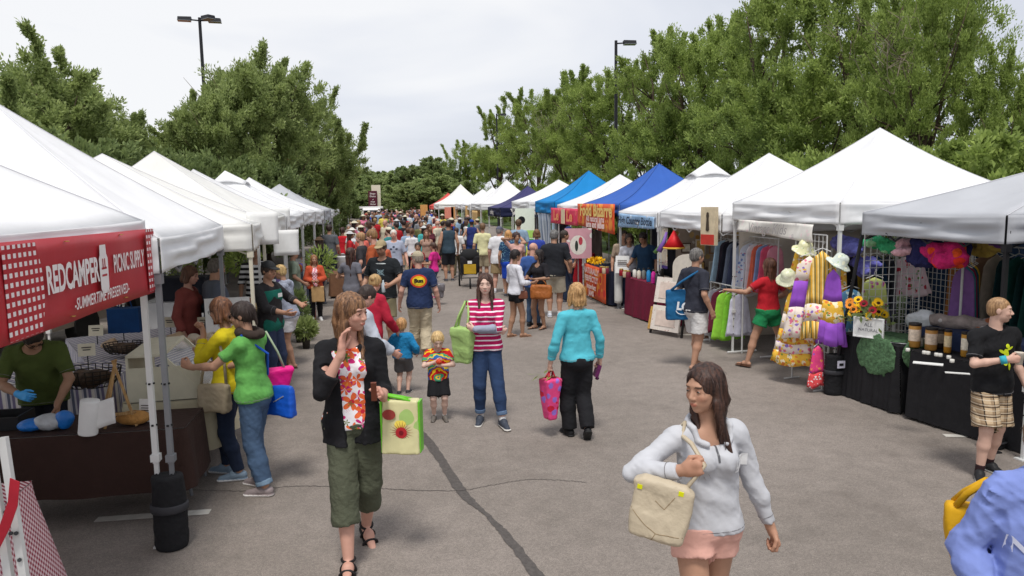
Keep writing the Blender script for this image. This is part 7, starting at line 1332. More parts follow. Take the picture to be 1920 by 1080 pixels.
m.build('stitching',sm_,t);bpy.context.view_layer.update();inv=t.matrix_world.inverted();sp=inv@shp;gp=inv@g_;m=MB()
bk=inv@wl(J,J['rs']+np.array([-.012,-.045,.0])*H)
for dy in (-.022,.022):m.tube([(.07,dy,.22),(gp.x*.8+.014,gp.y+dy*.3,gp.z*.8+.04),(gp.x,gp.y+dy*.3,gp.z),tuple(gp*.4+sp*.6+Vector((0,-.05+dy*.4,0))),tuple(sp+Vector((0,-.035+dy*.4,-.05))),tuple(sp+Vector((0,dy*.4,.012))),tuple(bk+Vector((0,0,-.02)))],.010,6)
m.build('strap',LB,t,True)
for k,(x,z) in enumerate(((.085,.265),(-.115,.25))):m=MB();m.cbox((x,-.02,z),(.025,.05,.022));m.build('yellow_tag',M('tag_lime',(214,214,20),var=0),t)
TEAL=C_((82,190,208),'teal_knit',bump=.3,bscale=9,var=.05)
J=PF('woman in turquoise jumper walking away with a pink bag',(1083,818),531,-4,lod=0,fem=True,b=1.0,hair=('bob',(172,126,78),1.05,(210,170,116)),skin='fair',pose=dict(ra=(.065,.02,-.30),la=(.085,.02,-.295),lf=(.045,.03,0),rf=(.035,-.10,.03),rfp=50,re=(.5,-1,0),le=(.6,-1,0),rh=dict(curl=1.1),lh=dict(curl=1.3)),top=dict(mat=TEAL,sl=.92,hem=-.008,off=.015,fold=.007,name='jumper',neck=.035,flare=.012),bot=dict(mat=C_((28,28,32),'black_trousers',bump=.2),len=.99,off=.014,flare=.012,fold=.006),shoes=SN((26,26,28),sole=(40,40,40)))
gl_=wl(J,J['lgrip']);bag('narrow pink and violet patterned bag with green leaves carried by the turquoise woman',(gl_[0]-.01,gl_[1],gl_[2]-.07),.15,.44,.16,M('bag_pinkprint',(222,70,130),rough=.5,var=.08,kind='spots',prm=[((150,110,200),9.,.3),((200,30,60),7.,.25)],bump=.3,bscale=10),R(20),gl_,tap=-.28,hw=.04,handle=M('bag_handle_red',(190,40,60)),cy=-.2,fold=.006)
rg=np.random.default_rng(2);n=26;P=rg.normal(size=(n,3))*np.array([.06,.03,.012]);D=rg.normal(size=(n,3))*np.array([1,.6,.25]);D/=np.linalg.norm(D,axis=1)[:,None];s_=np.cross(D,(0,.2,1));v=np.stack([P,P+D*.05+s_*.018,P+D*.11,P+D*.05-s_*.018],1).reshape(-1,3);o=link('leafy_greens',raw_mesh('leafy_greens',v,np.arange(n*4).reshape(-1,4)),LEAF_R);o.location=(gl_[0]-.01,gl_[1],gl_[2]-.055);tag(o,'leafy greens sticking out of the pink bag of the turquoise woman','vegetables')
gr_=wl(J,J['rgrip']);m=MB();m.cbox((0,0,-.02),(.04,.09,.13),ry=.3);m.lathe([(.01,-.12),(.022,-.11),(.022,-.10),(.01,-.09)],n=10);one('purple_wallet','dark purple wallet in the right hand of the turquoise woman','wallet',m,M('wallet',(96,34,84),rough=.4,var=.3,vscale=30),gr_)
STR=M('magenta_stripe',(182,22,88),rough=.9,var=.05,kind='hstripe',prm=((238,226,234),.052,.28),bump=.2,bscale=60)
J=PF('woman in magenta and white striped jumper with crossed arms',(915,793),513,186,lod=0,fem=True,b=.98,hair=('longfront',(52,34,28),.85,(92,60,46)),skin='pale',pose=dict(head=(2,4,0),ra=(-.165,.090,-.155),la=(-.160,.128,-.140),re=(1,.1,-.7),le=(1,.1,-.7),rh=dict(d=(-.8,-.5,-.3),t=(0,.3,1),curl=.6),lh=dict(d=(.8,-.5,.1),t=(0,.3,1),curl=.6),rf=(.05,-.02,0),lf=(.095,.10,0),lft=-16),top=[dict(mat=STR,sl=.56,hem=-.015,off=.013,fold=.005,name='striped_jumper',neck=.05),],bot=dict(mat=C_((44,66,104),'jeans',bump=.3,var=.2,vscale=5),len=.92,off=.008,fold=.004,cuff=C_((96,120,152),'denim_cuff')),shoes=SN((60,66,78),sock=(236,236,236),sh=.02))
H=J['H'];s=SDF(J['rel']*0+J['pel']-.35,J['pel']*1.+.55,.008)
for n in 'rl':e_=J[n+'el']+(J[n+'w']-J[n+'el'])*.25;s.cap(e_,J[n+'w']-(J[n+'w']-J[n+'el'])*.02,.0285*H,.022*H,.0)
s.ripple(folds(1,.004,3));s.build('grey_sleeves',C_((160,166,186),'grey_sleeve'),J['root'])
shp=wl(J,J['rs']+np.array([.03,.0,.03])*H);LG=M('bag_lightgreen',(160,190,116),rough=.8,var=.06,bump=.3,bscale=12);p=wl(J,J['pel']+np.array([.155,.02,.14])*H)
bag('pale green cloth tote on the shoulder of the striped woman',(p[0],p[1],p[2]),.26,.40,.11,LG,R(-50),shp,tap=-.18,hw=.09,hr=.012,name='cloth_tote',cy=-.2)
J=PF('small blond boy in tie dye shirt holding something red',(824,786),612,182,lod=0,child=True,hair=('short',(206,168,110),1,(236,206,150)),skin='pale',b=.98,pose=dict(head=(-6,26,0),ra=(-.075,.125,-.07),la=(-.06,.14,-.11),re=(1,-.2,-.5),le=(1,-.2,-.5),rh=dict(d=(-.8,.4,.2),t=(0,.3,1),curl=.7),lh=dict(d=(.8,.4,.3),t=(0,.3,1),curl=.7),rf=(.055,.0,0),lf=(.055,.02,0)),top=dict(mat=M('tiedye',(200,60,60),rough=.9,kind='tiedye',prm=(.50,9.),var=.05),sl=.36,hem=-.055,off=.016,name='tie_dye_shirt',drape=1,fold=.006),bot=dict(mat=C_((26,26,30),'kid_shorts'),len=.46,off=.016,flare=.016),shoes=SN((104,98,92),sole=(70,64,60),sock=(236,234,230),sh=.022))
m=MB();m.lathe([(.01,-.03),(.032,-.02),(.036,.01),(.02,.03),(.004,.034)],n=12);one('red_toy','red and tan snack in the hands of the tie dye boy','snack',m,M('snack',(196,66,36),rough=.6,var=.4,vscale=60),(wl(J,J['rgrip'])+wl(J,J['lgrip']))/2,smooth=True)
J=PF('little boy in bright blue hoodie seen from behind',(757,738),590,14,lod=0,child=True,hair=('short',(176,128,78),1,(214,168,112)),skin='fair',pose=dict(head=(-20,5,0),ra=(.07,.08,-.22),la=(.06,.10,-.20),re=(.6,-1,-.2),le=(.6,-1,-.2),rf=(.05,.02,0),lf=(.05,-.03,0)),top=dict(mat=C_((28,132,190),'hoodie_blue',bump=.4,bscale=40),sl=.9,hem=-.03,off=.026,hood=True,name='hoodie',fold=.010),bot=dict(mat=C_((98,96,98),'kid_shorts2'),len=.42,off=.016,flare=.016),shoes=SN((60,60,64)))
def emblem(J):
 H=J['H']
 for k,(rx,rz,c) in enumerate([(.150,.118,(206,70,40)),(.118,.090,(226,190,40)),(.085,.055,(236,214,60))]):onto(J,None,0,.0,.215*H,M('emb_%d'%c[0],c,var=.15 if k==0 else.03,vscale=60),-1,me=disc_mesh(rx*.86,rz*.86),name='emblem',off=.003+.002*k)
 onto(J,'Sun',.075,.0,.218*H,M('emb_text',(50,44,30),var=0),-1,bold=.006,sx=1.25,off=.010)
J=PF('man in navy shirt with yellow and red back emblem and tan cap',(790,668),472,4,lod=0,b=1.10,hair=('short',(140,124,108),1,(170,158,146)),skin='ruddy',hat=('cap',(178,166,140)),pose=dict(head=(-46,6,0),ra=(.075,.02,-.30),la=(.085,.03,-.29),rf=(.05,-.08,.02),rfp=20,lf=(.055,.10,0)),top=dict(mat=C_((34,50,88),'navy_tee'),sl=.40,hem=-.045,off=.022,fold=.009,neck=.03),bot=dict(mat=C_((192,178,150),'khaki_camo',var=.16,vscale=14),len=.98,off=.018,flare=.010,fold=.010),shoes=SN((120,92,74),sole=(90,80,70)),extra=lambda J,r:emblem(J))
JEAN=C_((70,94,124),'jeans_mid',bump=.3,var=.22,vscale=5);DJ=C_((34,46,70),'jeans_dark',bump=.3)
J=PF('woman in grass green shirt with sunglasses reaching toward the bread',(487,920),566,-66,lod=0,fem=True,b=1.0,hair=('pony',(46,34,30),1),skin='tan',glasses='dark',pose=dict(lean=4,head=(-16,6,0),la=(.02,.27,-.12),ra=(.0,.24,-.17),le=(.7,-.2,-1),re=(.7,-.2,-1),lh=dict(d=(-.1,1,.35),t=(0,-.3,1),curl=.8),rh=dict(d=(-.1,1,.2),t=(0,-.3,1),curl=.7),rf=(.055,.03,0),lf=(.05,-.07,0)),top=dict(mat=C_((102,176,84),'tee_green'),sl=.34,hem=-.02,off=.015,fold=.007,neck=.04),bot=dict(mat=JEAN,len=.95,off=.010,fold=.006,flare=.006,cuff=C_((120,146,170),'denim_cuff2')),shoes=SN((140,128,128),sole=(226,222,218)))
H=J['H'];s=SDF(J['nb']-.2,J['nb']+.2,.009)
for a in np.linspace(0,2*math.pi,15)[:-1]:f=lambda a:J['nb']+np.array([math.sin(a)*.048,-.012+math.cos(a)*.055,.012+.010*math.cos(a)])*H;s.cap(f(a),f(a+.46),.021*H,.021*H,.02)
s.ripple(folds(1,.008,8));s.build('scarf',C_((60,48,42),'scarf_brown',bump=.5),J['root'])
p=wl(J,J['pel']+np.array([.10,-.085,.03])*H);shp=wl(J,J['ls']+np.array([.02,0,.035])*H)
t=bag('cobalt blue crossbody bag with a diagonal zip on the green shirt woman',(p[0],p[1],p[2]),.30,.27,.07,M('bag_cobalt',(22,84,190),rough=.45,var=.06,bump=.2,bscale=14),R(66-100),None,tap=.06,r=.02,name='crossbody_bag');m=MB();m.cbox((.02,-.042,.16),(.13,.004,.009),ry=-.5);m.build('zip',M('zip_silver',(206,208,212),metal=.6,rough=.3),t)
q=Matrix.Rotation(-R(-34),4,'Z')@(shp-Vector(t.location));fr_=Matrix.Rotation(-R(-34),4,'Z')@(wl(J,J['chest']+np.array([.0,.10,-.02])*H)-Vector(t.location));bk_=Matrix.Rotation(-R(-34),4,'Z')@(wl(J,J['chest']+np.array([.03,-.095,.0])*H)-Vector(t.location));m=MB();m.tube([(-.13,0,.26),tuple(bk_),tuple(q+Vector((0,0,.02)))],.011,5);m.tube([(-.14,.0,.25),tuple(fr_*.5+Vector((-.14,0,.25))*.5),tuple(fr_)],.011,5);m.build('strap',M('bag_cobalt',(22,84,190)),t)
p=wl(J,J['rs']+np.array([.045,-.05,-.17])*H);bag('hot pink tote with pale edge on the back shoulder of the green shirt woman',(p[0],p[1],p[2]),.24,.30,.10,M('bag_hotpink',(222,20,128),rough=.5,var=.06,bump=.2),R(20),wl(J,J['rs']+np.array([.02,-.01,.035])*H),tap=-.32,hw=.08,handle=M('handle_sage',(160,176,150)),name='pink_tote',cy=-.2)
J=PF('woman with glasses in yellow jumper eating a sample',(440,893),558,-78,lod=0,fem=True,b=.96,hair=('bob',(84,52,36),.9,(128,84,56)),skin='tan',glasses='clear',pose=dict(head=(4,14,0),la=(-.07,.125,.015),le=(.5,.1,-1),ra=(-.01,.15,-.12),re=(.6,-.3,-1),lh=dict(d=(.1,.2,1),t=(.6,.6,0),curl=1.0),rf=(.05,.06,0),lf=(.05,-.05,0)),top=dict(mat=C_((226,204,26),'jumper_yellow'),sl=.88,hem=-.03,off=.017,fold=.008,neck=.05),bot=dict(mat=DJ,len=.98,off=.008),shoes=SN((130,150,168),sole=(226,226,226)))
H=J['H'];p=wl(J,J['pel']+np.array([-.115,.03,.04])*H);t=bag('taupe pleated handbag at the hip of the yellow jumper woman',(p[0],p[1],p[2]),.28,.25,.09,M('bag_taupe',(160,146,122),rough=.6,var=.1,bump=.5,bscale=16),R(-20),wl(J,J['ls']+np.array([.0,.03,.03])*H),tap=-.06,hw=.12,hr=.012,name='handbag',loop=False)
p=DY(84,700,6.86);J=person('vendor in olive shirt and blue glove working behind the brown table',168,1.62,(p[0]-.02,p[1],0),lod=0,b=1.08,hair=('short',(30,24,22),1,(52,42,36)),skin='olive',glasses='clear',pose=dict(lean=28,head=(-26,34,0),ra=(-.06,.17,-.19),re=(1,-.5,-.4),la=(-.0,.12,-.27),le=(1,-.6,-.3),rh=dict(d=(-.7,.7,-.1),t=(-.3,-.2,1),curl=.5),lh=dict(d=(0,.5,-1),curl=.5),gloves='r',stubble=True),top=dict(mat=C_((78,92,40),'tee_olive',var=.12),sl=.42,hem=-.05,off=.018,fold=.009),bot=dict(mat=C_((32,34,42),'vendor_jeans'),len=1.,off=.012),shoes=SN((30,30,34)))
J=PF('short haired blonde woman in grey hoodie and white shorts handing something over',(546,688),496,-72,lod=0,fem=True,b=1.10,hair=('short',(178,142,88),1,(218,188,132)),skin='tan',pose=dict(lean=6,head=(-6,12,0),la=(.03,.27,-.13),le=(.5,-.3,-1),ra=(.02,.2,-.17),re=(.7,-.3,-1),rf=(.05,.05,0),lf=(.05,-.05,0)),top=dict(mat=C_((158,164,182),'hoodie_grey',bump=.4,bscale=40),sl=.92,hem=-.02,off=.022,hood=True,fold=.010),bot=dict(mat=C_((214,212,216),'white_shorts'),len=.30,off=.016,flare=.014,fold=.007),shoes=SN((80,40,44),t='sandal',sole=(60,40,40)))
J=PH('vendor in dark cap and teal apron over a charcoal shirt',500,492,1.70,118,lod=0,b=1.1,hair=('short',(54,42,36)),skin='tan',hat=('cap',(46,48,50)),pose=dict(head=(10,12,0),ra=(.02,.24,-.16),re=(.6,-.2,-1),la=(.08,.16,-.14),le=(1,-.5,-.4)),top=[dict(mat=C_((48,46,48),'shirt_charcoal'),sl=.80,hem=-.02,off=.016),],bot=dict(mat=C_((50,62,92),'vendor_denim'),len=1.,off=.012),shoes=SN())
H=J['H'];s=SDF(J['pel']-.45,J['chest']+.35,.012);torso(s,J,.030,.03);s.plane(J['chest']+np.array([0,.02,0])*H,(0,-1,0));s.plane(J['pel']-np.array([0,0,.06*H]),(0,0,-1));s.plane(J['chest']+np.array([0,0,.055])*H,(0,0,1));s.build('apron',C_((24,112,96),'apron_teal'),J['root'])
m=MB();m.box((-.04,-.002,-.025),(.04,.002,.025));o=m.build('name_tag',M('paper',(226,226,224)),J['root']);o.location=tuple(J['chest']+np.array([.02,.115,.02])*H)
J=PF('woman in red shirt and green shorts browsing the rack with legs apart',(1437,687),484,-12,lod=0,fem=True,b=1.06,hair=('long',(76,48,36),.95,(112,72,54)),skin='tan',pose=dict(head=(-8,-4,0),la=(.20,.19,-.09),le=(.4,-.6,-1),ra=(.05,.12,-.20),re=(1,-.7,-.3),lf=(.19,.04,0),rf=(.21,-.06,.012),lh=dict(curl=.8),side=0,lft=-20,rft=22),top=dict(mat=C_((196,28,42),'tee_red'),sl=.34,hem=.005,off=.014,fold=.007,neck=.05),bot=dict(mat=C_((30,138,82),'shorts_green'),len=.26,off=.016,flare=.016,fold=.006),shoes=dict(t='sandal',c=(96,60,44),sole=(90,60,44)))
J=PF('grey haired man in charcoal polo with a blue tote on his back shoulder',(1302,690),466,70,lod=0,b=1.08,hair=('short',(84,80,78),1,(134,130,126)),skin='tan',pose=dict(head=(6,4,0),ra=(.06,.03,-.29),la=(.06,.06,-.28),rf=(.05,-.06,0),lf=(.05,.06,0)),top=dict(mat=C_((50,52,64),'polo_charcoal'),sl=.42,hem=-.035,off=.022,fold=.008,neck=.03),bot=dict(mat=C_((216,214,212),'white_shorts2'),len=.42,off=.020,flare=.016,fold=.007),shoes=dict(t='sandal',c=(50,36,30),sole=(44,34,30)))
H=J['H'];TB=M('bag_teal',(24,92,138),rough=.75,var=.07,bump=.3,bscale=14);p=wl(J,J['pel']+np.array([-.10,-.085,.145])*H)
t=bag('teal blue cloth tote with a white script logo carried by the charcoal polo man',(p[0],p[1]-.03,p[2]),.40,.44,.09,TB,R(-8),wl(J,J['rs']+np.array([-.03,-.02,.03])*H),hw=.13,hr=.014,tap=-.03,name='blue_tote');lettering('LO',.15,M('logo_white',(228,232,236),var=0),t,(.03,-.062,.20),(1,0,-.12),(0,-1,0),bold=.008,off=.004,sx=.95);m=MB();m.tube([(.03+.10*math.cos(a),-.064,.18+.06*math.sin(a)-.03) for a in np.linspace(math.pi*1.02,math.pi*1.95,12)],.008,4);m.build('logo_arc',M('logo_white',(228,232,236)),t)
PLA=M('plaid_shorts',(196,172,140),rough=.9,var=.06,kind='plaid',prm=1,bump=.2)
J=PF('boy in black shirt with a yellow green figure and plaid shorts holding a cup',(1850,890),558,184,lod=0,b=.93,hair=('buzz',(150,112,76),1,(182,144,104)),skin='fair',pose=dict(head=(-52,4,0),ra=(-.065,.15,-.105),re=(1,-.3,-.8),la=(.075,.04,-.29),rh=dict(d=(-.9,.35,.05),t=(0,.1,1),curl=.9),rf=(.075,.04,0),lf=(.055,-.06,0),rft=34,lft=-8),top=dict(mat=C_((24,24,27),'tee_black'),sl=.42,hem=-.045,off=.024,fold=.009,neck=.035),bot=dict(mat=PLA,len=.46,off=.024,flare=.022,fold=.008),shoes=SN((34,34,36),sole=(190,190,186),sock=(52,30,34),sh=.035))
H=J['H'];YF=M('print_lime',(206,220,40),var=.04)
for cx,cz,rx,rz,an in ((.028,.235,.017,.019,0),(.018,.195,.022,.040,.3),(-.020,.205,.034,.012,-.5),(.050,.222,.030,.010,.5),(.026,.150,.013,.040,-.35),(.052,.120,.011,.034,.25),(-.006,.150,.013,.038,.5)):onto(J,None,0,cx*1.0,cz*H*.98,YF,1,me=disc_mesh(rx,rz,14,3),name='figure_print',off=.004,ang=an)
g_=wl(J,J['rgrip']);m=MB();m.lathe([(.026,-.05),(.036,.05),(.037,.052),(.034,.052)],n=16);one('paper_cup','paper cup held at the chest by the boy in black','cup',m,M('paper_cup',(206,196,182),var=.25,vscale=40),g_,smooth=True)
m=MB();e_=J['rw']+(J['rel']-J['rw'])*.10;d_=(J['rel']-J['rw'])*.10;m.tube([e_-d_,e_+d_],.0265*H*.85,12);m.build('wristband',M('band_cyan',(60,170,190)),J['root'],True)
HB=C_((126,144,212),'hoodie_lavender',bump=.3,bscale=7,bdist=.04,var=.05)
J=PH('person in lavender blue zip hoodie cut off by the right edge',1972,784,1.58,196,lod=0,b=1.02,hair=('short',(120,90,60)),skin='ruddy',pose=dict(head=(-10,0,0),ra=(.045,.07,-.27),la=(.06,.05,-.28),re=(.5,-1,-.1)),top=[dict(mat=C_((20,60,190),'tee_royal'),sl=.3,hem=-.03,off=.010,neck=.06),dict(mat=HB,sl=.92,hem=-.06,off=.030,open=.020,hood=True,fold=.014,name='hoodie',neck=.07)],bot=dict(mat=DJ,len=1.),shoes=SN())
H=J['H'];onto(J,'NAVY',.085,-.05,.17*H,M('letter_white',(216,220,240),var=.1),1,tgt='shirt1',bold=.004,sx=1.1)
m=MB();
for q in (1,-1):m.tube([J['nb']+np.array([q*.03,.066,-.035])*H,J['nb']+np.array([q*.034,.088,-.09])*H,J['nb']+np.array([q*.034,.092,-.13])*H],.0035,5)
m.build('drawstring',HB,J['root'],True)
p=DY(1820,945,J['M'].translation[1]+.20);t=bag('mustard yellow bag slung behind the lavender hoodie person',(p[0]+.03,p[1],p[2]),.22,.26,.12,M('bag_mustard',(206,156,18),rough=.7,var=.08,bump=.3,bscale=14),R(-30),wl(J,J['rs']+np.array([0,-.03,.02])*H),tap=-.12,hw=.08,name='mustard_bag',hr=.014)
# ---- middle distance
TAN=C_((186,172,142),'khaki');
J=PH('woman in crimson jumper seen from behind, bending slightly',684,514,1.58,30,lod=1,fem=True,b=1.12,hair=('bun',(170,138,92),1),skin='ruddy',pose=dict(lean=18,head=(-10,14,0),ra=(.07,.10,-.26),la=(.05,.14,-.24)),top=dict(mat=C_((184,30,56),'jumper_crimson'),sl=.95,hem=-.03,off=.024,fold=.009),bot=dict(mat=C_((74,66,60),'trousers_brown'),len=1.),shoes=SN())
J=PH('dark haired person in pale grey jacket with a black strap behind the floral woman',650,533,1.62,60,lod=1,b=1.02,hair=('short',(50,38,34)),skin='ruddy',pose=dict(lean=16,head=(0,20,0),ra=(.05,.16,-.24),la=(.03,.2,-.22)),top=dict(mat=C_((186,192,204),'jacket_pale'),sl=.95,hem=-.05,off=.026,fold=.012),bot=dict(mat=DJ,len=1.),shoes=SN())
s=SDF(J['chest']-.4,J['chest']+.4,.02);m=MB();a=J['rs']+np.array([-.03,-.0,.05])*J['H'];m.tube([a+np.array([0,-.09,-.18])*J['H'],a+np.array([0,-.055,-.03])*J['H'],a,a+np.array([-.01,.07,-.05])*J['H'],a+np.array([-.02,.09,-.2])*J['H']],.018,6);m.build('strap',DARK,J['root'],True)
J=PH('man in black graphic shirt and tan cap holding a water bottle',716,452,1.80,196,lod=0,b=1.12,hair=('short',(60,44,34)),skin='tan',hat=('cap',(166,148,112)),pose=dict(head=(6,16,0),la=(-.0,.17,-.19),le=(1,-.6,-.4),ra=(.09,.05,-.27),lh=dict(curl=1.1,d=(.5,.8,-.2),t=(0,0,1)),stubble=True),top=dict(mat=C_((30,34,38),'tee_graphic'),sl=.42,hem=-.05,off=.022,fold=.008),bot=dict(mat=C_((150,140,108),'khaki_shorts'),len=.46,off=.02,flare=.018),shoes=SN((90,60,44)))
H=J['H'];GP=M('print_steel',(110,130,136),var=.2,vscale=60)
onto(J,None,0,0,.275*H,M('print_pale',(190,196,196)),1,me=disc_mesh(.09,.010,14,2),name='chest_line',off=.004)
for a in (.7,-.7,2.44):onto(J,None,0,0,.195*H,GP,1,me=disc_mesh(.085,.013,16,2),name='cross_print',off=.004+.001*abs(a),ang=a)
onto(J,None,0,0,.195*H,GP,1,me=disc_mesh(.05,.042,18,2,.75),name='ring_print',off=.006)
g_=wl(J,J['lgrip']);m=MB();m.lathe([(.025,-.09),(.03,-.08),(.03,.05),(.012,.085),(.012,.11)],n=12);one('water_bottle','clear water bottle in the hand of the graphic shirt man','bottle',m,M('bottle_clear',(190,200,206),rough=.1,spec=.7),g_,smooth=True)
J=PF('white haired man in pale grey printed shirt and black shorts walking closer',(742,556),431,184,lod=1,b=1.12,hair=('short',(206,198,188)),skin='ruddy',pose=dict(rf=(.05,.10,0),lf=(.05,-.10,.02),ra=(.09,-.03,-.29),la=(.09,.08,-.28)),top=dict(mat=C_((168,176,196),'tee_pale'),sl=.42,hem=-.05,off=.022),bot=dict(mat=C_((34,34,40),'blk_shorts'),len=.46,off=.02,flare=.016),shoes=SN((50,50,54),sock=(40,40,44)))
H=J['H'];[onto(J,None,0,x,z*H,M('print_navy',(44,50,70)),1,me=disc_mesh(a,b_,12,2),name='print',off=.005) for x,z,a,b_ in ((0,.235,.032,.024),(-.07,.205,.034,.020),(.07,.205,.034,.020),(0,.16,.04,.008))]
J=PF('woman in orange cardigan over a pink and white top holding a paper bag',(594,600),478,172,lod=1,fem=True,hair=('long',(140,96,62),.9),skin='tan',pose=dict(head=(-6,4,0),ra=(-.07,.12,-.19),la=(-.07,.13,-.18),re=(1,-.3,-.6),le=(1,-.3,-.6)),top=[dict(mat=M('pinkcheck',(214,90,120),kind='check',prm=((240,226,230),.06),rough=.9),sl=0,hem=-.02,off=.012),dict(mat=C_((206,84,52),'cardigan_orange'),sl=.9,hem=-.03,off=.024,open=.045)],bot=dict(mat=C_((30,30,34),'blk_trs'),len=1.),shoes=SN((200,200,200)))
p=wl(J,J['pel']+np.array([-.03,.10,-.0])*J['H']);bag('tan paper bag held by the orange cardigan woman',(p[0],p[1],p[2]+.02),.26,.32,.10,M('kraft',(176,142,98),rough=.9,var=.08),R(5),wl(J,J['lgrip']),name='paper_bag',hw=.06,hr=.005,fold=.004,r=.008,lod=.018)
J=PH('woman with very long dark hair in a grey top seen from behind',657,466,1.60,25,lod=1,fem=True,hair=('long',(50,32,28),1.9,(84,54,44)),skin='tan',pose=dict(la=(.06,.16,-.14),head=(10,0,0)),top=dict(mat=C_((110,110,120),'top_grey'),sl=.3,hem=-.03,off=.016),bot=dict(mat=JEAN,len=1.),shoes=SN())
J=PH('tall man in rust shirt with an orange backpack in profile',700,431,1.90,-70,lod=1,b=1.05,hair=('short',(128,96,62)),skin='ruddy',pose=dict(head=(0,14,0),la=(.04,.12,-.24)),top=dict(mat=C_((176,84,46),'tee_rust'),sl=.42,hem=-.05,off=.022),bot=dict(mat=TAN,len=.46,flare=.016,off=.02),shoes=SN())
H=J['H'];p=wl(J,J['chest']+np.array([0,-.13,.06])*H);bag('orange backpack on the rust shirt man',p,.30,.46,.18,C_((196,92,60),'pack_orange'),R(70),None,r=.06,name='backpack',cy=.2,lod=.02)
J=PH('fair man in profile just before the rust shirt man',676,437,1.76,-75,lod=1,hair=('short',(150,112,76)),skin='ruddy',top=dict(mat=C_((60,58,62),'tee_char2'),sl=.42,hem=-.04),bot=dict(mat=DJ,len=1.),shoes=SN())
J=PF('girl in hot pink shirt with a dark backpack at her side',(815,560),455,-60,lod=1,fem=True,b=.98,hair=('pony',(70,48,38)),skin='tan',pose=dict(la=(.02,.16,-.16),ra=(.05,.06,-.25),rf=(.05,.1,0),lf=(.05,-.12,.02)),top=dict(mat=C_((222,40,140),'tee_pink'),sl=.36,hem=-.03,off=.016),bot=dict(mat=JEAN,len=.9),shoes=SN((190,40,110)))
gg=G(822,552,.25);bag('grey plastic bag by the feet of the pink shirt girl',(gg[0],gg[1],.50),.26,.34,.16,M('plastic_grey',(110,106,110),rough=.3,var=.2,bump=.5,bscale=16),0,wl(J,J['rgrip']),name='carrier_bag',tap=-.3,hw=.03,cy=-.3,fold=.02,lod=.018,hr=.006)
J=PF('man in white shirt and olive trousers walking away',(858,520),427,14,lod=1,hair=('short',(60,40,32)),skin='tan',pose=WALK,top=dict(mat=C_((226,224,222),'tee_white'),sl=.40,hem=-.05,off=.022),bot=dict(mat=C_((96,88,68),'olive_trousers'),len=.99,off=.014,flare=.006),shoes=SN((70,56,48)))
J=PF('man in navy tank top and blue cap behind the stroller',(886,500),412,2,lod=1,b=1.05,hair=('short',(70,50,40)),skin='tan',hat=('cap',(30,60,150),'back'),top=dict(mat=C_((40,54,120),'tank_navy'),sl=0,hem=-.06,off=.02),bot=dict(mat=C_((36,70,140),'blue_shorts'),len=.42,off=.02,flare=.016),shoes=SN(),pose=dict(ra=(.1,.06,-.24),la=(.1,.06,-.24)))
J=PF('heavy set man in white polo and grey cap with khaki shorts',(938,548),425,26,lod=1,b=1.28,hair=('short',(120,116,112)),skin='ruddy',hat=('cap',(90,92,110)),pose=dict(head=(18,6,0),rf=(.07,.03,0),lf=(.06,-.08,0)),top=dict(mat=C_((228,228,230),'polo_white'),sl=.42,hem=-.07,off=.028),bot=dict(mat=C_((150,128,92),'cargo_shorts'),len=.46,off=.024,flare=.02),shoes=SN((200,200,206),sock=(230,230,230)))
J=PF('blonde woman in patterned navy blouse and royal blue skirt',(955,556),432,20,lod=1,fem=True,b=1.15,hair=('bob',(186,138,84),.8),skin='tan',pose=dict(ra=(.05,.12,.12),re=(1,.2,-.3)),top=dict(mat=M('blouse_dot',(34,62,96),rough=.9,kind='spots',prm=[((120,170,190),26.,.26)],var=.05),sl=.3,hem=-.0,off=.016),bot=dict(mat=C_((24,70,190),'skirt_royal'),skirt=.26,off=.014,len=.3,name='skirt'),shoes=SN())
J=PF('young woman in white long sleeves and black shorts in profile',(968,632),468,66,lod=0,fem=True,b=.96,hair=('pony',(34,26,26)),skin='olive',pose=dict(head=(4,2,0),ra=(.03,.16,-.17),re=(.5,-.5,-1),la=(.03,.17,-.15),le=(.5,-.5,-1),rf=(.04,.06,0),lf=(.05,-.06,0)),top=dict(mat=C_((222,222,230),'top_white'),sl=.86,hem=-.02,off=.015),bot=dict(mat=C_((26,26,30),'shorts_blk'),len=.20,off=.012,flare=.008),shoes=dict(t='sandal',c=(150,110,84),sole=(120,90,70)))
p=wl(J,J['pel']+np.array([.12,.02,.03])*J['H']);bag('small brown crossbody purse of the white sleeved young woman',p,.17,.15,.06,M('purse_brown',(110,66,50),rough=.5),R(-30),wl(J,J['ls']+np.array([0,0,.03])*J['H']),name='purse',loop=False,hr=.006,hw=.07)
J=PF('smiling dark haired woman in black top with earrings',(1012,616),468,236,lod=0,fem=True,b=1.04,hair=('long',(34,26,26),.9),skin='olive',pose=dict(head=(30,0,0),ra=(-.02,.16,-.15),la=(-.02,.14,-.15),re=(1,-.4,-.6),le=(1,-.4,-.6),rf=(.05,.03,0),lf=(.06,-.02,0)),top=dict(mat=C_((30,28,34),'top_black'),sl=.5,hem=-.08,off=.018,neck=.075),bot=dict(mat=C_((200,190,186),'shorts_stone'),len=.18,off=.010),shoes=dict(t='sandal',c=(60,40,36),sole=(50,36,30)))
p=wl(J,J['pel']+np.array([-.11,.08,.06])*J['H']);bag('large cognac brown leather handbag of the black top woman',p,.40,.27,.15,M('leather_cognac',(160,94,44),rough=.5,var=.12,bump=.4,bscale=20),R(-14),wl(J,J['lw']*.6+J['lel']*.4),r=.05,name='brown_handbag',cy=.1,hw=.10,hr=.011)
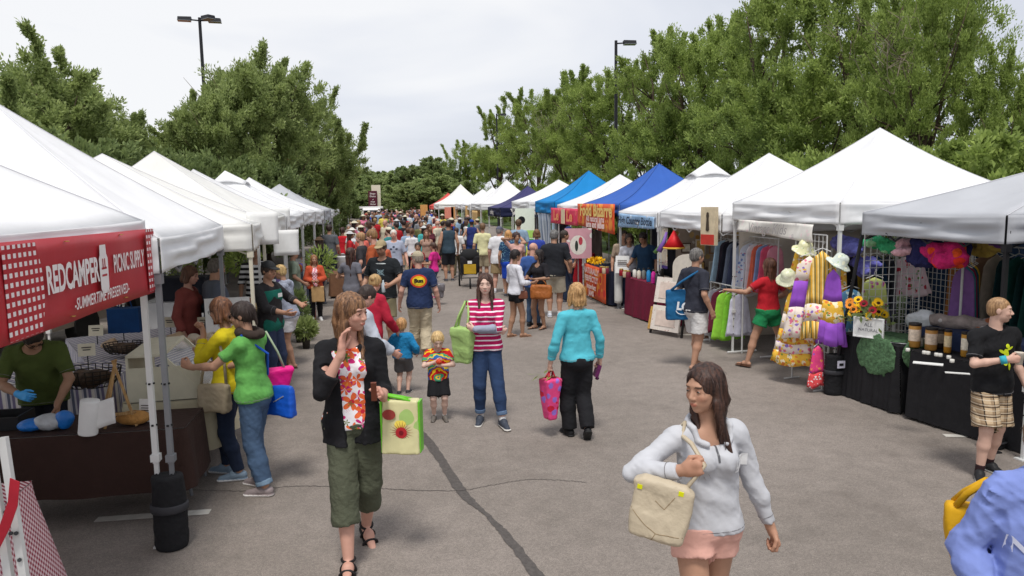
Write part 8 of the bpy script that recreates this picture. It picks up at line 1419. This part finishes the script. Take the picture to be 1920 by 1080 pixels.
J=PF('bald man in blue shirt and jeans behind the two dark haired women',(1000,612),455,40,lod=1,b=1.05,hair=('bald',(160,120,100)),skin='ruddy',pose=dict(head=(16,12,0)),top=dict(mat=C_((58,92,160),'shirt_blue'),sl=.42,hem=-.04,off=.02),bot=dict(mat=JEAN,len=1.,off=.012),shoes=SN((34,34,38),sole=(60,60,60)))
J=PF('grey haired man in black polo and khaki shorts facing the red table',(1040,595),431,16,lod=0,b=1.16,hair=('short',(96,94,92),1,(134,132,130)),skin='tan',pose=dict(head=(4,8,0),ra=(.08,.12,-.24),la=(.06,.1,-.24)),top=dict(mat=C_((36,38,44),'polo_black'),sl=.44,hem=-.04,off=.024,neck=.03),bot=dict(mat=C_((178,168,148),'shorts_khaki3'),len=.44,off=.022,flare=.018),shoes=SN((200,204,214),sock=(214,214,214)))
J=PH('brown haired woman in royal blue shirt with her back turned',1006,431,1.66,4,lod=1,fem=True,b=1.1,hair=('bob',(110,80,54),.6),skin='tan',top=dict(mat=C_((50,72,170),'tee_royal2'),sl=.36,hem=-.0,off=.018),bot=dict(mat=C_((32,32,40),'pants_blk'),len=1.),shoes=SN())
J=PH('man in blue cap and pale blue shirt inside the red table stall',1068,426,1.74,250,lod=1,b=1.06,hair=('short',(80,60,50)),skin='tan',hat=('cap',(30,50,100)),pose=dict(head=(0,14,0),ra=(.0,.18,-.18)),top=dict(mat=C_((150,180,214),'shirt_pale'),sl=.42,hem=-.04,off=.02),bot=dict(mat=DJ,len=1.),shoes=SN())
J=PH('person in dark shirt beside the pale blue shirt vendor',1058,433,1.70,90,lod=1,hair=('short',(50,40,34)),skin='olive',top=dict(mat=C_((40,42,60),'tee_dark4'),sl=.42,hem=-.04),bot=dict(mat=DJ,len=1.),shoes=SN())
J=person('vendor in white top inside the bottle stall',200,1.66,(*DY(1180,450,15.6)[:2],0),lod=1,fem=True,hair=('bob',(60,44,36)),skin='olive',top=dict(mat=C_((206,206,214),'top_w2'),sl=.4,hem=-.03),bot=dict(mat=DJ,len=1.),shoes=SN(),pose=dict(head=(0,14,0)))
J=person('man in dark teal shirt leaning over the bottle table',225,1.72,(*DY(1212,450,15.2)[:2],0),lod=1,b=1.1,hair=('short',(40,30,28)),skin='olive',top=dict(mat=C_((30,62,92),'shirt_teal5'),sl=.44,hem=-.04),bot=dict(mat=DJ,len=1.),shoes=SN(),pose=dict(lean=10,head=(0,20,0),ra=(.02,.2,-.2)))
J=person('tan shirt vendor near the white tube weight',190,1.70,(*DY(1170,450,16.0)[:2],0),lod=1,hair=('short',(50,40,30)),skin='tan',top=dict(mat=C_((170,150,130),'shirt_tan5'),sl=.44,hem=-.04),bot=dict(mat=DJ,len=1.),shoes=SN())
J=PH('grey haired man in slate grey shirt inside the bread stall',400,487,1.76,60,lod=1,b=1.15,hair=('short',(96,90,84)),skin='tan',top=dict(mat=C_((92,98,112),'shirt_slate'),sl=.6,hem=-.04,off=.024),bot=dict(mat=DJ,len=1.),shoes=SN(),pose=dict(head=(-10,14,0)))
J=PH('vendor in dusty brick red top inside the bread stall',350,500,1.68,100,lod=1,b=1.1,fem=True,hair=('bob',(90,60,46),.7),skin='ruddy',top=dict(mat=C_((138,66,60),'top_brick'),sl=.9,hem=-.1,off=.022),bot=dict(mat=C_((110,56,52),'pants_brick'),len=1.),shoes=SN(),pose=dict(head=(0,16,0)))
J=PH('person in black and white striped shirt behind the teal apron vendor',478,462,1.72,170,lod=1,hair=('short',(50,38,30)),skin='olive',top=dict(mat=M('bw_stripe',(30,30,34),kind='hstripe',prm=((220,220,220),.09,.5)),sl=.6,hem=-.04,off=.02),bot=dict(mat=DJ,len=1.),shoes=SN())
J=PF('man in sage green shirt and grey cap by the plants',(556,606),467,70,lod=1,b=1.08,hair=('short',(110,90,70)),skin='tan',hat=('cap',(120,112,100)),top=dict(mat=C_((142,156,136),'tee_sage'),sl=.42,hem=-.05,off=.022),bot=dict(mat=DJ,len=1.,off=.012),shoes=SN((90,80,76)),pose=dict(ra=(.06,.1,-.24)))
J=PH('dark haired woman in black carrying a palm plant',598,446,1.62,-60,lod=1,fem=True,hair=('long',(56,38,32),.7),skin='olive',hat=('sunhat',(86,66,48),.6),top=dict(mat=C_((38,38,48),'top_b7'),sl=.5,hem=-.04),bot=dict(mat=C_((40,40,60),'pants_n7'),len=1.),shoes=SN(),pose=dict(la=(0,.2,-.12)))
J=PH('man in grey shirt with his back turned near the left tents',617,422,1.78,10,lod=1,hair=('short',(46,34,30)),skin='tan',top=dict(mat=C_((96,100,106),'tee_g8'),sl=.42,hem=-.05),bot=dict(mat=C_((40,44,60),'p_n8'),len=.5,flare=.014),shoes=SN())
J=PH('woman in bright red sleeveless top near the left tents',642,427,1.64,12,lod=1,fem=True,hair=('pony',(60,40,32)),skin='tan',top=dict(mat=C_((214,30,44),'tank_red'),sl=0,hem=-.03),bot=dict(mat=C_((214,214,216),'p_w8'),len=.42,flare=.012),shoes=SN())
J=PH('woman in wide white sun hat and white top',660,428,1.62,150,lod=1,fem=True,hair=('long',(150,110,70),.6),skin='tan',hat=('sunhat',(224,222,212),.74),top=dict(mat=C_((222,222,226),'top_w8'),sl=.3,hem=-.03),bot=dict(mat=DJ,len=1.),shoes=SN())
J=PF('dark haired girl in black dress beside the white shirt man',(834,508),428,10,lod=1,fem=True,hair=('bun',(44,32,28)),skin='tan',top=dict(mat=C_((34,34,38),'dress_b9'),sl=0,hem=-.14,flare=.02),bot=dict(mat=C_((34,34,38),'dress_b9'),len=.15),shoes=SN((60,50,46)))
J=PH('man in dark teal tank top beside the black dress girl',840,414,1.84,-10,lod=1,b=1.1,hair=('short',(40,30,26)),skin='tan',top=dict(mat=C_((54,74,88),'tank_t9'),sl=0,hem=-.05),bot=dict(mat=C_((36,38,44),'p_b9'),len=.48,flare=.015),shoes=SN())
J=PH('girl with long brown hair in tan top facing the camera',799,432,1.58,176,lod=1,fem=True,hair=('longfront',(96,62,42),1.),skin='tan',top=dict(mat=C_((170,136,120),'top_t9'),sl=0,hem=-.03),bot=dict(mat=JEAN,len=.2),shoes=SN())
J=PH('boy in red shirt with dark hair in the crowd',783,452,1.35,185,lod=1,child=True,hair=('short',(44,32,28)),skin='olive',top=dict(mat=C_((150,40,40),'tee_r9'),sl=.4,hem=-.04),bot=dict(mat=DJ,len=.5),shoes=SN())
J=PH('brown haired woman in white shirt turned away in the crowd',772,429,1.62,30,lod=1,fem=True,hair=('pony',(96,66,46)),skin='tan',top=dict(mat=C_((226,224,226),'tee_w9'),sl=.36,hem=-.03),bot=dict(mat=DJ,len=1.),shoes=SN())
J=person('man in pale yellow shirt next to the white polo man',8,1.76,(*DY(905,440,21.5)[:2],0),lod=1,hair=('short',(110,84,60)),skin='tan',top=dict(mat=C_((226,222,170),'tee_y9'),sl=.42,hem=-.05),bot=dict(mat=TAN,len=.48,flare=.016),shoes=SN())
J=PH('curly haired person with raised arm behind the blonde woman',968,437,1.64,170,lod=1,fem=True,hair=('curly',(56,36,34)),skin='olive',top=dict(mat=C_((206,160,150),'top_p9'),sl=.3,hem=-.03),bot=dict(mat=DJ,len=1.),shoes=SN(),pose=dict(ra=(.05,.1,.12)))
J=PH('man in light blue shirt before the navy valance',972,412,1.86,10,lod=1,b=1.1,hair=('short',(90,70,50)),skin='tan',top=dict(mat=C_((140,166,190),'shirt_lb9'),sl=.5,hem=-.04),bot=dict(mat=DJ,len=1.),shoes=SN())
def stroller():
 g=G(884,540);t=thing('stroller','black three wheel stroller with a yellow front pouch','stroller',(g[0],g[1]+.3,0),R(-6));k=DARK;s=SDF((-.4,-.6,0),(.4,.6,1.2),.02);rbox(s,(0,0,.62),(.25,.22,.26),.06,-.1);s.ripple(folds(1,.01,2));s.build('seat',cloth((34,32,36),'stroller_cloth'),t)
 s=SDF((-.4,-.6,.7),(.4,.6,1.3),.02);s.ell((0,.05,.86),(.27,.30,.22),0);s.plane((0,0,.86),(0,.3,-1));s.build('hood',cloth((30,30,32),'stroller_hood'),t);m=MB();m.box((-.17,-.30,.40),(.17,-.235,.66));m.build('pouch',cloth((200,160,40),'pouch_yellow'),t);m=MB();m.box((-.06,-.306,.68),(.06,-.30,.76));m.build('badge',M('paper',(226,226,224)),t)
 fr=MB();[fr.tube([(x,.42,1.02),(x,.1,.6),(x*.9,-.32,.22)],.014,5) for x in (-.26,.26)];fr.tube([(-.26,.42,1.02),(.26,.42,1.02)],.016,6);fr.tube([(-.3,.3,.22),(.3,.3,.22)],.014,5);[fr.tube([(x,.1,.6),(x,.3,.22)],.014,5) for x in (-.26,.26)];fr.build('frame',LEG_B,t)
 for x,y,r_ in ((-.31,.30,.20),(.31,.30,.20),(0,-.42,.14)):m=MB();m.tube([(x-.022,y,r_),(x+.022,y,r_)],r_,18);wl_=m.build('wheel',M('tyre',(28,28,28)),t);m=MB();m.tube([(x-.026,y,r_),(x+.026,y,r_)],r_*.6,12);m.build('rim',LEG_G,wl_)
stroller()
# ------------------------ far crowd: a few figures built once, copied with their parts
def variant(i,**k):return person('crowd figure source',0,1.7,(0,-60-i,0),lod=2,**k)
B0=C_((128,128,128),'crowd_base')
VS=[]
for i,k in enumerate([dict(hair=('short',(60,44,34)),bot=dict(mat=B0,len=1.)),dict(hair=('short',(60,44,34)),bot=dict(mat=B0,len=.46,flare=.015),pose=dict(rf=(.05,.09,0),lf=(.05,-.09,.01))),dict(fem=True,hair=('long',(60,44,34)),bot=dict(mat=B0,len=1.)),dict(fem=True,hair=('pony',(60,44,34)),bot=dict(mat=B0,len=.22)),dict(hair=('short',(60,44,34)),hat=('cap',(90,90,90)),bot=dict(mat=B0,len=.46,flare=.015),b=1.15),dict(fem=True,hair=('bob',(60,44,34)),bot=dict(mat=B0,len=.9),pose=dict(la=(.0,.18,-.15),le=(1,-.5,-.5))),dict(fem=True,hair=('long',(60,44,34)),hat=('sunhat',(200,190,160),.72),bot=dict(mat=B0,len=1.)),dict(hair=('bald',(60,44,34)),bot=dict(mat=B0,len=1.),b=1.12)]):
 k.setdefault('pose',{});VS.append((variant(i,top=dict(mat=B0,sl=.0 if i==3 else.4,hem=-.04,off=.018),shoes=SN(),skin=['fair','tan','olive','ruddy'][i%4],**k)['root'],k))
HAIRW=[('dark haired',(40,30,28)),('brown haired',(74,52,40)),('blond',(150,118,78)),('grey haired',(128,124,120)),('chestnut haired',(84,50,36))]
COLW=[('white',(228,228,228)),('black',(34,34,38)),('red',(196,36,44)),('royal blue',(36,74,180)),('pale blue',(150,178,206)),('grey',(130,132,138)),('green',(60,140,84)),('teal',(50,130,130)),('yellow',(226,206,90)),('pink',(222,120,150)),('maroon',(96,34,48)),('navy',(38,46,86)),('orange',(214,110,60)),('cream',(214,204,178)),('purple',(116,72,140)),('olive',(104,104,64)),('turquoise',(70,180,180)),('coral',(226,110,96))]
CPW=np.array([16,12,6,7,9,9,4,5,3,3,4,10,1.5,6,3,4,2.5,2]);CPW=CPW/CPW.sum()
BOTW=[((44,56,84)),((34,34,38)),((178,166,138)),((96,96,100)),((200,198,196))]
rg=np.random.default_rng(42);spots=[];used=set()
def free(x,y,r_):return all((x-a)**2+((y-b_)*.8)**2>r_*r_ for a,b_ in spots)
for o in [q for q in COL.objects if q.get('category')=='person' and q.location[1]>-30]:spots.append((o.location[0],o.location[1]))
cand=[]
while len(cand)<150:
 y=21+48*rg.uniform()**1.1;xl,xr=-1.5-.01*(y-17),4.3-.035*(y-17)
 if y<30:xr=min(xr,.95+(y-17)*.13);
 x=rg.uniform(xl,xr)
 if free(x,y,.50 if y<40 else.42):cand.append((x,y));spots.append((x,y))
for n,(x,y) in enumerate(cand):
 vi=int(rg.integers(len(VS)));src,kk=VS[vi]
 while True:
  hw,hc=HAIRW[int(rg.choice(5,p=[.34,.3,.12,.1,.14]))];cw,cc=COLW[int(rg.choice(len(COLW),p=CPW))];key=(vi,hw,cw)
  if key not in used:used.add(key); break
  vi=int(rg.integers(len(VS)));src,kk=VS[vi]
 c=src if n<len(VS) and False else copy_tree(src);c.location=(x,y,0);hd=rg.choice([0,180])+rg.normal()*45;c.rotation_euler=(0,0,R(hd));sc=rg.uniform(.92,1.06)*(.97 if kk.get('fem') else 1.02);c.scale=(sc,)*3
 kind=['man in long trousers','man in shorts, walking','long haired woman in trousers','woman in sleeveless top and shorts','stout man in a cap','woman with a bob holding something up','woman in a wide sun hat','bald man in trousers'][vi]
 hx='' if vi in (7,) else hw+' '
 c['label']=('%s%s, %s shirt, in the far crowd'%(hx,kind,cw)) if vi!=7 else '%s, %s shirt, %s of the far crowd'%(kind,cw,['left part','right part','middle','front','back'][[h[0] for h in HAIRW].index(hw)])
 c['group']='people in the far crowd';bc=BOTW[int(rg.integers(5))];hatc=[(214,206,180),(60,60,70),(160,60,60),(200,200,200)][int(rg.integers(4))]
 for ch in c.children:
  nm=ch.name.split('.')[0];mt={'shirt':C_(cc,'cw_shirt'),'trousers':C_(bc,'cw_bot'),'shorts':C_(bc,'cw_bot'),'hair':hairmat(hc),'hat':C_(hatc,'cw_hat')}.get(nm)
  if mt:ch.material_slots[0].link='OBJECT';ch.material_slots[0].material=mt
for src,kk in VS:
 for q in list(src.children):bpy.data.objects.remove(q)
 bpy.data.objects.remove(src)
